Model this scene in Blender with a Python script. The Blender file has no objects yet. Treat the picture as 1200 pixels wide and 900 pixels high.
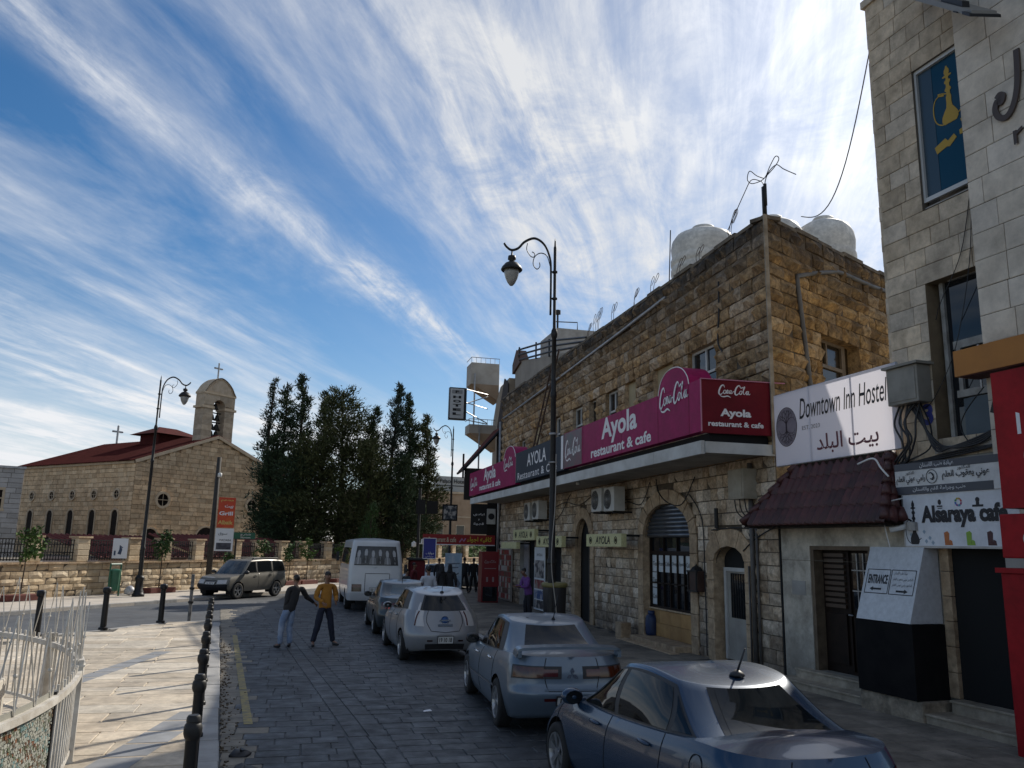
import bpy, bmesh, math, random
from math import sin, cos, pi, radians, sqrt, atan2, hypot
from mathutils import Vector, Matrix
random.seed(7)
SC = bpy.context.scene
COL = bpy.data.collections.new("street"); SC.collection.children.link(COL)

# ---------------------------------------------------------------- camera
cam = bpy.data.cameras.new("camera"); cam_o = bpy.data.objects.new("camera", cam); COL.objects.link(cam_o)
cam.sensor_width = 36; cam.lens = 955/1200*36; cam.clip_end = 4000; cam.clip_start = 0.05
RX = ((0.96830431, -0.24892291, 0.02059482), (-0.06815528, -0.18399498, 0.98056142), (0.24029486, 0.9508855, 0.19512854))
m = Matrix(((RX[0][0], RX[1][0], -RX[2][0], 0), (RX[0][1], RX[1][1], -RX[2][1], 0), (RX[0][2], RX[1][2], -RX[2][2], 2.5), (0, 0, 0, 1)))
cam_o.matrix_world = m
SC.camera = cam_o

# ---------------------------------------------------------------- sun and sky
SUN_EL, SUN_AZ = radians(34.5), radians(48)          # azimuth measured from +Y towards +X
SDIR = Vector((sin(SUN_AZ)*cos(SUN_EL), cos(SUN_AZ)*cos(SUN_EL), sin(SUN_EL)))
sl = bpy.data.lights.new("sun", "SUN"); so = bpy.data.objects.new("sun", sl); COL.objects.link(so)
sl.energy = 2.8; sl.angle = radians(0.5); sl.color = (1, 0.93, 0.82)
so.rotation_euler = (-SDIR).to_track_quat('-Z', 'Y').to_euler(); so.location = (30, 30, 40)

W = bpy.data.worlds.new("World"); SC.world = W; W.use_nodes = True
def build_sky():
    nt = W.node_tree; N = nt.nodes; Lk = nt.links.new
    bg = N["Background"]; bg.inputs[1].default_value = 0.105
    sky = N.new("ShaderNodeTexSky"); sky.sky_type = 'NISHITA'; sky.sun_disc = False
    sky.sun_elevation = SUN_EL; sky.sun_rotation = SUN_AZ; sky.air_density = 1.0; sky.dust_density = 0.3; sky.ozone_density = 3.0
    tc = N.new("ShaderNodeTexCoord")
    sep = N.new("ShaderNodeSeparateXYZ"); Lk(tc.outputs["Generated"], sep.inputs[0])
    def mth(op, a, b=None, c=None, clamp=False):
        n = N.new("ShaderNodeMath"); n.operation = op; n.use_clamp = clamp
        for i, v in enumerate((a, b, c)):
            if v is None: continue
            if isinstance(v, (int, float)): n.inputs[i].default_value = v
            else: Lk(v, n.inputs[i])
        return n.outputs[0]
    z = mth('MAXIMUM', sep.outputs[2], 0.0); zz = mth('ADD', z, 0.07)
    px = mth('DIVIDE', sep.outputs[0], zz); py = mth('DIVIDE', sep.outputs[1], zz)
    A = radians(28)
    u = mth('ADD', mth('MULTIPLY', px, sin(A)), mth('MULTIPLY', py, cos(A)))      # along the streaks
    v = mth('SUBTRACT', mth('MULTIPLY', px, cos(A)), mth('MULTIPLY', py, sin(A)))  # across them
    def noise(us, vs, off, det=8, rough=.6, dist=0.0, warp=None):
        cb = N.new("ShaderNodeCombineXYZ"); Lk(mth('MULTIPLY', u, us), cb.inputs[0]); Lk(mth('MULTIPLY', v, vs), cb.inputs[1]); cb.inputs[2].default_value = off
        vec = cb.outputs[0]
        if warp is not None:
            ad = N.new("ShaderNodeVectorMath"); ad.operation = 'MULTIPLY_ADD'; Lk(warp, ad.inputs[0]); ad.inputs[1].default_value = (.55, .55, 0); Lk(vec, ad.inputs[2]); vec = ad.outputs[0]
        n = N.new("ShaderNodeTexNoise"); n.inputs["Scale"].default_value = 1; n.inputs["Detail"].default_value = det; n.inputs["Roughness"].default_value = rough; n.inputs["Distortion"].default_value = dist
        Lk(vec, n.inputs["Vector"]); return n
    def ramp(x, a, b):
        n = N.new("ShaderNodeMapRange"); n.interpolation_type = 'SMOOTHSTEP'; Lk(x, n.inputs[0]); n.inputs[1].default_value = a; n.inputs[2].default_value = b; return n.outputs[0]
    w1 = noise(.35, .55, 3.1, 3).outputs["Color"]
    big = noise(.22, .62, 11.3, 4, .5, 0.2, w1).outputs["Fac"]
    mid = noise(.42, 1.9, 5.7, 9, .62, .3, w1).outputs["Fac"]
    fine = noise(2.6, 4.2, 21.0, 10, .7, .5, w1).outputs["Fac"]
    fib = noise(1.1, 10.5, 31.0, 8, .65, .6, w1).outputs["Fac"]
    band = ramp(big, .36, .66); str_ = ramp(mid, .40, .74)
    wisp = ramp(mth('ADD', mth('MULTIPLY', fine, .55), mth('MULTIPLY', fib, .45)), .36, .68)
    c = mth('SUBTRACT', mth('ADD', mth('MULTIPLY', band, .50), mth('MULTIPLY', str_, .80)), .10, None, True)
    # one long cirrus band crossing the left half of the sky
    cv = mth('ADD', v, mth('ADD', mth('MULTIPLY', u, -.085), mth('MULTIPLY', mth('SUBTRACT', mid, .5), .35)))
    cd = mth('DIVIDE', mth('SUBTRACT', cv, -1.215), .075); streak = mth('POWER', 2.718, mth('MULTIPLY', mth('MULTIPLY', cd, cd), -1.0))
    c = mth('ADD', c, mth('MULTIPLY', mth('MULTIPLY', streak, mth('ADD', wisp, .35)), .62), None, True)
    soft = ramp(noise(.5, .8, 47.0, 3, .5, .2).outputs["Fac"], .38, .62)
    c = mth('MULTIPLY', c, mth('ADD', mth('MULTIPLY', wisp, mth('ADD', .35, mth('MULTIPLY', soft, .65))), mth('SUBTRACT', .52, mth('MULTIPLY', soft, .30))))
    c = mth('ADD', c, mth('MULTIPLY', mth('POWER', mth('MAXIMUM', mth('ADD', mth('MULTIPLY', sep.outputs[0], .74), mth('MULTIPLY', sep.outputs[1], .67)), 0.0), 4.0), .16))
    # veil that thickens low in the sky and towards the sun
    dotp = N.new("ShaderNodeVectorMath"); dotp.operation = 'DOT_PRODUCT'; Lk(tc.outputs["Generated"], dotp.inputs[0]); dotp.inputs[1].default_value = SDIR
    d = mth('MAXIMUM', dotp.outputs["Value"], 0.0)
    near = mth('POWER', d, 9.0)
    c = mth('ADD', c, mth('MULTIPLY', near, mth('ADD', .06, mth('MULTIPLY', wisp, .5))))
    low = ramp(z, .26, .02)
    c = mth('ADD', c, mth('MULTIPLY', low, mth('MULTIPLY', mth('ADD', band, .25), .45)), clamp=True)
    glow = mth('SUBTRACT', 4.7, mth('SUBTRACT', mth('MULTIPLY', mth('POWER', d, 4.0), 1.2), mth('MULTIPLY', mth('POWER', d, 28.0), 6.0)))
    cc = N.new("ShaderNodeCombineXYZ")
    for i, k in enumerate((0.98, 1.0, 1.035)): Lk(mth('MULTIPLY', glow, k), cc.inputs[i])
    mx = N.new("ShaderNodeMix"); mx.data_type = 'RGBA'; Lk(c, mx.inputs[0])
    hs = N.new("ShaderNodeHueSaturation"); hs.inputs["Saturation"].default_value = 1.28; hs.inputs["Value"].default_value = .52; Lk(sky.outputs[0], hs.inputs["Color"])
    Lk(hs.outputs[0], mx.inputs[6]); Lk(cc.outputs[0], mx.inputs[7])
    Lk(mx.outputs[2], bg.inputs[0])
build_sky()
SC.view_settings.view_transform = 'Standard'; SC.view_settings.look = 'None'; SC.view_settings.exposure = 0.85; SC.view_settings.gamma = 1

# ---------------------------------------------------------------- object helpers
ORG = {}
def link(o, parent=None):
    COL.objects.link(o)
    if parent is not None: o.parent = parent
    ORG[o.name] = ORG.get(parent.name, Vector((0, 0, 0))) + o.location if parent is not None else o.location.copy()
    return o
def tag(o, label=None, cat=None, group=None, kind=None):
    for k, v in (("label", label), ("category", cat), ("group", group), ("kind", kind)):
        if v: o[k] = v
    return o
def thing(name, loc, label, cat, group=None, rz=0):
    o = bpy.data.objects.new(name, None); o.empty_display_size = .2; o.location = loc; o.rotation_euler = (0, 0, rz)
    link(o); return tag(o, label, cat, group)
def copy_tree(o, parent=None):
    c = o.copy(); COL.objects.link(c); c.parent = parent
    for ch in o.children: copy_tree(ch, c)
    return c

class MB:
    """collects polygons; build() links them as one mesh object"""
    def __init__(s): s.v = []; s.f = []; s.mi = []; s.cur = 0
    def add(s, vs, fs):
        b = len(s.v); s.v += [Vector(x) for x in vs]; s.f += [tuple(i+b for i in f) for f in fs]; s.mi += [s.cur]*len(fs); return s
    def quad(s, a, b, c, d): return s.add((a, b, c, d), ((0, 1, 2, 3),))
    def box(s, c, d, rz=0, rx=0, ry=0):
        M = Matrix.Rotation(rz, 3, 'Z') @ Matrix.Rotation(rx, 3, 'X') @ Matrix.Rotation(ry, 3, 'Y'); c = Vector(c)
        vs = [c + M @ Vector((d[0]*i/2, d[1]*j/2, d[2]*k/2)) for i in (-1, 1) for j in (-1, 1) for k in (-1, 1)]
        return s.add(vs, ((0, 1, 3, 2), (4, 6, 7, 5), (0, 4, 5, 1), (2, 3, 7, 6), (0, 2, 6, 4), (1, 5, 7, 3)))
    def obox(s, o, a, b, c):
        """box from corner o and three edge vectors"""
        o, a, b, c = map(Vector, (o, a, b, c))
        vs = [o + a*i + b*j + c*k for i in (0, 1) for j in (0, 1) for k in (0, 1)]
        fs = [(0, 1, 3, 2), (4, 6, 7, 5), (0, 4, 5, 1), (2, 3, 7, 6), (0, 2, 6, 4), (1, 5, 7, 3)]
        if a.cross(b).dot(c) < 0: fs = [f[::-1] for f in fs]
        return s.add(vs, fs)
    def tube(s, pts, r, n=8, cap=True, closed=False):
        pts = [Vector(p) for p in pts]; k = len(pts); rr = r if hasattr(r, '__len__') else [r]*k
        ring = []; prev = None
        for i, p in enumerate(pts):
            if closed: t = pts[(i+1) % k] - pts[i-1]
            else: t = pts[min(i+1, k-1)] - pts[max(i-1, 0)]
            t.normalize()
            if prev is None:
                a = Vector((0, 0, 1)) if abs(t.z) < .9 else Vector((1, 0, 0)); x = t.cross(a).normalized()
            else:
                x = prev - t*prev.dot(t); x = x.normalized() if x.length > 1e-6 else t.orthogonal().normalized()
            prev = x; y = t.cross(x)
            ring.append([p + (x*cos(2*pi*j/n) + y*sin(2*pi*j/n))*rr[i] for j in range(n)])
        vs = [q for R in ring for q in R]; fs = []
        for i in range(k if closed else k-1):
            for j in range(n):
                i2 = (i+1) % k; fs.append((i*n+j, i*n+(j+1) % n, i2*n+(j+1) % n, i2*n+j))
        if cap and not closed: fs += [tuple(range(n))[::-1], tuple((k-1)*n+j for j in range(n))]
        return s.add(vs, fs)
    def lathe(s, prof, c=(0, 0, 0), n=16, M=None, cap=True):
        """prof: (radius, height) pairs about +Z at c, or turned by matrix M"""
        c = Vector(c); vs = []; fs = []; k = len(prof)
        for r, h in prof:
            for j in range(n):
                p = Vector((r*cos(2*pi*j/n), r*sin(2*pi*j/n), h)); vs.append(c + (M @ p if M else p))
        for i in range(k-1):
            for j in range(n): fs.append((i*n+j, i*n+(j+1) % n, (i+1)*n+(j+1) % n, (i+1)*n+j))
        if cap and prof[0][0] > 1e-4: fs.append(tuple(range(n))[::-1])
        if cap and prof[-1][0] > 1e-4: fs.append(tuple((k-1)*n+j for j in range(n)))
        return s.add(vs, fs)
    def grid(s, fn, nu, nv):
        vs = [fn(i/nu, j/nv) for j in range(nv+1) for i in range(nu+1)]
        return s.add(vs, [(j*(nu+1)+i, j*(nu+1)+i+1, (j+1)*(nu+1)+i+1, (j+1)*(nu+1)+i) for j in range(nv) for i in range(nu)])
    def prism(s, poly, o, u, v, n, d):
        """polygon (2D) in plane o,u,v extruded along n by d"""
        o, u, v, n = map(Vector, (o, u, v, n)); k = len(poly)
        a = [o + u*x + v*y for x, y in poly]; b = [p + n*d for p in a]
        fs = [tuple(range(k))[::-1], tuple(range(k, 2*k))] + [(i, (i+1) % k, k+(i+1) % k, k+i) for i in range(k)]
        if u.cross(v).dot(n*d) < 0: fs = [f[::-1] for f in fs]
        return s.add(a+b, fs)
    def ribbon(s, pts, w, o, u, v, n, d=.004):
        """flat stroke of width w (number or list) along 2D pts, thickness d"""
        P = [Vector((x, y)) for x, y in pts]; k = len(P); ww = w if hasattr(w, '__len__') else [w]*k; L = []; R = []
        for i in range(k):
            t = P[min(i+1, k-1)] - P[max(i-1, 0)]
            if t.length < 1e-9: t = Vector((1, 0))
            t.normalize(); q = Vector((-t.y, t.x))*ww[i]/2; L.append(P[i]+q); R.append(P[i]-q)
        o, u, v, n = map(Vector, (o, u, v, n)); f = lambda p, h: o + u*p.x + v*p.y + n*h
        vs = [f(p, d) for p in L] + [f(p, d) for p in R] + [f(p, 0) for p in L] + [f(p, 0) for p in R]; fs = []
        for i in range(k-1):
            fs += [(i, k+i, k+i+1, i+1), (i, i+1, 2*k+i+1, 2*k+i), (k+i, 3*k+i, 3*k+i+1, k+i+1)]
        return s.add(vs, fs)
    def xf(s, M, a=0):
        for i in range(a, len(s.v)): s.v[i] = M @ s.v[i]
        return s
    def mesh(s, name, mats, smooth=False, org=None):
        me = bpy.data.meshes.new(name); o = org or Vector((0, 0, 0))
        me.from_pydata([p - o for p in s.v], [], s.f)
        for mt in (mats if isinstance(mats, (list, tuple)) else [mats]): me.materials.append(mt)
        if any(s.mi): me.polygons.foreach_set("material_index", s.mi)
        if smooth: me.polygons.foreach_set("use_smooth", [True]*len(s.f))
        me.update(); return me
    def build(s, name, mats, parent=None, smooth=False, local=False, loc=None):
        """world coordinates unless local; the mesh is stored about its parent's origin (or loc for a top-level mesh)"""
        org = Vector((0, 0, 0))
        if parent is not None and not local: org = ORG[parent.name]
        elif loc is not None: org = Vector(loc)
        me = s.mesh(name, mats, smooth, org); o = bpy.data.objects.new(name, me)
        if loc is not None and parent is None: o.location = loc
        if smooth == 2: sharp(me)
        return link(o, parent)
def sharp(me, ang=38):
    bm = bmesh.new(); bm.from_mesh(me); bmesh.ops.remove_doubles(bm, verts=bm.verts, dist=1e-5)
    for e in bm.edges:
        if len(e.link_faces) == 2 and e.calc_face_angle(0) > radians(ang): e.smooth = False
    for f in bm.faces: f.smooth = True
    bm.to_mesh(me); bm.free()
def bev(o, w=.01, seg=2):
    me = o.data; bm = bmesh.new(); bm.from_mesh(me); bmesh.ops.remove_doubles(bm, verts=bm.verts, dist=1e-5)
    es = [e for e in bm.edges if len(e.link_faces) == 2 and e.calc_face_angle(0) > radians(30)]
    bmesh.ops.bevel(bm, geom=es, offset=w, segments=seg, affect='EDGES', profile=.6, clamp_overlap=True)
    for f in bm.faces: f.smooth = False
    bm.to_mesh(me); bm.free(); return o
def spline(pts, n=8):
    """Catmull-Rom through pts (any dimension)"""
    P = [Vector(p) for p in pts]; out = []
    for i in range(len(P)-1):
        a, b, c, d = P[max(i-1, 0)], P[i], P[i+1], P[min(i+2, len(P)-1)]
        for j in range(n):
            t = j/n; out.append(.5*((2*b) + (c-a)*t + (2*a-5*b+4*c-d)*t*t + (3*b-a-3*c+d)*t**3))
    out.append(P[-1]); return out

# ---------------------------------------------------------------- materials
MATS = {}
def mat(name, c1, c2=None, rough=.7, metal=0, scale=5, bump=.0, bscale=None, isl=0, c3=None, coat=0, det=6, lo=.35, hi=.65, top=None, spec=.5, rvar=0, grit=None):
    """c1/c2 mixed by noise; isl = spread of brightness from piece to piece; c3 = a second tone some pieces take; top=(z0,z1,colour,amount) weathering that rises with height"""
    if name in MATS: return MATS[name]
    M = bpy.data.materials.new(name); M.use_nodes = True; nt = M.node_tree; N = nt.nodes; Lk = nt.links.new
    b = N["Principled BSDF"]; b.inputs["Roughness"].default_value = rough; b.inputs["Metallic"].default_value = metal; b.inputs["Specular IOR Level"].default_value = spec
    if coat: b.inputs["Coat Weight"].default_value = coat; b.inputs["Coat Roughness"].default_value = .04
    c1 = tuple(c1)+(1,)
    g = N.new("ShaderNodeNewGeometry")
    def mixc(f, a, bb, mode='MIX'):
        n = N.new("ShaderNodeMix"); n.data_type = 'RGBA'; n.blend_type = mode
        for s, vv in ((0, f), (6, a), (7, bb)):
            if isinstance(vv, (int, float)): n.inputs[s].default_value = vv
            elif isinstance(vv, tuple): n.inputs[s].default_value = vv if len(vv) == 4 else vv+(1,)
            else: Lk(vv, n.inputs[s])
        return n.outputs[2]
    def nz(sc, det=6, r=.6):
        n = N.new("ShaderNodeTexNoise"); n.inputs["Scale"].default_value = sc; n.inputs["Detail"].default_value = det; n.inputs["Roughness"].default_value = r
        Lk(g.outputs["Position"], n.inputs["Vector"]); return n.outputs["Fac"]
    def rg(x, a, bb, c=0., d=1.):
        n = N.new("ShaderNodeMapRange"); Lk(x, n.inputs[0])
        for i, q in enumerate((a, bb, c, d)): n.inputs[i+1].default_value = q
        return n.outputs[0]
    col = None
    if c2 is not None:
        f = rg(nz(scale, det), lo, hi); col = mixc(f, c1, tuple(c2))
    if isl or c3:
        oi = N.new("ShaderNodeObjectInfo"); ad = N.new("ShaderNodeMath"); ad.operation = 'ADD'; Lk(oi.outputs["Random"], ad.inputs[0]); Lk(g.outputs["Random Per Island"], ad.inputs[1])
        fr = N.new("ShaderNodeMath"); fr.operation = 'FRACT'; Lk(ad.outputs[0], fr.inputs[0]); rnd = fr.outputs[0]
        if c3:
            m2 = N.new("ShaderNodeMath"); m2.operation = 'MULTIPLY'; Lk(rnd, m2.inputs[0]); m2.inputs[1].default_value = 7.31
            f2 = N.new("ShaderNodeMath"); f2.operation = 'FRACT'; Lk(m2.outputs[0], f2.inputs[0])
            col = mixc(rg(f2.outputs[0], .45, 1), col if col else c1, tuple(c3))
        if isl:
            v = rg(rnd, 0, 1, 1-isl, 1+isl); cb = N.new("ShaderNodeCombineXYZ")
            for i in range(3): Lk(v, cb.inputs[i])
            col = mixc(1., col if col else c1, cb.outputs[0], 'MULTIPLY')
    for gs, ga in ([] if not grit else grit if isinstance(grit, list) else [grit]):
        n2 = rg(nz(gs, 7, .72), .34, .62, 1-ga, 1.12); cb = N.new("ShaderNodeCombineXYZ")
        for i in range(3): Lk(n2, cb.inputs[i])
        col = mixc(1., col if col else c1, cb.outputs[0], 'MULTIPLY')
    if top:
        sp = N.new("ShaderNodeSeparateXYZ"); Lk(g.outputs["Position"], sp.inputs[0])
        ma = N.new("ShaderNodeMath"); ma.operation = 'MULTIPLY'; Lk(rg(sp.outputs[2], top[0], top[1]), ma.inputs[0]); Lk(rg(nz(2.2, 8, .7), .28, .52), ma.inputs[1])
        mb = N.new("ShaderNodeMath"); mb.operation = 'MULTIPLY'; Lk(ma.outputs[0], mb.inputs[0]); mb.inputs[1].default_value = top[3]
        col = mixc(mb.outputs[0], col if col else c1, tuple(top[2]))
    if col is None: b.inputs["Base Color"].default_value = c1
    else: Lk(col, b.inputs["Base Color"])
    if rvar: Lk(rg(nz(3, 5), .3, .7, max(0, rough-rvar), min(1, rough+rvar)), b.inputs["Roughness"])
    if bump:
        bp = N.new("ShaderNodeBump"); bp.inputs["Strength"].default_value = 1; bp.inputs["Distance"].default_value = bump; Lk(nz(bscale or scale*3, 8, .65), bp.inputs["Height"]); Lk(bp.outputs[0], b.inputs["Normal"])
    MATS[name] = M; return M
def glass(name, col, rough=.05, alpha=1, spec=.5):
    """dark, mirror-like window glass"""
    M = mat(name, col, rough=rough, spec=spec)
    return M
def see_through(name, tint, alpha):
    if name in MATS: return MATS[name]
    M = bpy.data.materials.new(name); M.use_nodes = True; N = M.node_tree.nodes; Lk = M.node_tree.links.new
    tr = N.new("ShaderNodeBsdfTransparent"); tr.inputs[0].default_value = tuple(tint)+(1,)
    gl = N.new("ShaderNodeBsdfGlossy"); gl.inputs["Roughness"].default_value = .03
    fr = N.new("ShaderNodeFresnel"); fr.inputs[0].default_value = 1.5
    mx = N.new("ShaderNodeMixShader"); Lk(fr.outputs[0], mx.inputs[0]); Lk(tr.outputs[0], mx.inputs[1]); Lk(gl.outputs[0], mx.inputs[2])
    Lk(mx.outputs[0], N["Material Output"].inputs[0]); MATS[name] = M; return M

BLACK = mat("black_paint", (.009, .009, .010), rough=.45, spec=.3)
IRON = mat("dark_iron", (.012, .012, .013), (.022, .021, .02), rough=.5, spec=.3, scale=9, metal=.0, bump=.002)
VOID = mat("dark_interior", (.006, .006, .006), rough=.9)
WHITEP = mat("white_paint", (.72, .72, .70), (.58, .57, .54), rough=.5, scale=2)
GREYP = mat("grey_metal", (.34, .33, .31), (.22, .21, .2), rough=.5, scale=4, metal=.3)
STEEL = mat("galvanised_steel", (.4, .4, .4), (.27, .27, .27), rough=.45, scale=6, metal=.6)
RUBBER = mat("tyre_rubber", (.013, .013, .013), rough=.85)
PLASTIC = mat("black_plastic", (.018, .018, .02), rough=.55)

# ---------------------------------------------------------------- lettering
AR = {  # isolated, final, initial, medial presentation forms
 'ا': (0xFE8D, 0xFE8E, 0, 0), 'أ': (0xFE83, 0xFE84, 0, 0), 'ب': (0xFE8F, 0xFE90, 0xFE91, 0xFE92), 'ت': (0xFE95, 0xFE96, 0xFE97, 0xFE98), 'ج': (0xFE9D, 0xFE9E, 0xFE9F, 0xFEA0),
 'ح': (0xFEA1, 0xFEA2, 0xFEA3, 0xFEA4), 'د': (0xFEA9, 0xFEAA, 0, 0), 'ر': (0xFEAD, 0xFEAE, 0, 0), 'س': (0xFEB1, 0xFEB2, 0xFEB3, 0xFEB4), 'ش': (0xFEB5, 0xFEB6, 0xFEB7, 0xFEB8), 'ط': (0xFEC1, 0xFEC2, 0xFEC3, 0xFEC4),
 'ع': (0xFEC9, 0xFECA, 0xFECB, 0xFECC), 'ف': (0xFED1, 0xFED2, 0xFED3, 0xFED4), 'ق': (0xFED5, 0xFED6, 0xFED7, 0xFED8), 'ك': (0xFED9, 0xFEDA, 0xFEDB, 0xFEDC), 'ل': (0xFEDD, 0xFEDE, 0xFEDF, 0xFEE0),
 'م': (0xFEE1, 0xFEE2, 0xFEE3, 0xFEE4), 'ن': (0xFEE5, 0xFEE6, 0xFEE7, 0xFEE8), 'ه': (0xFEE9, 0xFEEA, 0xFEEB, 0xFEEC), 'و': (0xFEED, 0xFEEE, 0, 0), 'ي': (0xFEF1, 0xFEF2, 0xFEF3, 0xFEF4), 'ة': (0xFE93, 0xFE94, 0, 0), 'ء': (0xFE80, 0, 0, 0)}
def arabic(s):
    out = []
    for w in s.split(' '):
        r = ''
        for i, ch in enumerate(w):
            if ch not in AR: r += ch; continue
            f = AR[ch]; pj = i > 0 and w[i-1] in AR and AR[w[i-1]][2] != 0 and f[1] != 0
            nj = i+1 < len(w) and w[i+1] in AR and f[2] != 0 and AR[w[i+1]][1] != 0
            k = (3 if nj else 1) if pj else (2 if nj else 0)
            r += chr(f[k] or f[0])
        out.append(r)
    return ' '.join(out)[::-1]
def text(s, o, u, v, n, w=None, h=None, name='lettering', m=None, parent=None, bold=0.0, depth=.004, center=False, shear=0, ar=False, space=1.0, xs=None):
    """lettering with its lower left corner at o, along u, up v, facing n; w = overall width, h = cap height"""
    cu = bpy.data.curves.new(name, 'FONT'); cu.body = arabic(s) if ar else s; cu.size = 1; cu.offset = bold; cu.shear = shear; cu.resolution_u = 3; cu.space_character = space
    to = bpy.data.objects.new(name, cu); COL.objects.link(to)
    dg = bpy.context.evaluated_depsgraph_get(); me = bpy.data.meshes.new_from_object(to.evaluated_get(dg))
    bpy.data.objects.remove(to); bpy.data.curves.remove(cu)
    vs = [p.co.copy() for p in me.vertices]; fs = [tuple(p.vertices) for p in me.polygons]; bpy.data.meshes.remove(me)
    x0 = min(p.x for p in vs); x1 = max(p.x for p in vs); y0 = min(p.y for p in vs); y1 = max(p.y for p in vs)
    sy = h/(y1-y0) if h else w/(x1-x0); sx = w/(x1-x0) if w else sy*(xs or 1)
    if not h: sy = sx
    ox = -(x1-x0)*sx/2 if center else 0
    o, u, v, n = map(Vector, (o, u, v, n))
    b = MB(); b.add([o + u*((p.x-x0)*sx+ox) + v*((p.y-y0)*sy) + n*depth for p in vs], fs)
    return b.build(name, m, parent)
# ================================================================ ground, road, pavements
def kerbx(y): return -0.66 - 0.0866*(y-9.78)          # road-side edge of the plaza kerb
ASPHALT = mat("road_stone_dust", (.058, .064, .072), (.088, .092, .097), rough=.75, scale=.9, grit=[(6, .25), (.5, .35)], bump=.004, bscale=40, det=8, rvar=.15)
SETT = mat("grey_sett", (.046, .049, .053), (.070, .073, .077), rough=.62, scale=2.5, bump=.004, bscale=30, isl=.2, c3=(.068, .071, .074), grit=[(5, .3), (.55, .4), (1.7, .25)], rvar=.2)
SAND = mat("sandy_sett", (.24, .21, .165), (.15, .135, .11), rough=.8, scale=4, bump=.003, bscale=30, isl=.2)
PAVE = mat("cream_paving", (.53, .455, .35), (.40, .335, .255), rough=.75, scale=1.6, bump=.004, bscale=26, isl=.12, c3=(.53, .475, .39), det=9, grit=[(7, .22), (.7, .24), (2.1, .14)], rvar=.15)
GREYP_ = mat("grey_paving", (.26, .265, .275), (.20, .205, .21), rough=.7, scale=3, isl=.1, bump=.002)
WALK = mat("sidewalk_slab", (.25, .215, .17), (.145, .125, .098), rough=.8, grit=[(5, .3), (.6, .4)], scale=1.3, bump=.004, bscale=22, isl=.16, det=9)
KERB = mat("kerb_stone", (.36, .35, .335), (.24, .235, .225), rough=.75, scale=2.2, bump=.004, bscale=20, isl=.12, det=8)
DUST = mat("joint_dirt", (.06, .055, .048), (.09, .082, .07), rough=.95, scale=6)
GRND = mat("dry_ground", (.20, .175, .14), (.13, .115, .095), rough=.95, scale=.05, bump=.02, bscale=2)
def sheet(name, poly, z, m, t=0):
    b = MB()
    if t: b.prism(poly, (0, 0, z-t), (1, 0, 0), (0, 1, 0), (0, 0, 1), t)
    else: b.add([(x, y, z) for x, y in poly], [tuple(range(len(poly)))])
    return tag(b.build(name, m), kind='structure')
sheet("ground", [(-1600, -300), (1600, -300), (1600, 2500), (-1600, 2500)], -.03, GRND)
road = sheet("road", [(-70, -10), (4.78, -10), (4.78, 60), (40, 105), (20, 140), (-70, 60)], 0, ASPHALT)

# one paving piece, shared by all: unit box with a chamfered top
def paver_mesh(name, m, seed, ch=.02):
    r = random.Random(seed); b = MB(); j = lambda: r.uniform(-.012, .012)
    lo = [(-.5, -.5, 0), (.5, -.5, 0), (.5, .5, 0), (-.5, .5, 0)]
    md = [(x*(1+j()), y*(1+j()), .7) for x, y, _ in lo]
    hi = [(x*(1-2*ch+j()), y*(1-2*ch+j()), 1) for x, y, _ in lo]
    vs = lo+md+hi; fs = [(8, 9, 10, 11)]
    for k in (0, 4):
        for i in range(4): fs.append((k+i, k+(i+1) % 4, k+4+(i+1) % 4, k+4+i))
    b.add(vs, fs); return b.mesh(name, m)
def lay(parent, items, m, name, n_ind=300, ch=.02):
    """items: (x, y, z_bottom, width, depth, height, turn); the n_ind nearest are objects, the rest one mesh"""
    items = sorted(items, key=lambda t: t[0]**2 + t[1]**2)
    ms = [paver_mesh(name, m, i, ch) for i in range(5)]; rest = MB()
    for i, (x, y, z, w, d, h, a) in enumerate(items):
        M = Matrix.Translation((x, y, z)) @ Matrix.Rotation(a, 4, 'Z') @ Matrix.Rotation(random.uniform(-.006, .006), 4, 'X') @ Matrix.Rotation(random.uniform(-.006, .006), 4, 'Y') @ Matrix.Diagonal((w, d, h, 1))
        if i < n_ind:
            o = bpy.data.objects.new(name, ms[i % 5]); o.matrix_local = Matrix.Translation(-ORG[parent.name]) @ M; link(o, parent)
        else:
            me = ms[i % 5]; rest.add([M @ v.co for v in me.vertices], [tuple(p.vertices) for p in me.polygons])
    if rest.v: tag(rest.build(name + "s_far", m, parent), kind='stuff')

def xb(y): return .17 + (20.9-y)*.0965 if y > 12 else 1.03 + (12-y)*.05    # the relaid strip that runs down the roadway
setts, sands = [], []
y = 8.0; row = 0
while y < 33:
    d = random.choice((.30, .33, .36)) if y < 19 else .42; x = kerbx(y) + .05 - random.random()*.25; row += 1
    while x < 4.72:
        w = random.uniform(.32, .54); x2 = min(x+w, 4.74)
        a, bb = max(x, kerbx(y+d/2)+.02), x2
        c = xb(y+d/2)
        if bb > c-.27 and a < c+.27: bb = c-.28 if a < c-.4 else a
        if bb-a > .12:
            it = ((a+bb)/2, y+d/2, -.02+random.uniform(-.003, .004), bb-a-(.011 if y < 13.5 else .004), d-(.012 if y < 13.5 else .004), .034, 0)
            (sands if (a+bb)/2 < kerbx(y)+.42 else setts).append(it)
        x = x2 if x2 < c-.27 or x > c+.27 or x2 > c+.3 else c+.28
    y += d
y = 8.0
while y < 24:
    for s in (-1, 1): setts.append((xb(y+.35)+s*.135, y+.35, -.019, .255, .69, .034, .09))
    y += .7
lay(road, setts, SETT, "sett"); lay(road, sands, SAND, "gutter_sett")
b = MB()
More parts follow.
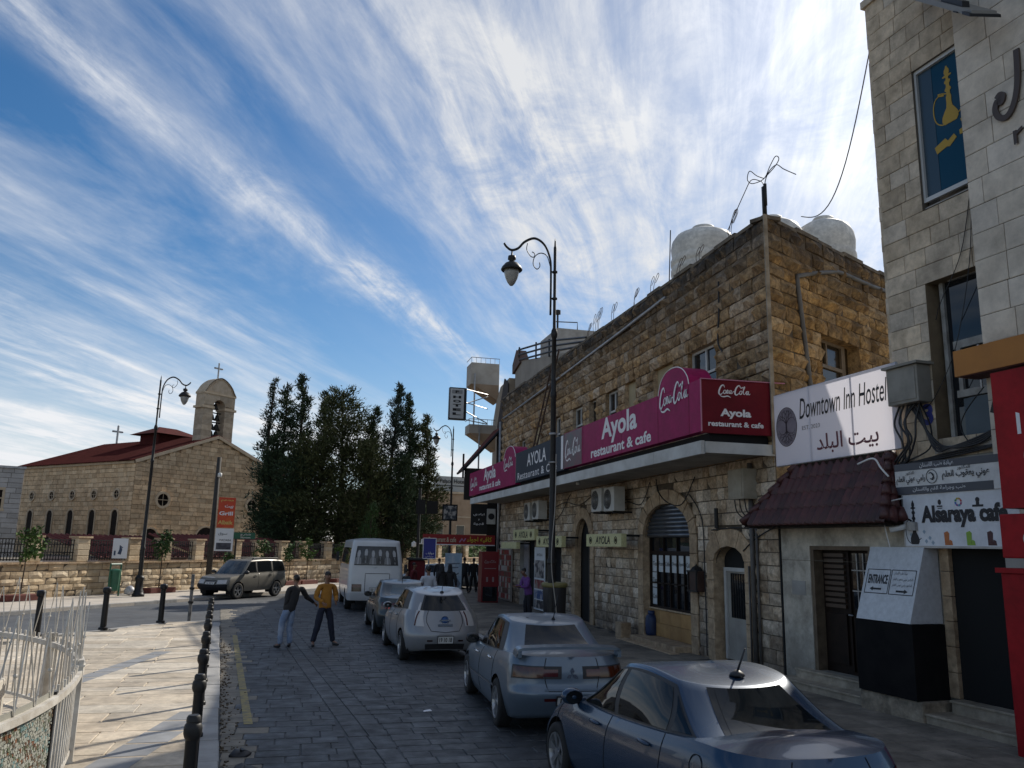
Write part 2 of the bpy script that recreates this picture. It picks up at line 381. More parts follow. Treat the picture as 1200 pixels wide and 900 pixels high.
for i in range(24):
    ya = 12.45 + i*.47; yb = ya+.47
    if i % 7 == 5: yb -= .12
    b.quad((kerbx(ya)+.33, ya, .0205), (kerbx(ya)+.45, ya, .0205), (kerbx(yb)+.45, yb, .0205), (kerbx(yb)+.33, yb, .0205))
b.build("yellow_line", mat("worn_yellow_paint", (.34, .27, .10), (.19, .165, .11), rough=.8, scale=9, lo=.4, hi=.6), road)

# plaza on the left
far_edge = [(-2.42, 26.9), (-3.69, 26.4), (-4.83, 24.5), (-5.99, 22.91), (-9.2, 18.6), (-16, 10), (-16, -6)]
plaza = sheet("plaza", [(kerbx(-6)-.30, -6), (kerbx(26.4)-.30, 26.4)] + far_edge, .10, DUST, .13)
def in_plaza(x, y):
    P = [(kerbx(-6)-.30, -6), (kerbx(26.4)-.30, 26.4)] + far_edge; c = False
    for i in range(len(P)):
        (x1, y1), (x2, y2) = P[i], P[i-1]
        if (y1 > y) != (y2 > y) and x < (x2-x1)*(y-y1)/(y2-y1)+x1: c = not c
    return c
items = []; y = 6.6
while y < 26.6:
    d = random.choice((.40, .60, .60, .78)); x = kerbx(y+d/2)-.31
    while x > -7.2:
        w = random.uniform(.75, 1.35)
        if in_plaza(x-w, y) and in_plaza(x-w+.1, y+d) and in_plaza(x-.05, y+d): items.append((x-w/2, y+d/2, .085, w-.010, d-.010, .036, 0))
        elif in_plaza(x-w/2, y+d/2) and in_plaza(x-w*.7, y+d*.8): items.append((x-w*.4, y+d*.42, .085, w*.78, d*.8, .036, 0))
        x -= w
    y += d
lay(plaza, items, PAVE, "paving_slab", ch=.008)
bands = MB()
def band(x0, y0, x1, y1, w, n):
    for i in range(n):
        a, c = i/n, (i+1)/n - .012
        p = lambda t, s: (x0+(x1-x0)*t + s*w/2, y0+(y1-y0)*t, .1245)
        bb = MB(); bb.obox(Vector(p(a, -1))-Vector((0, 0, .012)), Vector((w, 0, 0)), Vector(p(c, -1))-Vector(p(a, -1)), (0, 0, .012)); bb.build("grey_band_slab", GREYP_, plaza)
band(-1.22, 12.9, -2.35, 7.2, .46, 9); band(-2.66, 19.6, -3.75, 14.4, .34, 9)

# kerbs
def kerb_row(parent, pts, w, z0, z1, name="kerb_stone", step=1.0):
    """pts: the road-side edge; w to the left of the direction of travel"""
    for (xa, ya), (xb_, yb_) in zip(pts, pts[1:]):
        L = hypot(xb_-xa, yb_-ya); n = max(1, round(L/step)); ux, uy = (xb_-xa)/L, (yb_-ya)/L
        for i in range(n):
            a = i*L/n + .006; c = (i+1)*L/n - .006; off = random.uniform(-.012, .012)
            bb = MB(); bb.obox((xa+ux*a-uy*off, ya+uy*a+ux*off, z0), (ux*(c-a), uy*(c-a), 0), (-uy*w, ux*w, 0), (0, 0, z1-z0+random.uniform(-.006, .006)))
            bev(bb.build(name, KERB, parent), .018, 2)
kerb_row(plaza, [(kerbx(6.0), 6.0), (kerbx(26.3), 26.3)], .29, -.02, .128)
kerb_row(plaza, far_edge[:5], .16, -.02, .122)
# sidewalk in front of the shops
side = sheet("sidewalk", [(4.95, -10), (14, -10), (14, 14.2), (9.3, 15), (9.3, 60), (4.95, 60)], .135, DUST, .16)
items = []; y = 6.9
while y < 24:
    d = .43; x = 4.97 - random.random()*.5
    while x < 9.9:
        w = random.choice((.6, .62, .8)); a, c = max(x, 4.97), x+w
        if c-a > .15 and not (y > 14 and c > 9.1): items.append(((a+c)/2, y+d/2, .118, c-a-.01, d-.01, .033, 0))
        x += w
    y += d
lay(side, items, WALK, "sidewalk_slab", ch=.008)
b = MB(); b.quad((4.96, 24.2, .147), (9.2, 24.2, .147), (9.2, 60, .147), (4.96, 60, .147)); b.build("far_paving", WALK, side)
kerb_row(side, [(4.96, 48), (4.96, 6.5)], -.18, -.02, .15)
for o in list(side.children):
    pass

# the far footpath below the church wall
WD = Vector((.59372, .80467, 0)); WN = Vector((.80467, -.59372, 0)); W0 = Vector((-10.74, 35.46, 0))       # wall line, the normal faces the street
def wp(s, off=0, z=0): p = W0 + WD*s + WN*off; return Vector((p.x, p.y, z))
fk = [(-22.0, 9.4), (-8.98, 29.86), (-7.14, 32.64), (-3.96, 37.21), (2.46, 47.17), (4.2, 49.4), (12.5, 60.5), (26, 78)]
P = list(fk) + [(wp(70, -.3).x, wp(70, -.3).y), (wp(-24, -.3).x, wp(-24, -.3).y)]
fp = sheet("footpath", P, .115, mat("footpath_paving", (.50, .45, .385), (.40, .36, .31), rough=.8, scale=1.1, bump=.003, bscale=12), .14)
kerb_row(fp, fk[:7], .18, -.02, .128, step=1.2)
# ================================================================ stone masonry
def stone_meshes(name, m, kind, n=8):
    """unit stones: x along the wall, y outward, z up; 'rough' is quarry-faced, 'smooth' is sawn"""
    out = []
    for k in range(n):
        r = random.Random(100+k); b = MB()
        if kind == 'rough':
            nu, nv = 4, 3; F = []
            for j in range(nv):
                for i in range(nu):
                    e = i in (0, nu-1) or j in (0, nv-1)
                    u = i/(nu-1)-.5 + (0 if e else r.uniform(-.09, .09)); v = j/(nv-1)-.5 + (0 if e else r.uniform(-.1, .1))
                    F.append((u*(1-r.uniform(0, .05)), r.uniform(.0, .42) if e else r.uniform(.45, 1.35), v*(1-r.uniform(0, .09))))
            B = [(-.5, -.4, -.5), (.5, -.4, -.5), (.5, -.4, .5), (-.5, -.4, .5)]
            vs = F+B; fs = [(j*nu+i, j*nu+i+1, (j+1)*nu+i+1, (j+1)*nu+i) for j in range(nv-1) for i in range(nu-1)]
            o = nu*nv
            fs += [(o, o+1, 3, 2, 1, 0), (o+1, o+2, 11, 7, 3), (o+2, o+3, 8, 9, 10, 11), (o+3, o, 0, 4, 8)]
        else:
            j = lambda: r.uniform(-.06, .06)
            lo = [(-.5, -.4, -.5), (.5, -.4, -.5), (.5, -.4, .5), (-.5, -.4, .5)]; md = [(x, .75+j(), z) for x, _, z in lo]; hi = [(x*.975, 1+j(), z*.95) for x, _, z in lo]
            vs = lo+md+hi; fs = [(8, 9, 10, 11)] + [(q+i, q+(i+1) % 4, q+4+(i+1) % 4, q+4+i) for q in (0, 4) for i in range(4)]
        b.add(vs, fs); me = b.mesh(name, m); out.append(me)
    return out
def opening_cut(op, z):
    """(u0, u1) that opening op blocks at height z, or None; op = (u0, u1, z0, z1, arch) with arch = rise of a round or segmental head above z1"""
    u0, u1, z0, z1, arch = op
    if z < z0 or z > z1+arch: return None
    if z <= z1: return (u0, u1)
    c = (u0+u1)/2; hw = (u1-u0)/2; t = (z-z1)/arch
    h = hw*sqrt(max(0, 1-t*t)); return (c-h, c+h)
def stone_wall(parent, o, u, n, W_, zs, wr, openings, m, mortar, n_ind=300, depth=.04, gap=.012, kind='rough', name='stone', jitter=.0, ref=(0, 0, 2.5), back=.0, skip=None, seed=1, top_fn=None):
    """courses of stones on the plane through o with direction u and outward normal n; zs = course heights"""
    r = random.Random(seed); o, u, n = Vector(o), Vector(u), Vector(n); up = Vector((0, 0, 1))
    items = []; bk = MB()
    for z0, z1 in zip(zs, zs[1:]):
        zm = (z0+z1)/2; cuts = sorted([c for c in ([opening_cut(q, zm) or opening_cut(q, z0+.04) for q in openings]) if c])
        free = [(0, W_(zm) if callable(W_) else W_)]
        for a, c in cuts:
            nf = []
            for p, q in free:
                if c <= p or a >= q: nf.append((p, q)); continue
                if a > p: nf.append((p, a))
                if c < q: nf.append((c, q))
            free = nf
        for p, q in free:
            if q-p < .02: continue
            A, B = o+u*p+n*back, o+u*q+n*back
            bk.add([(A.x, A.y, z0), (B.x, B.y, z0), (B.x, B.y, z1), (A.x, A.y, z1)], [(0, 1, 2, 3)])
            x = p - (r.random()*wr[0]*.6)
            while x < q-.03:
                w = r.uniform(*wr); x2 = x+w
                if q-x2 < wr[0]*.45: x2 = q
                a, c = max(x, p), min(x2, q)
                if c-a > .05: items.append((a, c, z0, z1))
                x = x2
    Rf = Vector(ref); items.sort(key=lambda t: ((o+u*((t[0]+t[1])/2)+up*t[2]) - Rf).length)
    ms = stone_meshes(name, m, kind); rest = MB(); PO = ORG[parent.name]
    for i, (a, c, z0, z1) in enumerate(items):
        if skip and skip((a+c)/2, (z0+z1)/2): continue
        p = o + u*((a+c)/2) + up*((z0+z1)/2) + n*(back+r.uniform(-jitter, jitter)); d = depth*r.uniform(.75, 1.25); fl = -1 if r.random() < .5 else 1
        X, Y, Z = u*(c-a-gap), n*d, up*(z1-z0-gap)
        M = Matrix(((X.x, Y.x, Z.x, p.x), (X.y, Y.y, Z.y, p.y), (X.z, Y.z, Z.z, p.z), (0, 0, 0, 1)))
        if i < n_ind:
            ob = bpy.data.objects.new(name, ms[i % len(ms)]); ob.matrix_local = Matrix.Translation(-PO) @ M; link(ob, parent)
        else:
            me = ms[i % len(ms)]; rest.add([M @ v.co for v in me.vertices], [tuple(q.vertices) for q in me.polygons])
    bk.build("mortar", mortar, parent)
    if rest.v: tag(rest.build(name + "s_beyond", m, parent), kind='stuff')
def courses(z0, z1, h, var=.12, seed=3):
    r = random.Random(seed); out = [z0]
    while out[-1] < z1-h*.6: out.append(out[-1] + h*r.uniform(1-var, 1+var))
    k = (z1-z0)/(out[-1]-z0); return [z0+(q-z0)*k for q in out]
def snap(zs, z): return min(zs, key=lambda q: abs(q-z))
def reveal(parent, o, u, n, op, d, m, name='reveal', arch_n=14, sill=True):
    """the inner faces of an opening, d deep; returns nothing"""
    u0, u1, z0, z1, rise = op; o, u, n = Vector(o), Vector(u), Vector(n); c = (u0+u1)/2; hw = (u1-u0)/2
    line = [(u0, z0), (u0, z1)]
    if rise: line += [(c-hw*cos(pi*k/arch_n), z1+rise*sin(pi*k/arch_n)) for k in range(1, arch_n)]
    line += [(u1, z1), (u1, z0)]
    if sill: line += [(u0, z0)]
    b = MB()
    for (a, z), (a2, z2) in zip(line, line[1:]):
        P, Q = o+u*a+Vector((0, 0, z)), o+u*a2+Vector((0, 0, z2)); b.quad(P+n*.03, Q+n*.03, Q-n*d, P-n*d)
    return b.build(name, m, parent)
def arch_stones(parent, o, u, n, op, m, w=.32, k=9, proud=.05, name='arch_stone'):
    u0, u1, z0, z1, rise = op; o, u, n = Vector(o), Vector(u), Vector(n); c = (u0+u1)/2; hw = (u1-u0)/2
    for i in range(k):
        a0, a1 = pi*i/k+.012, pi*(i+1)/k-.012
        f = lambda a, e: (c-(hw+e)*cos(a), z1+(rise+e)*sin(a))
        am = (a0+a1)/2
        b = MB(); b.prism([f(a0, 0), f(am, 0), f(a1, 0), f(a1, w), f(am, w), f(a0, w)], o-n*.02, u, (0, 0, 1), n, proud+.02); b.build(name, m, parent)
def fill(parent, o, u, n, op, depth, m, name, kids=None):
    """flat panel closing an opening at -depth"""
    u0, u1, z0, z1, rise = op; o, u, n = Vector(o), Vector(u), Vector(n); c = (u0+u1)/2; hw = (u1-u0)/2
    poly = [(u0, z0), (u1, z0), (u1, z1)] + ([(c+hw*cos(pi*k/12), z1+rise*sin(pi*k/12)) for k in range(1, 12)] if rise else []) + [(u0, z1)]
    b = MB(); b.prism(poly, o-n*(depth+.03), u, (0, 0, 1), n, .03); return b.build(name, m, parent)
def bars(parent, o, u, n, rects, depth, t, m, name):
    """flat bars (u0,u1,z0,z1) at -depth, t thick, one mesh"""
    o, u, n = Vector(o), Vector(u), Vector(n); b = MB()
    for u0, u1, z0, z1 in rects: b.obox(o+u*u0+Vector((0, 0, z0))-n*depth, u*(u1-u0), n*t, (0, 0, z1-z0))
    return b.build(name, m, parent)
# ================================================================ the old stone building with the cafe
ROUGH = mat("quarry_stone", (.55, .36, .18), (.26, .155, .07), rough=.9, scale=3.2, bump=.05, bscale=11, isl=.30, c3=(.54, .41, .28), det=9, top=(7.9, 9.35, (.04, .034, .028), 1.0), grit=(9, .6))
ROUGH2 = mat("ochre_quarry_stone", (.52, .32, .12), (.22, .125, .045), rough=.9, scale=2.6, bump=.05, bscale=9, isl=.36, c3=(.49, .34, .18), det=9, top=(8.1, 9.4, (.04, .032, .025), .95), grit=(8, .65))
LOWST = mat("worn_shop_stone", (.66, .52, .37), (.31, .215, .13), rough=.85, scale=2.6, bump=.03, bscale=13, isl=.24, c3=(.72, .61, .48), grit=(11, .5), det=9, top=(1.7, .1, (.10, .075, .055), .8))
TRIM = mat("dressed_stone", (.53, .39, .25), (.34, .235, .14), rough=.8, scale=3, bump=.006, bscale=16, isl=.14, det=8, grit=(9, .35))
MORTAR = mat("mortar", (.13, .10, .07), (.07, .055, .04), rough=.95, scale=4, bump=.01)
CONC = mat("concrete", (.38, .36, .33), (.25, .235, .21), rough=.85, scale=1.6, bump=.004, bscale=25, det=9)
CANOPYM = mat("painted_concrete", (.60, .60, .57), (.42, .41, .38), rough=.7, scale=1.3, bump=.003, bscale=20, det=9)
GLASSD = glass("dark_glass", (.012, .014, .017), .04, spec=.6)
ALU = mat("pale_window_frame", (.55, .54, .51), (.40, .39, .37), rough=.45, scale=3)
BEIGE = mat("beige_infill", (.42, .34, .20), (.34, .27, .16), rough=.8, scale=2)
WOOD = mat("dark_brown_wood", (.022, .012, .008), (.012, .007, .005), rough=.6, spec=.2, scale=5)
FX = 9.05; F0 = (FX, 14.35, 0); FU = (0, 1, 0); FN = (-1, 0, 0)
def fy(y0, y1, z0, z1, r=0): return (y0-14.35, y1-14.35, z0, z1, r)
stone_bld = thing("stone_building", (FX, 14.35, 0), "two storey tan stone building with the purple red cafe signs on its canopy", "building")
b = MB(); b.prism([(9.6, 15.0), (15.6, 18.1), (22, 24), (22, 37.38), (9.6, 37.38)], (0, 0, .02), (1, 0, 0), (0, 1, 0), (0, 0, 1), 8.95); b.build("core", CONC, stone_bld)
up_ops = [fy(16.58, 18.0, 5.7, 7.33), fy(18.85, 20.05, 5.7, 7.33), fy(21.27, 22.1, 5.7, 7.33), fy(22.66, 23.68, 5.7, 7.32), fy(24.54, 25.2, 5.7, 7.3), fy(25.85, 26.9, 5.7, 7.32), fy(28.3, 29.1, 5.7, 7.25), fy(30.94, 31.93, 5.7, 7.2), fy(33.1, 34.1, 5.7, 7.1)]
lo_ops = [fy(15.62, 16.95, .15, 2.28, .32), fy(18.1, 20.85, .15, 2.87, .78), fy(25.08, 26.55, .15, 2.55, .9), fy(28.1, 30.0, .15, 2.6), fy(31.5, 33.7, .15, 2.7)]
ZU, ZL, ZS = courses(4.4, 9.42, .30, .16), courses(.12, 4.4, .27, .14), courses(3.0, 9.42, .31, .15, seed=9)
up_ops = [(a, c, z0, snap(ZU, z1), r_) for a, c, z0, z1, r_ in up_ops]; lo_ops[3:] = [(a, c, z0, snap(ZL, z1), r_) for a, c, z0, z1, r_ in lo_ops[3:]]
arch_zone = [fy(15.3, 17.25, .1, 2.3, .72), fy(17.72, 21.25, .1, 2.87, 1.2), fy(24.72, 26.9, .1, 2.55, 1.25)]
L = 23.05
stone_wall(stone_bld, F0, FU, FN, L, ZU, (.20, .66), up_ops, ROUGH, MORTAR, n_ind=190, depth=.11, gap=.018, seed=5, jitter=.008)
stone_wall(stone_bld, F0, FU, FN, L, ZL, (.24, .58), lo_ops[3:]+arch_zone, LOWST, MORTAR, n_ind=230, depth=.05, seed=8, name="shop_front_stone", jitter=.004)
for k, op in enumerate(lo_ops[:3]):
    reveal(stone_bld, F0, FU, FN, op, (.24, .22, .18)[k], TRIM)
    zt = {0: .40, 1: .36, 2: .35}[k]; c_ = (op[0]+op[1])/2; h_ = (op[1]-op[0])/2+.42; b = MB(); b.ribbon([(c_-h_*cos(pi*a/16), op[3]+(op[4]+.42)*sin(pi*a/16)) for a in range(17)], .86, Vector(F0)-Vector(FN)*.05, FU, (0, 0, 1), FN, .012); b.build("arch_backing", MORTAR, stone_bld)
    arch_stones(stone_bld, F0, FU, FN, op, TRIM, w=zt, k=(3, 9, 7)[k], proud=.045)
    for sgn, uu in ((-1, op[0]), (1, op[1])):            # jamb blocks
        wj = (.31, .36, .34)[k]; zs = courses(.12, op[3], .42, .1, seed=k)
        for z0, z1 in zip(zs, zs[1:]):
            a, c = (uu-wj, uu) if sgn < 0 else (uu, uu+wj)
            bb = MB(); bb.obox(Vector(F0)+Vector(FU)*(a+.004)+Vector((0, 0, z0+.005)), Vector(FU)*(c-a-.008), Vector(FN)*.045, (0, 0, z1-z0-.01)); bev(bb.build("jamb_stone", TRIM, stone_bld), .008, 1)
for op in lo_ops[3:]: reveal(stone_bld, F0, FU, FN, op, .2, CONC, sill=False)
for op in lo_ops[2:]: fill(stone_bld, F0, FU, FN, op, .21, VOID, "dark_doorway")
# flank wall, turned away from the street
SU = Vector((.8897, .4566, 0)); SN = Vector((.4566, -.8897, 0)); S0 = Vector(F0)
sop = (2.05, 3.85, snap(ZS, 5.55), snap(ZS, 7.28), 0)
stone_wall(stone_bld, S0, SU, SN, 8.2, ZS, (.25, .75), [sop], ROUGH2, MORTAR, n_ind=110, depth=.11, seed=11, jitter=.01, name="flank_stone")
reveal(stone_bld, S0, SU, SN, sop, .3, ROUGH2)
w = fill(stone_bld, S0, SU, SN, sop, .27, glass("brown_glass", (.03, .022, .013), .1), "flank_window")
bars(w, S0, SU, SN, [(2.05, 2.12, 5.55, 7.28), (3.45, 3.62, 5.55, 7.28), (2.12, 3.45, 7.2, 7.28), (2.12, 3.45, 6.62, 6.70), (2.72, 2.78, 6.70, 7.2)], .268, .05, mat("brown_window_frame", (.20, .145, .085), (.14, .1, .06), rough=.6), "window_frame")
# parapet tops
b = MB()
for (o, u, n, l) in ((Vector(F0), Vector(FU), Vector(FN), L), (S0, SU, SN, 8.2)):
    r = random.Random(4); x = .0
    while x < l-.05:
        w_ = min(r.uniform(.5, 1.0), l-x); b.obox(o+u*x+Vector((0, 0, 9.40+r.uniform(-.03, .03)))+n*.05, u*(w_-.01), n*-.42, (0, 0, .07+r.uniform(0, .03))); x += w_
b.build("parapet_coping", mat("blackened_stone", (.085, .07, .055), (.2, .16, .11), rough=.95, scale=4, bump=.03, bscale=8, det=9), stone_bld)
b = MB(); b.obox((9.09, 14.6, 8.6), (0, 22.7, 0), (.35, 0, 0), (0, 0, .81)); b.obox(Vector(F0)+SU*.3-SN*.4+Vector((0, 0, 8.6)), SU*7.9, SN*.35, (0, 0, .81)); b.build("parapet", MORTAR, stone_bld)
b = MB(); b.obox(Vector(F0)+Vector((-.075, -.06, 4.4)), (.085, 0, 0), (0, .035, 0), (0, 0, 5.05)); b.build("corner_joint", mat("pale_joint", (.40, .34, .26), (.2, .16, .11), rough=.9, scale=3), stone_bld)
# upper windows
for i, op in enumerate(up_ops):
    reveal(stone_bld, F0, FU, FN, op, .16, ROUGH)
    m = BEIGE if i in (1, 2, 7) else GLASSD
    w = fill(stone_bld, F0, FU, FN, op, .10 if m is BEIGE else .14, m, "window_infill" if m is BEIGE else "upper_window")
    if m is GLASSD:
        u0, u1, z0, z1, _ = op; t = .06
        bars(w, F0, FU, FN, [(u0, u0+t, z0, z1), (u1-t, u1, z0, z1), (u0+t, u1-t, z1-t, z1), (u0+t, u1-t, 6.62, 6.68), ((u0+u1)/2-.03, (u0+u1)/2+.03, 6.68, z1-t)] if i != 4 else [(u0, u1, z1-.04, z1)], .138, .04, ALU, "window_frame")
# lintels of upright stones over the windows come from the masonry; a drain pipe runs under the parapet
b = MB(); b.tube([(8.96, 36.9, 8.38), (8.96, 29, 8.64), (8.96, 22.3, 8.89), (8.96, 19.1, 9.04)], .045, 8); b.build("drain_pipe", STEEL, stone_bld, smooth=True)
b = MB(); b.tube([(8.95, 37.45, .2), (8.95, 37.45, 8.3)], .07, 8); b.build("downpipe", STEEL, stone_bld, smooth=True)
b = MB(); b.tube([(8.98, 15.22, .2), (8.98, 15.22, 4.3)], .05, 8); b.tube([(8.99, 15.05, .2), (8.99, 15.05, 3.2)], .028, 6); b.tube([(8.98, 15.38, .2), (8.98, 15.38, 2.2)], .02, 6); b.build("downpipe", mat("dull_grey_pipe", (.12, .11, .1), (.08, .07, .065), rough=.6), stone_bld, smooth=True)
q = lambda s, z, e=.06: tuple(S0+SU*s+SN*e+Vector((0, 0, z)))
b = MB(); b.tube([q(1.55, 5.0), q(1.42, 6.0), q(1.08, 8.25), q(1.1, 8.36), q(1.9, 8.62), q(2.9, 8.9), q(3.3, 8.93), q(4.6, 8.95), q(5.4, 9.0)], .05, 8); b.build("flank_pipe", mat("old_grey_pipe", (.15, .14, .125), (.09, .085, .075), rough=.6, scale=4), stone_bld, smooth=True)
# the big arched shop window
op = lo_ops[1]; u0, u1 = op[0], op[1]
shop = fill(stone_bld, F0, FU, FN, (u0, u1, 1.02, 2.87, .78), .20, GLASSD, "shop_window")
fr = [(u0, u0+.30, 1.0, 2.95), (u1-.08, u1, 1.0, 2.95), (u0+.3, u1-.08, .96, 1.06), (u0+.3, u1-.08, 2.36, 2.46), (u0+.3, u1-.08, 1.62, 1.655)]
pan = [u0+.3 + (u1-u0-.38)*k/6 for k in range(7)]
fr += [(x-.022, x+.022, 1.06, 2.36) for x in pan[1:6]] + [(x-.02, x+.02, 2.46, 2.9) for x in (pan[2], pan[4])]
bars(shop, F0, FU, FN, fr, .198, .05, WOOD, "window_frame")
FILM = mat("white_window_film", (.62, .65, .66), (.5, .53, .54), rough=.5, scale=3)
cells = [(pan[k]+.03, pan[k+1]-.03, 1.92, 2.35) for k in range(6)] + [(pan[5]+.03, pan[6]-.02, 1.52, 1.9), (pan[5]+.03, pan[6]-.02, 1.08, 1.50)]
for a, c, z0, z1 in cells: bars(shop, F0, FU, FN, [(a, c, z0, z1)], .192, .004, FILM, "window_film")
for (a, c, z0, z1), s in zip(cells, ("Cafe", "Ayola", "Shop", "Coffee", "Food", "Tea", "Tea", "Cold")):
    text(s, Vector(F0)+Vector(FU)*(c-.03)+Vector((.184, 0, (z0+z1)/2-.06)), (0, -1, 0), (0, 0, 1), FN, w=c-a-.06, h=.11, m=BLACK, parent=shop, name="film_lettering")
b = MB()
for k in range(9):
    zz = 2.86+k*.105; hw = 1.36*sqrt(max(0, 1-max(0, (zz-2.87)/.78)**2)) if zz > 2.87 else 1.37
    cc = (u0+u1)/2
    if hw > .1:
        P0 = Vector(F0)+Vector(FU)*(cc-hw); b.tube([P0+Vector((.13, 0, zz)), P0+Vector((.13, 2*hw, zz))], .062, 8)
b.build("rolled_shutter", mat("shutter_metal", (.17, .19, .22), (.11, .12, .14), rough=.35, metal=.7, scale=2), stone_bld, smooth=True)
PANELST = mat("honey_stone_panel", (.46, .27, .10), (.33, .175, .06), rough=.6, scale=2.4, bump=.003, isl=.18, det=9)
for k in range(4):
    for j in range(2):
        bb = MB(); a = u0+.28 + (u1-u0-.28)*k/4; bb.obox(Vector(F0)+Vector(FU)*(a+.004)+Vector((.20, 0, .30+j*.33)), Vector(FU)*((u1-u0-.28)/4-.008), Vector(FN)*.06, (0, 0, .322)); bb.build("stall_panel", PANELST, stone_bld)
b = MB(); b.obox(Vector(F0)+Vector(FU)*(u0+.02)+Vector((.22, 0, .97)), Vector(FU)*(u1-u0-.04), Vector(FN)*.12, (0, 0, .035)); b.build("window_sill", TRIM, stone_bld)
b = MB(); b.obox((9.24, 18.12, .12), (0, 2.7, 0), (-.64, 0, 0), (0, 0, .17)); bev(b.build("door_step", TRIM, stone_bld), .015)
b = MB(); b.obox((8.62, 17.9, .12), (0, 3.35, 0), (-.25, 0, 0), (0, 0, .05)); bev(b.build("door_step", TRIM, stone_bld), .012)
b = MB(); b.obox((8.80, 21.2, .13), (0, .42, 0), (-.3, 0, 0), (0, 0, .42)); bev(b.build("mounting_block", TRIM, stone_bld), .03)
# small arched door
op = lo_ops[0]; dr = fill(stone_bld, F0, FU, FN, (op[0]+.04, op[1]-.1, .2, 2.14, 0), .20, mat("grey_cream_door", (.36, .34, .30), (.26, .24, .21), rough=.6, scale=2), "shop_door")
bars(dr, F0, FU, FN, [(op[0]+.26, op[1]-.36, 1.08, 2.02)], .198, .004, GLASSD, "door_glass")
bars(dr, F0, FU, FN, [(op[0]+.26+.1*k, op[0]+.275+.1*k, 1.08, 2.02) for k in range(1, 8)], .193, .012, IRON, "door_bars")
bars(dr, F0, FU, FN, [(op[0]+.04, op[0]+.13, .2, 2.14), (op[1]-.19, op[1]-.1, .2, 2.14), (op[0]+.13, op[1]-.19, 2.06, 2.14)], .198, .04, ALU, "door_frame")
fill(stone_bld, F0, FU, FN, (op[0], op[1], .15, 2.28, .32), .24, VOID, "dark_doorway")
# dark timber leaf in the tall arched doorway and shutters of the far doorways
op = lo_ops[2]; bars(stone_bld, F0, FU, FN, [(op[0]+.03, op[0]+.62, .15, 2.9)], .17, .03, mat("near_black_wood", (.02, .017, .014), rough=.6), "door_leaf")
op = lo_ops[4]; bars(stone_bld, F0, FU, FN, [(op[1]-.75, op[1]-.02, .15, 2.68)], .18, .05, mat("pinkish_door", (.36, .32, .31), (.28, .25, .245), rough=.6), "door_leaf")
# canopy
can = MB(); can.obox((7.52, 14.4, 4.42), (1.55, 0, 0), (0, 22.4, 0), (0, 0, .17)); can.build("canopy_slab", CONC, stone_bld)
for k in range(10):
    bb = MB(); ya = 14.38+k*2.25; bb.obox((7.46, ya+.006, 4.34), (.07, 0, 0), (0, 2.238, 0), (0, 0, .26)); bb.build("canopy_fascia", CANOPYM, stone_bld)
b = MB(); b.obox((7.54, 14.33, 4.36), (1.5, 0, 0), (0, .07, 0), (0, 0, .22)); b.build("canopy_fascia", CANOPYM, stone_bld)
b = MB()
for k in range(74): b.box((7.60, 14.6+k*.3, 4.40), (.05, .17, .045))
b.build("dripping_edge", mat("stained_concrete", (.2, .18, .15), rough=.9), stone_bld)
b = MB(); b.lathe([(0.0, 0), (.05, .0), (.055, .05), (.03, .08)], (7.95, 23.2, 4.34), 10); tag(b.build("ceiling_lamp", mat("lamp_white", (.8, .8, .76), rough=.3), None, True, loc=(7.95, 23.2, 4.34)), "small round white lamp under the cafe canopy", "lamp")
# cabling on the shop front
b = MB(); E_ = lambda y, z, e=.06: (FX-e, y, z)
def cable(*pts, r=.014): b.tube(spline(pts, 6), r, 5)
cable(E_(19.9, 4.3), E_(19.75, 3.95), E_(19.2, 3.66), E_(18.4, 3.6), E_(17.7, 4.2)); cable(E_(20.3, 4.25), E_(20.9, 3.7), E_(22, 3.8), E_(23.2, 3.45)); cable(E_(18.0, 3.8), E_(17.4, 3.2), E_(17.32, 2.0), E_(17.3, .2))
cable(E_(16.95, 2.95), E_(15.9, 2.98), E_(15.0, 2.95), E_(14.4, 3.05)); cable(E_(15.6, 2.5), E_(15.1, 2.75), E_(14.3, 3.0)); cable(E_(24.4, 4.25), E_(26, 3.9), E_(27.6, 4.05), E_(29.2, 3.85)); cable(E_(27, 4.3), E_(28.5, 3.5), E_(30.4, 3.6))
cable(E_(16.3, 8.6), E_(16.32, 7.9), E_(16.4, 7.2), E_(16.2, 6.9), r=.02)
b.build("wall_cable", PLASTIC, stone_bld, smooth=True)
b = MB(); b.tube([(8.93, 16.6, 3.42), (8.93, 16.6, 2.98)], .045, 6); b.build("cable_cleat", IRON, stone_bld)
# rebar whiskers on the parapet
for k, (y, s) in enumerate(((15.9, 1.1), (17.4, .7), (18.6, .8), (20.2, .9), (21.5, .9), (23.2, 1.0), (24.6, 1.3), (24.9, 1.2), (25.6, .9))):
    b = MB()
    for t in range(2):
        a = random.uniform(-.3, .3); p = Vector((9.12, y+t*.13, 9.42)); pts = [p, p+Vector((.0, a*.3, .3*s)), p+Vector((.02, a*.5-.08, .55*s)), p+Vector((.03, a*.5-.2, .66*s)), p+Vector((.03, a*.5-.24, .56*s)), p+Vector((.0, a*.4-.1, .38*s))]
        b.tube(spline(pts, 4), .008, 5)
    b.build("rebar", mat("rusty_steel", (.12, .08, .055), (.06, .04, .03), rough=.8), stone_bld, smooth=True)
b = MB(); b.tube([(9.2, 19.35, 9.4), (9.2, 19.2, 11.0)], .015, 5); b.build("rod", IRON, stone_bld)
b = MB(); b.box((9.12, 14.47, 9.78), (.07, .07, .75)); b.box((9.12, 14.42, 9.95), (.05, .05, .5))
q = lambda y, z: (9.12, y, z)
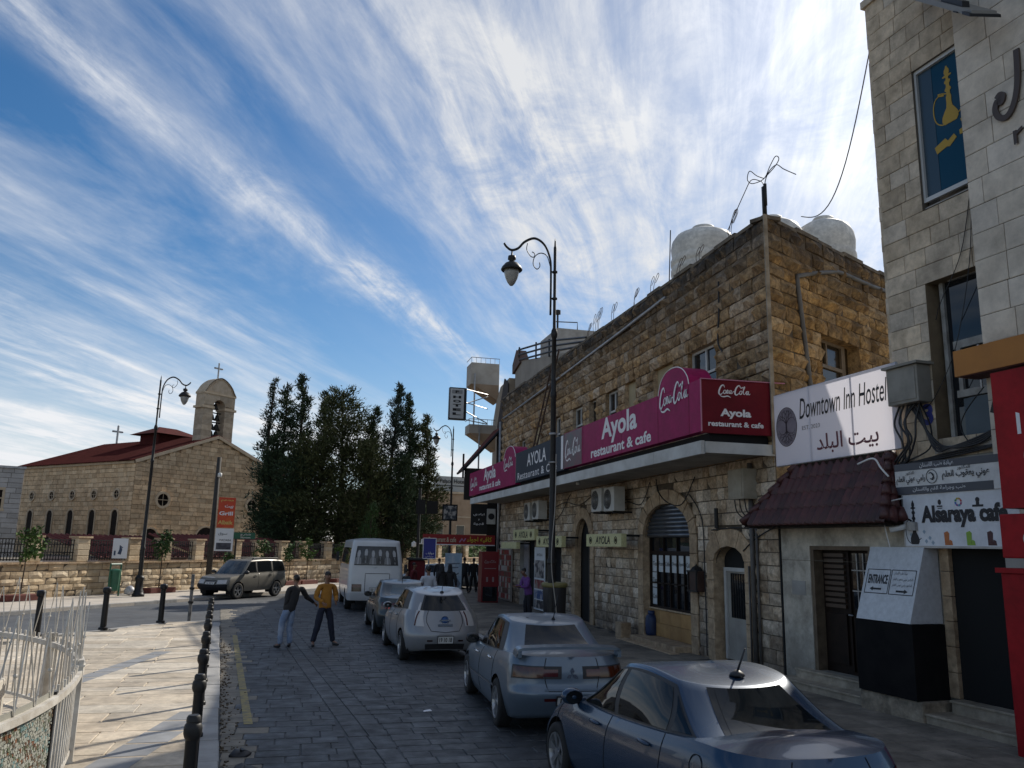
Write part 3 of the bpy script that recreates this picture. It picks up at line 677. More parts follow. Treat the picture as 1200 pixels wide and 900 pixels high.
b.tube(spline([q(14.45, 10.0), q(14.48, 10.22), q(14.62, 10.36), q(14.95, 10.52), q(15.25, 10.35), q(15.9, 9.86), q(16.05, 9.72), q(15.9, 9.6)], 6), .010, 5); b.tube(spline([q(14.42, 10.05), q(14.4, 10.25), q(14.24, 10.40), q(13.96, 10.42), q(13.7, 10.2), q(13.3, 9.9)], 6), .010, 5)
b.tube(spline([q(14.44, 10.33), q(14.72, 10.52), q(15.0, 10.76), q(15.1, 10.6), q(14.9, 10.42), q(14.44, 10.33), q(14.2, 10.5), q(13.98, 10.62), q(13.86, 10.5), q(14.05, 10.4), q(14.44, 10.33)], 6), .010, 5)
b.build("bent_rebar", IRON, stone_bld, smooth=True)

# ---------------------------------------------------------------- roof tanks
TANKM = mat("white_tank_plastic", (.72, .68, .60), (.56, .52, .45), rough=.6, scale=1.5, grit=[(2.5, .25), (9, .15)])
def tank(x, y, z, r, h, label):
    t = thing("water_tank", (x, y, z), label, "water tank", "roof water tanks")
    prof = [(r*.96, 0)]
    for k in range(4): prof += [(r, h*(.06+.14*k)), (r, h*(.13+.14*k)), (r*.965, h*(.16+.14*k)), (r*.965, h*(.18+.14*k))]
    prof += [(r*.99, h*.72), (r*.95, h*.82), (r*.82, h*.91), (r*.56, h*.97), (r*.36, h*.995)]
    b = MB(); b.lathe(prof, (x, y, z), 32); b.build("tank_body", TANKM, t, True)
    b = MB(); b.lathe([(r*.36, h-.05), (r*.37, h+.05), (r*.33, h+.1), (.1, h+.13), (0, h+.13)], (x, y, z), 20); b.lathe([(.1, 0), (.1, .14), (.05, .16), (0, .16)], (x+r*.62, y, z+h*.88), 10); b.build("tank_lid", TANKM, t, True)
    b = MB()
    for k in range(4): b.box((x+r*.6*cos(pi/4+k*pi/2), y+r*.6*sin(pi/4+k*pi/2), z-.32), (.09, .09, .6))
    b.box((x, y, z-.03), (r*2, r*2, .06)); b.build("stand", IRON, t)
tank(10.6, 20.0, 9.45, .93, 2.0, "squat white water tank on the stone roof, the one nearest the street")
tank(12.75, 19.9, 9.62, .90, 2.35, "white water tank half hidden behind the parapet, between two others")
tank(14.35, 19.7, 9.62, .86, 2.45, "white ribbed water tank on the stone roof beside the pale building")
b = MB(); b.prism([(0, 0), (.55, .12), (.55, .35), (0, .3)], (18.2, 23.0, 10.6), (1, 0, 0), (0, 0, 1), (0, -1, 0), .6)
# ---------------------------------------------------------------- rooftop room and rails behind the parapet
room = thing("rooftop_room", (9.6, 30, 9), "grey plastered rooftop room with a black pipe rail above the far end of the stone building", "rooftop room")
PLAST = mat("grey_plaster", (.33, .29, .24), (.25, .22, .185), rough=.9, scale=1.2, bump=.004, det=8)
b = MB(); b.prism([(29.2, 8.95), (37.4, 8.95), (37.4, 11.1), (36.0, 11.05), (29.2, 9.9)], (9.6, 0, 0), (0, 1, 0), (0, 0, 1), (1, 0, 0), 4); b.build("wall", PLAST, room)
b = MB()
for dz in (.18, .42, .66): b.tube([(9.55, 36.6, 11.1+dz*1.05-.1), (9.55, 31.5, 10.25+dz), (9.55, 27.0, 9.55+dz*.6)], .045, 6)
for y, z in ((36.5, 11.05), (33.6, 10.6), (31.6, 10.25)): b.tube([(9.55, y, z), (9.55, y, z+.75)], .04, 6)
b.build("rail", BLACK, room)
b = MB(); b.prism([(36.2, 11.0), (37.6, 10.7), (37.6, 11.15), (36.9, 11.75)], (9.5, 0, 0), (0, 1, 0), (0, 0, 1), (1, 0, 0), .5); b.build("roof_flashing", mat("rust_brown_metal", (.10, .05, .035), rough=.7), room)
tower_ = thing("stair_tower", (13, 39.5, 9), "grey concrete stair tower with a small camera mast behind the rooftop rail", "stair tower")
b = MB(); b.box((13.2, 39.5, 11.2), (2.6, 3.0, 4.3)); b.build("wall", CONC, tower_)
b = MB(); b.tube([(12.1, 38.6, 13.3), (12.1, 38.6, 14.3)], .05, 6); b.lathe([(0, 0), (.16, .04), (.16, .24), (0, .3)], (12.1, 38.6, 14.2), 8); b.tube([(11.9, 38.3, 13.3), (11.9, 38.3, 13.75), (13.0, 38.1, 13.75), (13, 38.1, 13.3)], .03, 5); b.build("mast", IRON, tower_)
# ---------------------------------------------------------------- ladder
lad = thing("ladder", (8.9, 29.6, 5.9), "rusty brown ladder leaning on the stone front behind the lamp post", "ladder")
A, B = Vector((8.72, 31.0, 5.6)), Vector((8.93, 28.25, 9.75)); off = Vector((0, .38, .1))
for k in (0, 1):
    b = MB(); b.tube([A+off*k, B+off*k*1.2], .035, 6); b.build("side_rail", mat("rusty_brown", (.09, .05, .035), (.05, .03, .022), rough=.8), lad)
for k in range(13):
    b = MB(); p = A.lerp(B, (k+.7)/13.5); b.tube([p, p+off*1.1], .018, 6); b.build("rung", MATS["rusty_brown"], lad)
# ---------------------------------------------------------------- small things on the shop front
def ac_unit(y0, y1, z0, x, label):
    t = thing("air_conditioner", (x, (y0+y1)/2, z0), label, "air conditioner", "outdoor air conditioners on the shop front")
    h = .68; d = .34; c = (y0+y1)/2; w = y1-y0
    b = MB(); b.obox((x, y0, z0), (d, 0, 0), (0, w, 0), (0, 0, h)); bev(b.build("case", mat("ac_white", (.58, .57, .53), (.47, .455, .42), rough=.5, scale=3), t), .02)
    M = Matrix.Rotation(-pi/2, 3, 'Y')
    b = MB(); b.lathe([(.0, .004), (.27, .004), (.29, -.004)], (x-.002, c+w*.12, z0+h/2), 24, M=M); b.build("fan", BLACK, t)
    b = MB()
    for k in range(5): rr = .07+.05*k; b.tube([(x-.014, c+w*.12+rr*cos(a*pi/12), z0+h/2+rr*sin(a*pi/12)) for a in range(24)], .006, 4, closed=True)
    for k in range(12): b.tube([(x-.012, c+w*.12+.05*cos(k*pi/6), z0+h/2+.05*sin(k*pi/6)), (x-.012, c+w*.12+.28*cos(k*pi/6), z0+h/2+.28*sin(k*pi/6))], .004, 4)
    b.lathe([(0, .012), (.045, .012), (.045, 0)], (x-.012, c+w*.12, z0+h/2), 12, M=M); b.build("grille", GREYP, t)
    for yb in (y0+.1, y1-.15): b = MB(); b.obox((x+.02, yb, z0-.05), (.6, 0, 0), (0, .05, 0), (0, 0, .05)); b.build("bracket", IRON, t)
ac_unit(21.55, 22.35, 3.53, 8.45, "nearer white air conditioner of the close pair under the canopy beside the big arched window")
ac_unit(22.55, 23.4, 3.55, 8.45, "farther white air conditioner of the close pair under the canopy beside the big arched window")
ac_unit(29.1, 29.95, 3.5, 8.45, "white air conditioner over the doorway just left of the lamp post")
ac_unit(30.3, 31.1, 3.48, 8.45, "air conditioner behind another, farthest under the canopy above the doorway")
t = thing("meter_box", (9.0, 15.4, 3.6), "beige utility box with hanging cables under the canopy corner", "utility box")
b = MB(); b.obox((8.72, 15.05, 3.55), (.33, 0, 0), (0, .62, 0), (0, 0, .62)); bev(b.build("case", mat("beige_box", (.36, .32, .25), (.28, .25, .19), rough=.6), t), .015)
b = MB(); b.obox((8.705, 15.1, 3.6), (.016, 0, 0), (0, .52, 0), (0, 0, .52)); b.build("door", MATS["beige_box"], t)
b = MB()
for y in (15.15, 15.35, 15.55): b.tube(spline([(8.8, y, 3.56), (8.86, y+.02, 3.3), (8.99, y-.1, 3.1), (9.0, y-.2, 2.8)], 5), .013, 5)
b.build("cables", PLASTIC, t, True)
t = thing("wall_lantern", (8.97, 17.6, 1.6), "dark brown metal lantern box fixed between the arched window and the small door", "lantern")
b = MB(); b.box((8.91, 17.57, 1.80), (.2, .44, .46)); bev(b.build("case", mat("dark_bronze", (.05, .022, .016), (.025, .012, .01), rough=.5), t), .02)
b = MB(); b.lathe([(.16, 0), (.1, .08), (.03, .12), (0, .16)], (8.91, 17.57, 2.03), 8)
for dy in (-.2, .2): b.box((8.80, 17.57+dy, 1.80), (.03, .04, .46))
b.box((8.8, 17.57, 1.58), (.04, .5, .04)); b.box((8.8, 17.57, 2.02), (.04, .5, .04)); b.build("frame", IRON, t)
t = thing("gas_cylinder", (9.15, 20.62, .29), "dark blue gas cylinder standing on the step of the arched window", "gas cylinder")
b = MB(); b.lathe([(.13, 0), (.15, .02), (.16, .08), (.16, .42), (.13, .5), (.05, .55), (.03, .6), (0, .6)], (9.12, 20.60, .29), 16); b.build("bottle", mat("dark_blue_paint", (.012, .03, .10), (.008, .02, .06), rough=.5), t, True)
b = MB(); b.lathe([(.09, .5), (.09, .62)], (9.12, 20.60, .29), 12); b.build("collar", MATS["dark_blue_paint"], t, True)
# ================================================================ signs over the canopy
PINK = mat("magenta_sign_vinyl", (.30, .006, .085), (.27, .006, .075), rough=.55, scale=.8, spec=.2, grit=[(1.2, .2), (6, .1)])
PINKD = mat("dark_red_sign_vinyl", (.15, .005, .014), (.13, .004, .011), rough=.55, scale=.8, spec=.2, grit=(1.5, .25))
LETW = mat("sign_white", (.74, .72, .72), rough=.5)
CHAR = mat("charcoal_sign_vinyl", (.035, .045, .06), (.03, .037, .05), rough=.6, scale=1, spec=.2)
YELL = mat("yellow_sign_panel", (.64, .60, .31), (.56, .52, .27), rough=.5, scale=3, grit=[(3, .2), (14, .15)])
SGN = (-1, 0, 0); UL = (0, -1, 0); UZ = (0, 0, 1)          # street-facing signs read towards -Y
def script_logo(parent, o, u, v, n, w, m, name="script_logo", h=None):
    """the flowing two-word cola script, drawn as brush strokes in a 10 x 3 field"""
    h = h or w*.34; S = lambda pts: [(x/10*w, y/3.4*h) for x, y in pts]; k = w/10; b = MB()
    def st(pts, t0, t1=None, nn=5):
        P = spline([tuple(p)+(0,) for p in pts], nn); N = len(P)-1; t1 = t0 if t1 is None else t1
        ws = [k*(t0+(t1-t0)*sin(pi*i/N)) for i in range(N+1)]; b.ribbon(S([(p.x, p.y) for p in P]), ws, o, u, v, n, .004)
    st([(2.0, 2.5), (1.7, 3.1), (1.1, 2.9), (.55, 2.1), (.3, 1.2), (.5, .75), (1.0, .85), (1.5, 1.3)], .10, .42)       # first capital
    st([(.4, .8), (.9, .35), (1.8, .25), (2.7, .45), (3.3, .3), (3.7, .1)], .05, .30)                                      # tail underneath
    st([(2.1, 1.9), (1.75, 1.7), (1.65, 1.2), (1.95, 1.0), (2.3, 1.3), (2.35, 1.75), (2.1, 1.9)], .14, .24)
    st([(2.3, 1.5), (2.6, 1.1), (3.0, 1.75), (2.75, 1.9), (2.6, 1.5), (2.7, 1.1), (3.05, 1.15)], .12, .22)
    st([(3.05, 1.15), (3.4, 1.75), (3.7, 1.85), (3.4, 1.7), (3.35, 1.2), (3.65, 1.15), (3.95, 1.9), (3.85, 1.3), (4.05, 1.1), (4.35, 1.45)], .12, .22)
    st([(4.25, 1.55), (4.75, 1.62)], .16, .2)
    st([(6.7, 2.5), (6.35, 3.15), (5.75, 2.95), (5.2, 2.2), (4.95, 1.3), (5.2, .85), (5.7, .95), (6.2, 1.4)], .10, .42)  # second capital
    st([(6.4, 2.9), (6.8, 2.6), (7.3, 2.75), (7.9, 2.5)], .06, .30)
    st([(6.75, 1.9), (6.4, 1.7), (6.3, 1.2), (6.6, 1.0), (6.95, 1.3), (7.0, 1.75), (6.75, 1.9)], .14, .24)
    st([(7.0, 1.5), (7.4, 1.9), (7.85, 2.75), (7.75, 2.95), (7.5, 2.5), (7.4, 1.4), (7.6, 1.05), (7.9, 1.2)], .12, .24)
    st([(7.9, 1.2), (8.3, 1.8), (8.65, 1.85), (8.35, 1.7), (8.25, 1.2), (8.55, 1.1), (8.95, 1.9), (8.85, 1.25), (9.1, 1.05), (9.4, 1.3)], .12, .24)
    return b.build(name, m, parent)
X0 = 7.5
def fascia(y0, y1, zb, zt, m, name, label, cat, group=None, dep=.22):
    t = thing(name, (X0, (y0+y1)/2, zb), label, cat, group)
    b = MB(); b.obox((X0, y0, zb), (dep, 0, 0), (0, y1-y0, 0), (0, 0, zt-zb)); b.build("panel", m, t); return t
def lobe(t, y0, y1, zb, zt, m, dep=.55):
    """raised rounded head at the end of a fascia sign"""
    poly = [(y0, zb)]; hw = (y1-y0)/2; c = (y0+y1)/2
    prof = [(0, 0), (.02, .22), (.10, .62), (.24, .9), (.40, 1.0), (.56, 1.0), (.70, .92), (.84, .72), (.96, .35), (1, 0)]
    pr = [p for p in spline([(a, z, 0) for a, z in prof], 3)]
    poly = [(y1 - p.x*(y1-y0), zb + p.y*(zt-zb)) for p in pr]
    b = MB(); b.prism(poly, (X0-.006, 0, 0), (0, 1, 0), UZ, (1, 0, 0), dep); b.build("raised_head", m, t)
    b = MB(); P = [(X0-.01, y, z) for y, z in poly]; b.tube(P, .012, 4); b.build("edge_trim", LETW, t)
t = fascia(14.43, 23.16, 4.79, 5.84, PINK, "shop_sign", "long magenta cafe sign with a rounded head, at the near corner of the canopy", "shop sign", "magenta cafe signs on the canopy", .2)
lobe(t, 14.92, 16.4, 5.82, 6.30, PINK)
e = X0-.001
text("Ayola", (e, 19.98, 5.12), UL, UZ, SGN, w=2.35, h=.70, m=LETW, parent=t, bold=.03)
text("restaurant & cafe", (e, 20.78, 4.87), UL, UZ, SGN, w=3.95, h=.27, m=LETW, parent=t, bold=.028)
script_logo(t, (e-.012, 16.36, 5.38), UL, UZ, SGN, 1.5, LETW, h=.62)
# photo strip at the sign's far end: two bottles' worth of pale blocks behind the script
b = MB(); b.obox((e-.004, 21.55, 4.80), (.004, 0, 0), (0, 1.58, 0), (0, 0, 1.02)); b.build("printed_strip", mat("dark_print", (.12, .02, .045), (.05, .06, .07), rough=.4, scale=2.5), t)
script_logo(t, (e-.006, 23.05, 4.95), UL, UZ, SGN, 1.5, LETW, h=.7)
for ya in (14.95, 16.45, 18.6, 21.45): 
    b = MB(); b.obox((e-.002, ya, 4.79), (.002, 0, 0), (0, .012, 0), (0, 0, 1.05)); b.build("panel_joint", PINKD, t)
# the end return of the sign
b = MB(); A = Vector((7.5, 14.43, 0)); Bq = Vector((9.02, 14.35, 0)); Uq = (Bq-A).normalized(); Nq = Vector((Uq.y, -Uq.x, 0)); Lq = (Bq-A).length
b.obox(A+Vector((0, -.004, 4.76)), Uq*Lq, -Nq*.05, (0, 0, 1.09)); b.build("end_panel", PINKD, t)
Aq = A+Vector((0, -.004, 0))+Nq*.001
script_logo(t, Aq+Uq*.36+Vector((0, 0, 5.48)), Uq, UZ, Nq, .74, LETW, h=.28)
text("Ayola", Aq+Uq*.40+Vector((0, 0, 5.06)), Uq, UZ, Nq, w=.66, h=.20, m=LETW, parent=t, bold=.04)
text("restaurant & cafe", Aq+Uq*.14+Vector((0, 0, 4.90)), Uq, UZ, Nq, w=1.18, h=.11, m=LETW, parent=t, bold=.03)
b = MB(); b.obox(A+Vector((-.01, -.02, 5.83)), Uq*(Lq+.3), Nq*.01, (0, 0, .02)); b.obox(A+Vector((-.01, -.015, 4.79)), (.02, 0, 0), (0, .02, 0), (0, 0, 1.05)); b.build("edge_trim", mat("pink_edge", (.45, .16, .24), rough=.4), t)
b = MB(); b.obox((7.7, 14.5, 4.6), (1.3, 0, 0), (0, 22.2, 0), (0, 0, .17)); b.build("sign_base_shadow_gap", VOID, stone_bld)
t = fascia(23.2, 28.85, 4.76, 5.83, CHAR, "shop_sign", "charcoal sign reading AYOLA between the two magenta signs", "shop sign", None, .18)
text("AYOLA", (e, 27.3, 5.22), UL, UZ, SGN, w=2.3, h=.44, m=LETW, parent=t, bold=.012)
text("Restaurant & Cafe", (e, 28.55, 4.83), UL, UZ, SGN, w=4.7, h=.26, m=LETW, parent=t, bold=.01, space=1.15)
b = MB(); b.obox((e-.004, 23.22, 4.80), (.005, 0, 0), (0, .22, 0), (0, 0, 1.0)); b.build("end_strip", LETW, t)
b = MB(); b.obox((e-.004, 23.2, 4.76), (.01, 0, 0), (0, .03, 0), (0, 0, 1.07)); b.obox((e-.004, 28.82, 4.76), (.01, 0, 0), (0, .03, 0), (0, 0, 1.07)); b.build("edge_trim", GREYP, t)
t = fascia(28.9, 37.3, 4.72, 5.76, PINK, "shop_sign", "magenta cafe sign at the far end of the canopy beyond the charcoal sign", "shop sign", "magenta cafe signs on the canopy", .2)
lobe(t, 28.9, 30.7, 5.72, 6.20, PINK)
text("Ayola", (e, 34.25, 5.06), UL, UZ, SGN, w=2.2, h=.66, m=LETW, parent=t, bold=.03)
text("restaurant & cafe", (e, 35.1, 4.84), UL, UZ, SGN, w=3.9, h=.25, m=LETW, parent=t, bold=.028)
script_logo(t, (e-.012, 30.65, 5.28), UL, UZ, SGN, 1.5, LETW, h=.55)
script_logo(t, (e-.006, 37.05, 4.92), UL, UZ, SGN, 1.6, LETW, h=.62)
# small yellow blade signs over the doors
def blade(y0, y1, zb, zt, x, label, txt="AYOLA"):
    t = thing("door_sign", (x, (y0+y1)/2, zb), label, "door sign", "yellow cafe signs over the doors")
    b = MB(); b.obox((x, y0, zb), (.16, 0, 0), (0, y1-y0, 0), (0, 0, zt-zb)); bev(b.build("panel", YELL, t), .012)
    w = y1-y0
    if txt:
        text(txt, (x-.001, y1-w*.29, zb+(zt-zb)*.2), UL, UZ, SGN, w=w*.42, h=(zt-zb)*.62, m=BLACK, parent=t, bold=.02, shear=.15)
        for c in (.14, .86):
            b = MB(); b.lathe([(0, .004), (w*.018, .004)], (x-.001, y1-w*c, (zb+zt)/2), 12, M=Matrix.Rotation(-pi/2, 3, 'Y')); b.tube([(x-.004, y1-w*c+w*.034*cos(a*pi/6), (zb+zt)/2+w*.034*sin(a*pi/6)) for a in range(12)], w*.004, 4, closed=True); b.build("round_emblem", BLACK, t)
    for yb in (y0+.1, y1-.15): b = MB(); b.obox((x+.14, yb, zt-.08), (9.05-x-.14, 0, 0), (0, .05, 0), (0, 0, .06)); b.build("bracket", IRON, t)
blade(20.95, 23.75, 2.54, 2.90, 8.42, "yellow AYOLA sign standing out below the paired air conditioners")
blade(26.2, 29.2, 2.50, 2.87, 8.42, "yellow AYOLA sign partly hidden by the lamp post")
blade(29.5, 32.6, 2.74, 3.15, 8.42, "yellow AYOLA sign left of the lamp post, over the far doorway")
blade(32.15, 34.7, 2.40, 2.66, 8.44, "plain yellow sign above the red product wall at the far end", None)
t = thing("poster_banner", (8.9, 30.2, .2), "tall white banner of photos standing in the doorway left of the lamp post", "banner")
b = MB(); b.obox((8.86, 29.55, .18), (.03, 0, 0), (0, 1.4, 0), (0, 0, 2.3)); b.build("sheet", mat("banner_white", (.62, .63, .63), rough=.6), t)
PH = [mat("dark_photo", (.03, .035, .045), (.35, .33, .31), rough=.5, scale=4, lo=.45, hi=.55), mat("red_photo", (.22, .03, .03), (.30, .26, .22), rough=.5, scale=4, lo=.45, hi=.55), mat("blue_photo", (.04, .09, .22), (.4, .4, .42), rough=.5, scale=4, lo=.45, hi=.55)]
for k, (z0, z1) in enumerate(((1.35, 2.0), (.95, 1.28), (.58, .90), (.24, .54))):
    b = MB(); b.obox((8.855, 29.63, z0), (.005, 0, 0), (0, 1.24, 0), (0, 0, z1-z0)); b.build("printed_photo", PH[k % 3], t)
text("AYOLA", (8.855, 30.6, 2.15), UL, UZ, SGN, w=.75, h=.10, m=PLASTIC, parent=t)
t = thing("product_wall", (8.95, 36, .15), "wall of hanging red and white snack packets under the plain yellow sign", "product display")
b = MB(); b.obox((8.92, 34.75, .18), (.06, 0, 0), (0, 2.55, 0), (0, 0, 2.2)); b.build("rack_panel", mat("pale_rack", (.3, .27, .24), rough=.7), t)
PK = [mat("packet_"+n, c, rough=.35) for n, c in (("red", (.28, .02, .025)), ("crimson", (.17, .015, .03)), ("white", (.48, .44, .40)), ("brown", (.10, .05, .03)))]
for j in range(9):
    for k in range(9):
        b = MB(); y = 34.85+k*.27; z = .26+j*.235; b.obox((8.885, y, z), (.03, 0, 0), (0, .235, .0), (0, random.uniform(-.015, .015), .2)); b.build("packet", random.choice((PK[0], PK[0], PK[1], PK[2], PK[3])), t)
# ================================================================ the pale stone corner building and the small white annex beside it
PU = Vector((.09237, -.99572, 0)); PN = Vector((-.99572, -.09237, 0)); P0 = Vector((9.05, 14.30, 0))
def pp(u, off, z): return P0 + PU*u + PN*off + Vector((0, 0, z))
def pbox(mb, u0, u1, f0, f1, z0, z1): return mb.obox(pp(u0, f0, z0), PU*(u1-u0), PN*(f1-f0), (0, 0, z1-z0))
ASH = mat("pale_ashlar", (.64, .52, .375), (.46, .36, .245), rough=.85, scale=1.6, bump=.004, bscale=22, isl=.16, c3=(.55, .47, .37), det=9, grit=(4, .35))
ASH2 = mat("clean_ashlar", (.62, .545, .445), (.51, .44, .35), rough=.8, scale=1.3, bump=.003, bscale=22, isl=.09, c3=(.60, .535, .45), det=9, grit=(3, .22))
JOINT = mat("dark_joint", (.13, .11, .085), rough=.95)
WPLAST = mat("dirty_white_plaster", (.66, .60, .50), (.42, .37, .295), rough=.85, scale=1.4, bump=.003, bscale=18, det=9, top=(1.5, .1, (.14, .12, .095), .85), grit=(2.5, .45))
pale = thing("corner_building", tuple(pp(3.1, 0, 0)), "tall pale ashlar building at the right edge with the blue shisha window", "building")
TOP = 12.25
ZP = courses(3.95, TOP, .31, .04, seed=21); low_op = (3.9, 5.4, 4.12, snap(ZP, 6.86), 0); upp_op = (3.97, 5.2, snap(ZP, 8.06), snap(ZP, 10.42), 0)
sh = lambda op: (op[0]-3.1, op[1]-3.1, op[2], op[3], op[4])
B0 = pp(3.1, 0, 0)
stone_wall(pale, B0, PU, PN, 2.1, ZP, (.34, .72), [sh(low_op), sh(upp_op)], ASH, JOINT, n_ind=170, depth=.016, gap=.010, kind='smooth', seed=31, jitter=.002)
stone_wall(pale, pp(5.03, .26, 0), PU, PN, 3.4, courses(3.0, TOP+.6, .405, .01, seed=22), (.5, .95), [], ASH2, JOINT, n_ind=120, depth=.016, gap=.010, kind='smooth', seed=33, jitter=.002, name="pilaster_stone")
b = MB(); pbox(b, 5.04, 8.4, -.3, .245, 0, TOP+.6); pbox(b, 3.12, 3.85, -.5, -.03, 0, TOP-.05); pbox(b, 3.8, 5.1, -.5, -.03, 6.9, 8.0); pbox(b, 3.8, 5.1, -.5, -.03, 10.45, TOP-.05); pbox(b, 3.12, 8.4, -6, -.8, 3.0, TOP-.02); pbox(b, 3.8, 5.1, -.5, -.03, 3.3, 4.1); b.build("core", CONC, pale)
for k in range(30):
    bb = MB(); z = 3.98+k*.275; pbox(bb, 3.06+random.uniform(-.012, .012), 3.13, -.5, .012, z, z+.268); bb.build("quoin", ASH, pale)
b = MB(); pbox(b, 3.0, 5.1, -.5, .06, TOP-.02, TOP+.12); b.build("coping", ASH, pale)
reveal(pale, B0, PU, PN, sh(low_op), .27, mat("worn_reveal", (.22, .165, .10), (.14, .10, .06), rough=.8, scale=3, det=8))
reveal(pale, B0, PU, PN, sh(upp_op), .12, JOINT)
w = fill(pale, B0, PU, PN, sh((3.95, 5.2, 8.1, 10.40, 0)), .07, glass("tinted_blue_glass", (.008, .045, .075), .08), "shisha_window")
bars(w, B0, PU, PN, [(.85, .91, 8.08, 10.42), (.91, 2.0, 8.08, 8.15), (.91, 2.0, 10.35, 10.42)], .068, .05, mat("white_window_frame", (.55, .55, .53), rough=.4), "window_frame")
bars(w, B0, PU, PN, [(.91, 1.17, 8.15, 10.35)], .0665, .002, glass("pale_tinted_glass", (.05, .075, .095), .15), "curtain_strip")
SHI = mat("mustard_vinyl", (.42, .26, .02), rough=.5)
def shisha(parent, o, u, n, w, h, m, name="shisha_emblem", hose=True):
    """hookah silhouette in a w x h field: bowl, stem, flask and a curling hose"""
    b = MB(); pr = [(0, .0), (.17, .0), (.23, .06), (.22, .14), (.15, .22), (.085, .28), (.07, .36), (.075, .46), (.05, .5), (.05, .55), (.09, .57), (.09, .60), (.05, .63), (.045, .68), (.085, .71), (.085, .74), (.04, .76), (.035, .80), (.13, .82), (.13, .835), (.05, .85), (.075, .88), (.07, .93), (.03, .97), (.02, 1.0), (0, 1.0)]
    poly = [(x*w, z*h) for x, z in pr] + [(-x*w, z*h) for x, z in pr[::-1][1:-1]]
    o = Vector(o); b.prism(poly, o, u, (0, 0, 1), n, .004)
    if hose:
        P = spline([(-.05, .52, 0), (-.22, .56, 0), (-.40, .50, 0), (-.46, .32, 0), (-.40, .12, 0), (-.2, .02, 0), (.1, .06, 0), (.34, .14, 0)], 6); b.ribbon([(p.x*w, p.y*h) for p in P], .028*w, o, u, (0, 0, 1), n, .003)
        P = spline([(-.12, .53, 0), (-.26, .565, 0), (-.30, .57, 0)], 4); b.ribbon([(p.x*w, p.y*h) for p in P], .08*w, o, u, (0, 0, 1), n, .003)
    return b.build(name, m, parent)
shisha(w, pp(4.56, -.066, 9.22), PU, PN, .66, .98, SHI)
b = MB(); b.ribbon([(0, 0), (.20, .06), (.25, .02), (.38, .10)], [.13, .15, .11, .09], pp(4.24, -.066, 8.87), PU, (0, 0, 1), PN); b.ribbon([(.46, .11), (.62, .12), (.72, .18), (.95, .2)], [.08, .12, .10, .13], pp(4.24, -.066, 8.87), PU, (0, 0, 1), PN); b.ribbon([(.5, .3), (.9, .34)], .05, pp(4.24, -.066, 8.87), PU, (0, 0, 1), PN); b.build("lettering", SHI, w)
w = fill(pale, B0, PU, PN, sh((3.95, 5.35, 4.15, 6.9, 0)), .22, GLASSD, "lower_window")
AL2 = mat("weathered_frame", (.36, .35, .32), (.2, .19, .17), rough=.6, scale=5)
bars(w, B0, PU, PN, [(.88, .95, 4.12, 6.86), (1.05, 2.2, 6.72, 6.82), (1.05, 2.2, 5.62, 5.74), (1.05, 2.2, 4.86, 4.97), (1.10, 1.17, 4.97, 5.62), (1.17, 2.2, 5.5, 5.57)], .215, .05, AL2, "window_frame")
bars(w, B0, PU, PN, [(1.12, 2.2, 4.2, 4.84)], .214, .01, mat("blue_grey_sheet", (.065, .095, .12), (.05, .075, .095), rough=.5, scale=2), "covered_pane")
b = MB(); pbox(b, 3.85, 5.3, -.42, .05, 4.02, 4.12); pbox(b, 3.35, 5.1, -.3, .0, 3.9, 4.02); b.build("window_ledge", CONC, pale)
bars(pale, B0, PU, PN, [(1.62, 1.645, 4.9, 5.55)], .0, .02, ALU, "stay")
# painted house number and applied letters
text("3", pp(3.66, .022, 4.48), PU, UZ, PN, w=.19, h=.34, m=mat("blue_paint", (.03, .04, .22), rough=.6), parent=pale, bold=.05, name="house_number")
b = MB(); P = spline([(.0, .38, 0), (.05, .42, 0), (.10, .38, 0), (.06, .30, 0), (.0, .34, 0), (-.04, .22, 0), (.02, .08, 0), (.14, .05, 0), (.26, .2, 0), (.34, .5, 0), (.37, .95, 0)], 5); b.ribbon([(p.x, p.y) for p in P], .085, pp(5.66, .29, 8.55), PU, UZ, PN, .03)
b.ribbon([(.22, -.42), (.22, -.22)], .05, pp(5.66, .29, 8.55), PU, UZ, PN, .03); b.ribbon([(.24, -.27), (.34, -.22)], .04, pp(5.66, .29, 8.55), PU, UZ, PN, .03)
b.build("metal_lettering", mat("brown_metal", (.06, .04, .03), rough=.5), pale)
# wires hanging from the upper window
b = MB(); b.tube(spline([pp(4.86, .03, 7.9), pp(4.62, .05, 7.0), pp(4.2, .06, 6.35), pp(4.05, .03, 6.1)], 6), .008, 4); b.tube(spline([pp(4.88, .03, 7.9), pp(4.75, .05, 6.8), pp(4.4, .06, 5.6), pp(3.95, .06, 4.9), pp(3.7, .05, 4.75)], 6), .008, 4); b.tube(spline([pp(4.8, .05, 4.9), pp(4.5, .08, 4.6), pp(4.36, .06, 4.35), pp(4.5, .06, 4.1)], 6), .01, 4); b.build("hanging_wire", PLASTIC, pale, True)
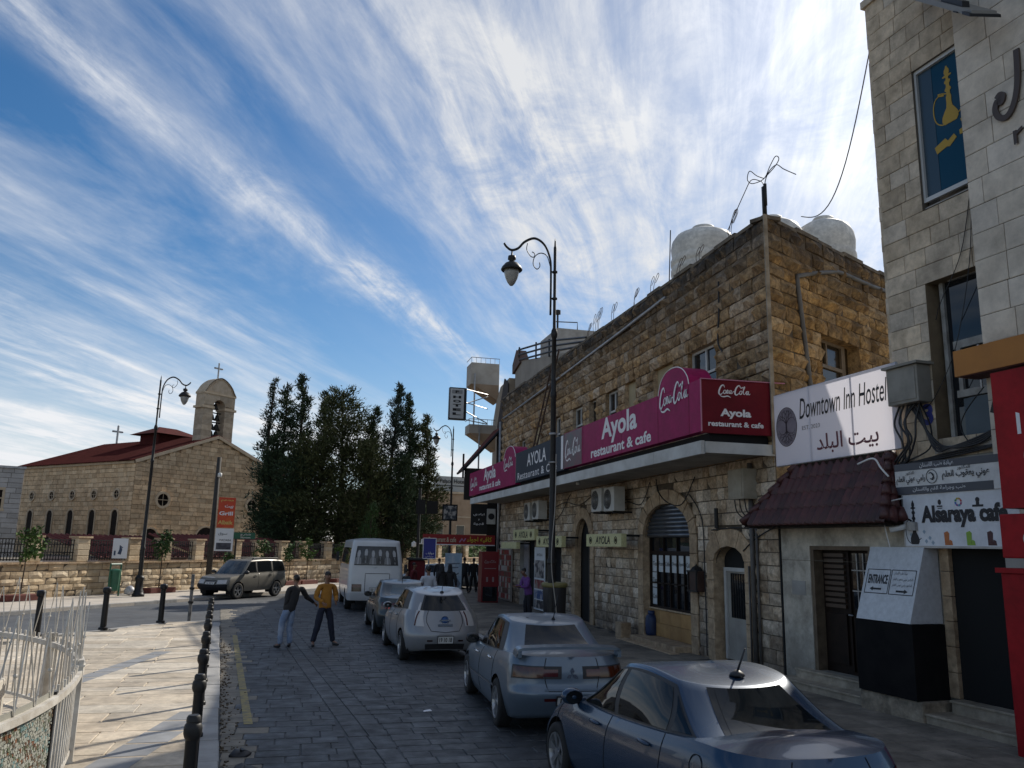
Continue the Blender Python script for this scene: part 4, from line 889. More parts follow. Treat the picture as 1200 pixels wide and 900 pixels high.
# floodlight arm near the top
t = thing("floodlight", tuple(pp(4.1, .1, 10.6)), "grey floodlight box reaching out high on the pale building", "floodlight")
A, B = pp(4.35, .2, 11.5), pp(5.95, .75, 9.95); dq = (B-A); sd = Vector((dq.y, -dq.x, 0)).normalized()*.36
b = MB(); b.obox(A-sd*.5, dq, sd, (0, 0, .10)); b.build("housing", mat("lamp_grey", (.19, .18, .16), rough=.5), t)
for nm_, q_ in (("end_cap", (B-sd*.62-dq*.09, dq*.10, sd*1.24, (0, 0, .05))), ("cross_strip", (B-sd*.55-dq*.24+Vector((0, 0, -.01)), dq*.05, sd*1.1, (0, 0, .02))), ("bracket", (A-sd*.6, dq*.03, sd*1.2, (0, 0, .12))), ("driver_box", (A+dq*.55+sd*.1+Vector((0, 0, .1)), dq*.3, sd*.3, (0, 0, .1)))): b = MB(); b.obox(*q_); b.build(nm_, BLACK, t)
b = MB(); b.obox(B-sd*.4-dq*.22+Vector((0, 0, -.012)), dq*.13, sd*.8, (0, 0, .01)); b.build("lens", mat("frosted_lens", (.45, .45, .43), rough=.3), t)
# grey meter box with a tangle of black cables
t = thing("electricity_box", tuple(pp(3.3, .2, 4.9)), "weathered grey electricity box spilling black cables beside the painted number 3", "electricity box")
b = MB(); pbox(b, 3.24, 3.86, .02, .30, 4.83, 5.42); bev(b.build("case", mat("weathered_box", (.27, .25, .21), (.19, .175, .145), rough=.6, scale=3, det=8), t), .012)
b = MB(); pbox(b, 3.20, 3.92, .0, .36, 5.42, 5.46); b.build("hood", MATS["weathered_box"], t)
b = MB(); pbox(b, 3.28, 3.82, .30, .312, 4.88, 5.38); b.build("door", MATS["weathered_box"], t)
b = MB(); r = random.Random(5)
for k in range(6): x = 3.34+k*.08; b.tube(spline([pp(x, .15, 4.85), pp(x-.12+r.uniform(-.1, .1), .2, 4.55), pp(x-.05+r.uniform(-.1, .15), .2, 4.25), pp(3.2+r.uniform(-.1, .2), .12, 3.95), pp(2.9+r.uniform(-.1, .3), .1, 3.86)], 6), .017, 5)
for k in range(4): b.tube(spline([pp(3.5+.06*k, .14, 4.85), pp(3.92, .14, 4.25-.05*k), pp(4.2, .12, 4.08), pp(4.7, .1, 4.1+.03*k), pp(5.1, .14, 4.3)], 6), .017, 5)
for k in range(3): b.tube(spline([pp(3.7, .12, 4.85), pp(3.85, .1, 4.45), pp(3.80, .1, 4.1), pp(3.3, .1, 3.92), pp(4.3, .06, 3.97+.03*k), pp(5.1, .1, 4.05)], 6), .013, 5)
b.build("cables", PLASTIC, t, True)

# ---------------------------------------------------------------- white annex with the tiled hood
ann = thing("white_annex", tuple(pp(0, 0, 0)), "small white plastered annex with a dark tiled hood between the stone and pale buildings", "building")
dop = (.82, 2.32, .44, 2.62, 0)
b = MB()
for u0, u1, z0, z1 in ((0.02, .82, .1, 3.9), (2.32, 3.76, .1, 3.9), (.82, 2.32, 2.62, 3.9), (.82, 2.32, .1, .44)): pbox(b, u0, u1, -.28, 0, z0, z1)
b.build("wall", WPLAST, ann)
b = MB(); pbox(b, .05, 3.1, -5.0, -.9, .1, 3.85); pbox(b, .05, 3.1, -.9, -.28, 3.5, 3.85); b.build("core", WPLAST, ann)
b = MB(); pbox(b, -.02, .015, -.01, .02, .2, 3.6); b.build("wall_crack", VOID, ann)
b = MB(); pbox(b, .30, .68, 0, .012, 1.72, 1.98); b.build("grey_patch", CONC, ann)
b = MB(); 
for z in (2.35, 2.98): pbox(b, .02, 3.0, 0, .004, z, z+.008)
b.build("plaster_joint", JOINT, ann)
d = fill(ann, P0, PU, PN, dop, .22, WOOD, "front_door")
bars(d, P0, PU, PN, [(.82, .90, .44, 2.62), (2.25, 2.32, .44, 2.62), (.9, 2.25, 2.55, 2.62)], .218, .2, mat("brown_jamb", (.17, .12, .075), (.1, .07, .045), rough=.7), "door_frame")
bars(d, P0, PU, PN, [(.98, 1.48, .6, 1.45), (1.66, 2.2, .6, 1.45), (1.56, 1.6, .5, 2.55)], .214, .03, WOOD, "door_panel")
bars(d, P0, PU, PN, [(.98, 1.48, 1.55+.098*k, 1.55+.098*k+.06) for k in range(10)], .214, .04, mat("slat_brown", (.07, .042, .026), rough=.5), "louvre")
bars(d, P0, PU, PN, [(1.66, 2.2, 1.55, 2.5)], .214, .004, GLASSD, "door_glass")
bars(d, P0, PU, PN, [(1.78, 1.80, 1.55, 2.5), (1.93, 1.95, 1.55, 2.5), (1.66, 2.2, 1.85, 1.87), (1.66, 2.2, 2.2, 2.22)], .205, .02, STEEL, "door_bars")
b = MB(); b.tube([pp(1.62, -.15, 1.45), pp(1.62, -.11, 1.45), pp(1.72, -.11, 1.45)], .012, 6); b.build("handle", STEEL, d)
STEPM = mat("step_stone", (.46, .385, .285), (.30, .245, .175), rough=.75, scale=2.2, grit=[(5, .25), (1, .25)], bump=.003, bscale=20, det=8)
for u0, u1, f, z0, z1 in ((.35, 2.72, .52, .1, .285), (.55, 2.62, .22, .1, .445)):
    b = MB(); pbox(b, u0, u1, 0, f-.02, z0, z1-.035); b.build("step_riser", STEPM, ann); b = MB(); pbox(b, u0-.02, u1, 0, f, z1-.033, z1); bev(b.build("step_tread", STEPM, ann), .008)
# tiled hood
TILE = mat("dark_maroon_tile", (.085, .024, .021), (.045, .014, .013), rough=.5, scale=6, isl=.3, bump=.002)
eL, eR, eo, ez = -.28, 3.38, .66, 2.98; tL, tR, to_, tz = .72, 2.95, .04, 4.12
hood = []
b = MB(); b.add([pp(eL, eo-.03, ez-.03), pp(eR, eo-.03, ez-.03), pp(tR, to_-.02, tz-.03), pp(tL, to_-.02, tz-.03)], [(0, 1, 2, 3)]); b.add([pp(eR, eo-.03, ez-.03), pp(eR, 0, ez-.03), pp(tR, to_-.02, tz-.03)], [(0, 1, 2)]); b.add([pp(eL, eo-.03, ez-.03), pp(eL, 0, ez-.03), pp(tL, to_-.02, tz-.03)], [(0, 2, 1)]); b.add([pp(eL, eo-.03, ez-.04), pp(eR, eo-.03, ez-.04), pp(eR, 0, ez-.04), pp(eL, 0, ez-.04)], [(0, 1, 2, 3)]); b.build("hood_deck", WOOD, ann)
rows = 4; ncol = 20
E0, T0 = pp(0, eo, ez), pp(0, to_, tz); sl_ = (T0-E0); sn = PU.cross(sl_).normalized()
if sn.dot(PN) < 0: sn = -sn
def tile_mesh():
    b = MB(); n = 6
    for j in (0, 1):
        for i in range(n+1):
            a = i/n; x = a-.5; hgt = .55*max(0, sin(pi*min(1, a*1.35)))**.8 if a < .75 else .02
            b.v.append(Vector((x, j, hgt+(.16 if j == 0 else 0))))
    for i in range(n+1): b.v.append(Vector((i/n-.5, 0, -.12)))
    b.f = [(i, i+1, n+2+i, n+1+i) for i in range(n)] + [(2*n+2+i, 2*n+3+i, i+1, i) for i in range(n)]; b.mi = [0]*len(b.f)
    return b.mesh("roof_tile", TILE, True)
TM = tile_mesh(); cw = (eR-eL)/ncol
for j in range(rows):
    t0 = j/rows; uL = eL+(tL-eL)*(t0+.5/rows); uR = eR+(tR-eR)*(t0+.5/rows)
    for i in range(ncol+1):
        u = eL + cw*(i+.5)
        if u-cw*.4 < uL-.06 or u+cw*.4 > uR+.06: continue
        p = P0 + PU*u + Vector((0, 0, 0)) + (E0-P0) + sl_*t0; X, Y, Z = PU*cw*1.0, sl_*(1.06/rows), sn*.12
        o = bpy.data.objects.new("roof_tile", TM); o.matrix_local = Matrix.Translation(-ORG[ann.name]) @ Matrix(((X.x, Y.x, Z.x, p.x), (X.y, Y.y, Z.y, p.y), (X.z, Y.z, Z.z, p.z), (0, 0, 0, 1))); link(o, ann)
# hip tiles on both ends and the side slope
for a0, a1 in ((pp(eL, eo, ez), pp(tL, to_, tz)), (pp(eR, eo, ez), pp(tR, to_, tz))):
    for k in range(6):
        A, B = a0.lerp(a1, k/6), a0.lerp(a1, (k+1.1)/6); b = MB(); b.tube([A+Vector((0, 0, .06)), B+Vector((0, 0, .03))], [.085, .065], 8); b.build("hip_tile", TILE, ann, True)
for j in range(6):
    f0 = j/6; A0, A1 = pp(eR, eo, ez).lerp(pp(tR, to_, tz), f0), pp(eR, 0, ez).lerp(pp(tR, to_, tz), f0)
    n = max(1, round(3*(1-f0)))
    for i in range(n):
        a = A0.lerp(A1, (i+.5)/n); up_ = (pp(tR, to_, tz)-a); up_ = up_*(1/6/max(.16, 1-f0)); b = MB(); b.tube([a+Vector((0, 0, .03)), a+up_+Vector((0, 0, .02))], [.11, .10], 7); b.build("side_tile", TILE, ann, True)
b = MB(); pbox(b, tL, tR, 0, .1, tz-.05, tz+.03); b.build("hood_flashing", WOOD, ann)
# camera and pale hose under the hood
t = thing("security_camera", tuple(pp(3.35, .3, 2.9)), "small white security camera with a loose white wire under the tiled hood", "camera")
b = MB(); b.tube([pp(3.25, .45, 2.87), pp(3.42, .25, 2.93)], .045, 8); b.build("barrel", WHITEP, t); b = MB(); b.lathe([(.09, 0), (.09, .12), (.07, .13)], pp(3.55, .3, 2.86), 10); b.build("mount", GREYP, t)
b = MB(); b.tube(spline([pp(3.2, .42, 2.6), pp(3.15, .45, 2.95), pp(3.2, .5, 3.25), pp(3.5, .4, 3.35)], 6), .009, 4); b.build("wire", WHITEP, t)
b = MB(); b.tube(spline([pp(2.6, .4, 3.95), pp(2.9, .35, 4.02), pp(3.1, .4, 3.85), pp(3.25, .4, 3.7)], 6), .016, 5); tag(b.build("pale_hose", WHITEP, None, True, loc=tuple(pp(2.9, .4, 3.9))), "pale loose hose lying on top of the tiled hood", "hose")

# ---------------------------------------------------------------- hostel banner (thin vinyl, lets light through)
def translucent(name, c):
    M = bpy.data.materials.new(name); M.use_nodes = True; N = M.node_tree.nodes; Lk = M.node_tree.links.new
    a = N.new("ShaderNodeBsdfDiffuse"); t_ = N.new("ShaderNodeBsdfTranslucent"); a.inputs[0].default_value = c+(1,); t_.inputs[0].default_value = c+(1,)
    mx = N.new("ShaderNodeMixShader"); mx.inputs[0].default_value = .42; Lk(a.outputs[0], mx.inputs[1]); Lk(t_.outputs[0], mx.inputs[2]); Lk(mx.outputs[0], N["Material Output"].inputs[0]); MATS[name] = M; return M
VIN = translucent("white_vinyl", (.74, .73, .80))
t = thing("hostel_sign", tuple(pp(1.7, .15, 4.8)), "white Downtown Inn Hostel banner with a round tree emblem, above the tiled hood", "sign banner")
hz = lambda u: (4.125+.012*u, 5.515+.015*u)
b = MB(); u0, u1 = .17, 3.30; b.add([pp(u0, .15, hz(u0)[0]), pp(u1, .15, hz(u1)[0]), pp(u1, .15, hz(u1)[1]), pp(u0, .15, hz(u0)[1])], [(0, 1, 2, 3)]); b.build("vinyl", VIN, t)
b = MB(); 
for u in (u0, 1.2, 2.25, u1): b.tube([pp(u, .12, hz(u)[0]), pp(u, .12, hz(u)[1])], .018, 6)
for k in (0, 1): b.tube([pp(u0, .12, hz(u0)[k]), pp(u1, .12, hz(u1)[k])], .018, 6)
b.build("frame", STEEL, t)
b = MB(); MAR = mat("maroon_print", (.13, .03, .045), rough=.6); INK = mat("black_print", (.012, .012, .016), rough=.6)
text("Downtown Inn Hostel", pp(.92, .155, 4.95), PU+Vector((0, 0, .01)), UZ, PN, w=2.18, h=.39, m=INK, parent=t, shear=.25, bold=.004)
text("EST. 2023", pp(.98, .155, 4.74), PU, UZ, PN, w=.48, h=.075, m=mat("grey_print", (.12, .12, .13), rough=.6), parent=t)
text("بيت البلد", pp(1.35, .155, 4.25), PU, UZ, PN, w=1.5, h=.36, m=MAR, parent=t, ar=True, bold=.012)
TR_ = mat("mauve_print", (.20, .165, .185), (.27, .23, .25), rough=.6, scale=4)
b = MB(); cu_, cz_ = .53, 4.86; b.prism([(.30*cos(a*pi/20), .375*sin(a*pi/20)) for a in range(40)], pp(cu_, .152, cz_), PU, UZ, PN, .003); e_ = b.build("tree_emblem", TR_, t)
b = MB(); r = random.Random(12); TB = mat("dark_mauve_print", (.04, .025, .03), rough=.6)
def twig(x, y, a, l, w_, dep, s):
    x2, y2 = x+l*cos(a), y+l*sin(a)
    if (x2/.28)**2+(y2/.35)**2 > 1: return
    b.ribbon([(x, y), (x2, y2)], [w_, w_*.7], pp(cu_, .1555, cz_), PU, UZ, PN, .001)
    if dep:
        for da in (-.5, .45): twig(x2, y2, a+da*r.uniform(.6, 1.4), l*.78, w_*.68, dep-1, s)
b.ribbon([(0, -.10), (-.005, .08)], [.05, .035], pp(cu_, .1555, cz_), PU, UZ, PN, .001)
for a in (pi/2-.7, pi/2-.2, pi/2+.35, pi/2+.85): twig(0, .06, a, .10, .022, 4, 1)
for a in (-pi/2-.9, -pi/2-.4, -pi/2+.1, -pi/2+.6, -pi/2+1.05): twig(0, -.08, a, .09, .02, 4, -1)
b.tube([pp(cu_+.30*cos(a*pi/20), .156, cz_+.375*sin(a*pi/20)) for a in range(40)], .006, 4, closed=True)
b.build("tree_print", TB, e_)

# ---------------------------------------------------------------- clinic board, cafe board, door, steps
t = thing("clinic_sign", tuple(pp(4.2, .3, 3.4)), "white and charcoal Arabic dental clinic board over the Alsaraya cafe board", "sign board")
b = MB(); pbox(b, 3.28, 5.35, .27, .30, 3.41, 3.885); b.build("board", mat("grey_white_board", (.66, .65, .63), (.58, .57, .55), rough=.5, grit=[(2.5, .2)], scale=1.5), t)
NAVY = mat("charcoal_stripe", (.055, .06, .075), rough=.5); WL = mat("stripe_white", (.55, .55, .56), rough=.5)
b = MB(); pbox(b, 3.28, 5.35, .30, .304, 3.775, 3.885); pbox(b, 3.28, 5.02, .30, .304, 3.41, 3.53); b.build("stripe", NAVY, t)
ta = lambda s, u, z, w_, h_, m, bo=.012: text(s, pp(u, .3065, z), PU, UZ, PN, w=w_, h=h_, m=m, parent=t, ar=True, bold=bo)
ta("عيادة طب الاسنان", 3.78, 3.79, .62, .085, WL, .02); ta("طب وجراحة الفم والاسنان", 3.62, 3.425, .95, .085, WL, .02)
ta("رامي عوني العلم", 3.31, 3.56, .56, .135, INK, .02); ta("عوني يعقوب العلم", 4.18, 3.58, .80, .145, INK, .02); ta("الدكتور", 3.50, 3.70, .16, .06, INK); ta("الدكتور", 4.45, 3.715, .22, .065, INK)
b = MB(); b.tube([pp(3.99+.10*cos(a*pi/12), .307, 3.655+.10*sin(a*pi/12)) for a in range(24)], .005, 4, closed=True); b.ribbon([(-.05, .05), (-.01, .06), (.03, .03), (.04, -.03), (.01, -.05), (-.03, -.03)], .014, pp(3.99, .304, 3.655), PU, UZ, PN); b.ribbon([(0, .05), (.03, .0), (.0, -.04)], .012, pp(3.99, .304, 3.655), PU, UZ, PN); b.build("tooth_emblem", INK, t)
t = thing("cafe_board", tuple(pp(4.3, .3, 2.6)), "pale Alsaraya cafe board with a hookah and drinks, above the dark doorway", "sign board")
b = MB(); pbox(b, 3.38, 5.35, .25, .28, 2.63, 3.405); b.build("board", mat("pale_blue_white_board", (.66, .675, .70), (.60, .615, .64), rough=.45, grit=[(2.5, .14)], scale=1.2), t)
b = MB(); pbox(b, 3.36, 5.36, .245, .285, 2.60, 2.632); pbox(b, 3.36, 3.384, .245, .285, 2.6, 3.41); b.build("edge", STEEL, t)
text("Alsaraya cafe", pp(3.72, .282, 2.90), PU, UZ, PN, w=1.46, h=.33, m=INK, parent=t, bold=.05)
shisha(t, pp(3.57, .281, 2.655), PU, PN, .36, .66, INK, name="hookah_print")
for u, c, s in ((4.15, (.45, .13, .03), 1), (4.53, (.22, .38, .04), 1), (4.87, (.06, .012, .015), 1)):
    b = MB(); b.prism([(-.035, 0), (.035, 0), (.05, .17), (.02, .2), (-.04, .18)], pp(u, .281, 2.645), PU, UZ, PN, .003); b.prism([(.03, 0), (.10, 0), (.09, .06), (.05, .08)], pp(u, .281, 2.645), PU, UZ, PN, .002); b.build("drink_print", mat("drink_%d" % int(u*100), c, rough=.5), t)
b = MB(); b.prism([(.03*cos(a), .04*sin(a)+.02) for a in [k*pi/6 for k in range(12)]], pp(4.07, .281, 3.25), PU, UZ, PN, .002); b.ribbon([(-.05, -.04), (.05, -.04)], .02, pp(4.07, .281, 3.25), PU, UZ, PN); b.ribbon([(-.035, -.07), (.045, -.07)], .012, pp(4.07, .281, 3.25), PU, UZ, PN)
b.prism([(.035*cos(a), .035*sin(a)+.02) for a in [k*pi/6 for k in range(12)]], pp(4.72, .281, 3.26), PU, UZ, PN, .002); b.ribbon([(-.09, -.065), (.09, -.065)], .03, pp(4.72, .281, 3.26), PU, UZ, PN); b.ribbon([(0, -.05), (0, 0)], .05, pp(4.72, .281, 3.26), PU, UZ, PN); b.build("league_emblem", INK, t)
for k, c in enumerate(((.45, .04, .04), (.45, .2, .02), (.4, .34, .03), (.05, .25, .1), (.03, .12, .4), (.2, .05, .25), (.03, .25, .35), (.3, .02, .12))):
    b = MB(); a = k*pi/4; b.ribbon([(.05*cos(a+j*.13), .05*sin(a+j*.13)) for j in range(6)], .026, pp(4.40, .281, 3.26), PU, UZ, PN); b.build("league_emblem", mat("emblem_%d" % k, c, rough=.5), t)
BLB = mat("faint_blue_print", (.28, .36, .43), rough=.5)
b = MB()
for u, z in ((3.45, 2.9), (3.52, 2.92), (3.75, 2.84), (3.78, 2.7), (3.85, 2.75), (3.5, 2.8), (3.9, 2.68)): b.prism([(.03, 0), (0, .035), (-.03, 0), (0, -.035)], pp(u, .281, z), PU, UZ, PN, .001)
b.build("pattern_print", BLB, t)
# dark doorway below
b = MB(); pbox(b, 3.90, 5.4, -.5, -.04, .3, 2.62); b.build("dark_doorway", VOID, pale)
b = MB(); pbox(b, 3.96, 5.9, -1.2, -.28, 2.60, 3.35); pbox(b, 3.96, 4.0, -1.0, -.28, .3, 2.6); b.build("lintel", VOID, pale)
for k in range(6):
    b = MB(); z = .47+k*.36; pbox(b, 3.755, 3.92, -.3, .035, z, z+.352); bev(b.build("door_jamb_stone", TRIM, pale), .008)
for u0, u1, f, z0, z1 in ((3.80, 5.9, .60, .1, .285), (3.93, 5.9, .22, .1, .465)):
    b = MB(); pbox(b, u0, u1, -.6, f-.02, z0, z1-.035); b.build("step_riser", STEPM, pale); b = MB(); pbox(b, u0-.02, u1, -.6, f, z1-.033, z1); bev(b.build("step_tread", STEPM, pale), .008)
b = MB(); pbox(b, 2.60, 3.82, .0, .63, .1, .43); bev(b.build("rough_plinth", mat("rough_cement", (.42, .345, .25), (.22, .18, .13), rough=.95, scale=4, bump=.03, bscale=9, det=9, grit=(7, .4)), ann), .03)
# entrance box
t = thing("entrance_stand", tuple(pp(3.18, .3, .43)), "black stand with a slanted white ENTRANCE board by the dark doorway", "sign stand")
b = MB(); pbox(b, 2.62, 3.76, .03, .66, .435, 1.49); b.build("base", mat("matt_black_board", (.008, .008, .009), (.014, .013, .013), rough=.8, scale=3, spec=.1), t)
b = MB(); EWH = mat("entrance_white", (.54, .555, .57), (.48, .495, .51), rough=.5, grit=[(2, .14), (11, .1)], scale=2)
b.add([pp(2.65, .66, 1.50), pp(3.73, .66, 1.50), pp(3.73, .29, 2.61), pp(2.65, .29, 2.61), pp(2.65, .03, 1.5), pp(3.73, .03, 1.5), pp(3.73, .03, 2.61), pp(2.65, .03, 2.61)], [(0, 1, 2, 3), (1, 5, 6, 2), (4, 0, 3, 7), (3, 2, 6, 7), (5, 4, 7, 6), (0, 4, 5, 1)])
b.build("slanted_board", EWH, t)
EU = PU; EV = (pp(0, .29, 2.61)-pp(0, .66, 1.50)); EVn = EV.normalized(); EN = PU.cross(EVn); EN = EN if EN.dot(PN) > 0 else -EN
eo_ = lambda a, c: pp(2.65, .66, 1.50)+PU*a+EVn*c+EN*.003
b = MB(); bx = lambda x0, x1, y0, y1: [b.ribbon([(x0, y0), (x1, y0), (x1, y1), (x0, y1), (x0, y0)][i:i+2], .012, eo_(0, 0), PU, EVn, EN, .001) for i in range(4)]
bx(.06, .53, .42, .80); bx(.56, 1.03, .42, .80)
b.ribbon([(.22, .49), (.40, .49)], .03, eo_(0, 0), PU, EVn, EN, .001); b.prism([(.16, .49), (.23, .525), (.23, .455)], eo_(0, 0), PU, EVn, EN, .001)
b.ribbon([(.70, .47), (.86, .47)], .03, eo_(0, 0), PU, EVn, EN, .001); b.prism([(.93, .47), (.86, .505), (.86, .435)], eo_(0, 0), PU, EVn, EN, .001); b.build("arrow_print", INK, t)
text("ENTRANCE", eo_(.10, .57), PU, EVn, EN, w=.40, h=.15, m=INK, parent=t, bold=.03, depth=.002)
for s, y, w_ in (("عيادة طب الاسنان", .72, .26), ("الدكتور عوني يعقوب العلم", .62, .38), ("الدكتور رامي عوني العلم", .53, .38)): text(s, eo_(.61, y), PU, EVn, EN, w=w_, h=.06, m=INK, parent=t, ar=True, depth=.002)
# orange box awning and red sign, red cooler at the right edge
t = thing("orange_awning_box", tuple(pp(5.6, .6, 5)), "orange box awning jutting out above the red sign at the right edge", "awning")
b = MB(); pbox(b, 4.88, 7.2, .28, .68, 4.97, 5.34); b.build("fascia", mat("orange_paint", (.42, .165, .022), (.34, .13, .018), rough=.6, scale=2, det=8), t)
b = MB(); pbox(b, 4.95, 7.2, .3, .66, 4.955, 4.975); b.build("soffit", mat("dark_soffit", (.07, .02, .015), rough=.8), t)
RED = mat("cola_red", (.30, .008, .012), (.26, .007, .010), rough=.55, scale=1, spec=.2, grit=[(1.6, .25), (9, .12)])
t = thing("red_sign_box", tuple(pp(6, .6, 4)), "big dark red sign box below the orange awning at the right edge", "sign")
b = MB(); pbox(b, 5.62, 7.0, .45, .9, 3.10, 4.86); b.build("box", RED, t)
script_logo(t, pp(5.98, .902, 3.6), PU, UZ, PN, .95, LETW, h=.36)
b = MB(); b.prism([(0, 0), (.05, 0), (.05, .26), (0, .28)], pp(5.93, .9, 4.02), PU, UZ, PN, .004); b.build("lettering", LETW, t)
b = MB(); b.box(tuple(pp(5.60, .75, 4.52)), (.10, .12, .36), rz=.1, rx=.35); b.build("spotlight", BLACK, t)
t = thing("red_canopy_box", tuple(pp(6, .6, 2.7)), "small red box sign just under the big red sign, at the right edge", "sign")
b = MB(); pbox(b, 5.55, 7.0, .35, .9, 2.48, 3.03); bev(b.build("box", RED, t), .02)
b = MB(); b.lathe([(0, .004), (.09, .004)], pp(5.95, .9, 2.72), 16, M=Matrix(((0, 0, PN.x), (0, 0, PN.y), (0, 1, 0))).normalized() if False else Vector((0, 0, 1)).rotation_difference(PN).to_matrix()); b.build("round_print", LETW, t)
t = thing("red_cooler", tuple(pp(6, .6, .12)), "tall red drinks cooler standing at the right edge beside the steps", "drinks cooler")
b = MB(); pbox(b, 5.60, 6.4, .38, 1.02, .12, 2.30); bev(b.build("cabinet", RED, t), .02)
b = MB(); pbox(b, 5.585, 5.60, .44, .98, .2, 2.1); b.build("lit_side", mat("lit_side_red", (.42, .012, .014), (.36, .01, .012), rough=.3, scale=2), t)  # brighter red paints the light on the cooler's left face
b = MB(); pbox(b, 5.55, 6.42, .36, 1.05, 2.30, 2.36); b.build("lid", RED, t)
# ================================================================ street lamps, bollards, railing
def street_lamp(x, y, zb, rz, label, H=9.45):
    """tall post with a swan-neck arm towards local -X"""
    t = thing("street_lamp", (x, y, zb), label, "street lamp", "tall black street lamps", rz)
    b = MB(); b.lathe([(.30, 0), (.30, .10), (.24, .13), (.24, .22), (.20, .26), (.185, .60), (.20, .66), (.225, .72), (.225, .78), (.17, .82), (.14, .86)], n=14); b.build("base", BLACK if rz else mat("bronze_base", (.06, .05, .035), (.03, .027, .022), rough=.5, scale=4), t, True, local=True)
    b = MB(); b.lathe([(.115, .84), (.105, 1.9), (.13, 1.93), (.13, 2.0), (.095, 2.05), (.075, 5.6), (.09, 5.62), (.09, 5.72), (.07, 5.75), (.062, 7.0)], n=12)
    b.lathe([(.062, 7.0), (.085, 7.03), (.10, 7.10), (.085, 7.18), (.045, 7.25), (.045, 9.2), (.03, 9.24), (.022, 9.36), (0, 9.45)], n=12)
    for z in (7.95, 8.6): b.lathe([(.045, z-.03), (.08, z-.02), (.08, z+.02), (.045, z+.03)], n=10)
    b.build("pole", IRON, t, 2, local=True)
    A = spline([(-.12, 0, 7.55), (-.12, 0, 8.6), (-.16, 0, 8.95), (-.33, 0, 9.25), (-.62, 0, 9.38), (-.92, 0, 9.27), (-1.12, 0, 9.09), (-1.32, 0, 9.03), (-1.47, 0, 9.10), (-1.54, 0, 9.18)], 6)
    b = MB(); b.tube(A, [.032]*len(A), 8); b.box((-.06, 0, 7.95), (.16, .03, .03)); b.box((-.06, 0, 8.6), (.16, .03, .03)); b.build("arm", IRON, t, True, local=True)
    b = MB(); b.tube(spline([(-.14, 0, 8.72), (-.25, 0, 8.98), (-.45, 0, 9.03), (-.62, 0, 8.92), (-.66, 0, 8.74), (-.55, 0, 8.63), (-.46, 0, 8.70), (-.47, 0, 8.8)], 6), .013, 6)
    b.tube(spline([(-.84, 0, 9.24), (-.86, 0, 9.08), (-.74, 0, 8.93), (-.64, 0, 8.92), (-.62, 0, 9.0), (-.70, 0, 9.04)], 6), .012, 6); b.build("scroll", IRON, t, True, local=True)
    b = MB(); c = (-1.30, 0, 0); b.lathe([(.02, 9.03), (.03, 8.9), (.11, 8.88), (.12, 8.80), (.06, 8.76), (.10, 8.74), (.19, 8.70), (.28, 8.61), (.315, 8.55), (.29, 8.52), (.23, 8.54)], c, n=18); b.build("lantern_cap", IRON, t, True, local=True)
    b = MB(); b.lathe([(.22, 8.545), (.215, 8.46), (.175, 8.34), (.11, 8.23), (.045, 8.165), (0, 8.155)], c, n=18); b.build("lantern_bowl", mat("frosted_lamp_glass", (.34, .335, .31), (.22, .215, .2), rough=.25, scale=3), t, True, local=True)
    t.scale = (.83, .83, H/9.45); return t
street_lamp(5.56, 18.0, .15, 0, "tall black street lamp standing in front of the cafe between two parked cars", 9.75)
lp2 = street_lamp(-6.35, 37.9, .12, pi-.15, "tall black street lamp by the church wall with its arm to the right")
street_lamp(8.6, 48.2, .15, .2, "distant black street lamp below the HOTEL sign, with its arm to the left")
# cable hanging down the near post with a light tie
b = MB(); b.tube(spline([(5.60, 17.88, 4.6), (5.58, 17.86, 3.4), (5.50, 17.84, 2.2), (5.62, 17.85, 1.2), (5.66, 17.86, .5)], 6), .012, 5); tag(b.build("loose_cable", mat("pale_cable", (.3, .28, .25), rough=.6), None, True, loc=(5.58, 17.86, 2.5)), "pale cable hanging down the near street lamp post", "cable")
b = MB(); b.lathe([(.10, 0), (.10, .05)], (5.56, 18, 5.05), 12); b.lathe([(.105, 0), (.105, .03)], (5.56, 18, 4.4), 12); tag(b.build("band_clamp", STEEL, None, True, loc=(5.56, 18, 5.05)), "pair of steel band clamps round the near street lamp post", "clamp")
t = thing("litter_bin", (5.75, 17.2, .15), "dark bin with a yellowish rim beside the near lamp post", "bin")
b = MB(); b.lathe([(.20, .55), (.24, .6), (.27, 1.42), (.27, 1.5)], (5.68, 18.15, .15), 16); b.build("drum", PLASTIC, t, True); b = MB(); b.lathe([(.27, 1.46), (.30, 1.47), (.30, 1.55), (.25, 1.57)], (5.68, 18.15, .15), 16); b.build("rim", mat("dull_yellow", (.16, .14, .05), rough=.6), t, True); b = MB(); b.tube([(5.68, 18.15, .15), (5.68, 18.15, .75)], .05, 8); b.build("stem", IRON, t)

BPROF = [(.10, 0), (.10, .05), (.078, .07), (.068, .12), (.064, .80), (.066, .86), (.082, .88), (.092, .905), (.092, .945), (.084, .97), (.072, .98), (.070, .99), (.074, .995), (.070, 1.025), (.055, 1.04), (0, 1.045)]
def bollard_tree():
    t = thing("bollard", (0, 0, 0), "x", "bollard", "black bollards along the plaza kerb")
    b = MB(); b.lathe([(r, h) for r, h in BPROF[:6]], n=16); b.build("post", BLACK, t, 2, local=True)
    b = MB(); b.lathe([(r, h) for r, h in BPROF[5:]], n=16); b.build("cap", IRON, t, 2, local=True); return t
proto = bollard_tree(); ys = [7.13, 9.22, 11.26, 13.37, 15.44, 17.2, 19.0, 20.9]
names = ["bollard nearest the camera beside the kerb", "second bollard from the camera along the kerb", "third bollard from the camera along the kerb", "fourth bollard from the camera along the kerb", "fifth bollard from the camera along the kerb", "sixth bollard from the camera along the kerb", "next to last bollard along the kerb", "last and farthest bollard along the kerb"]
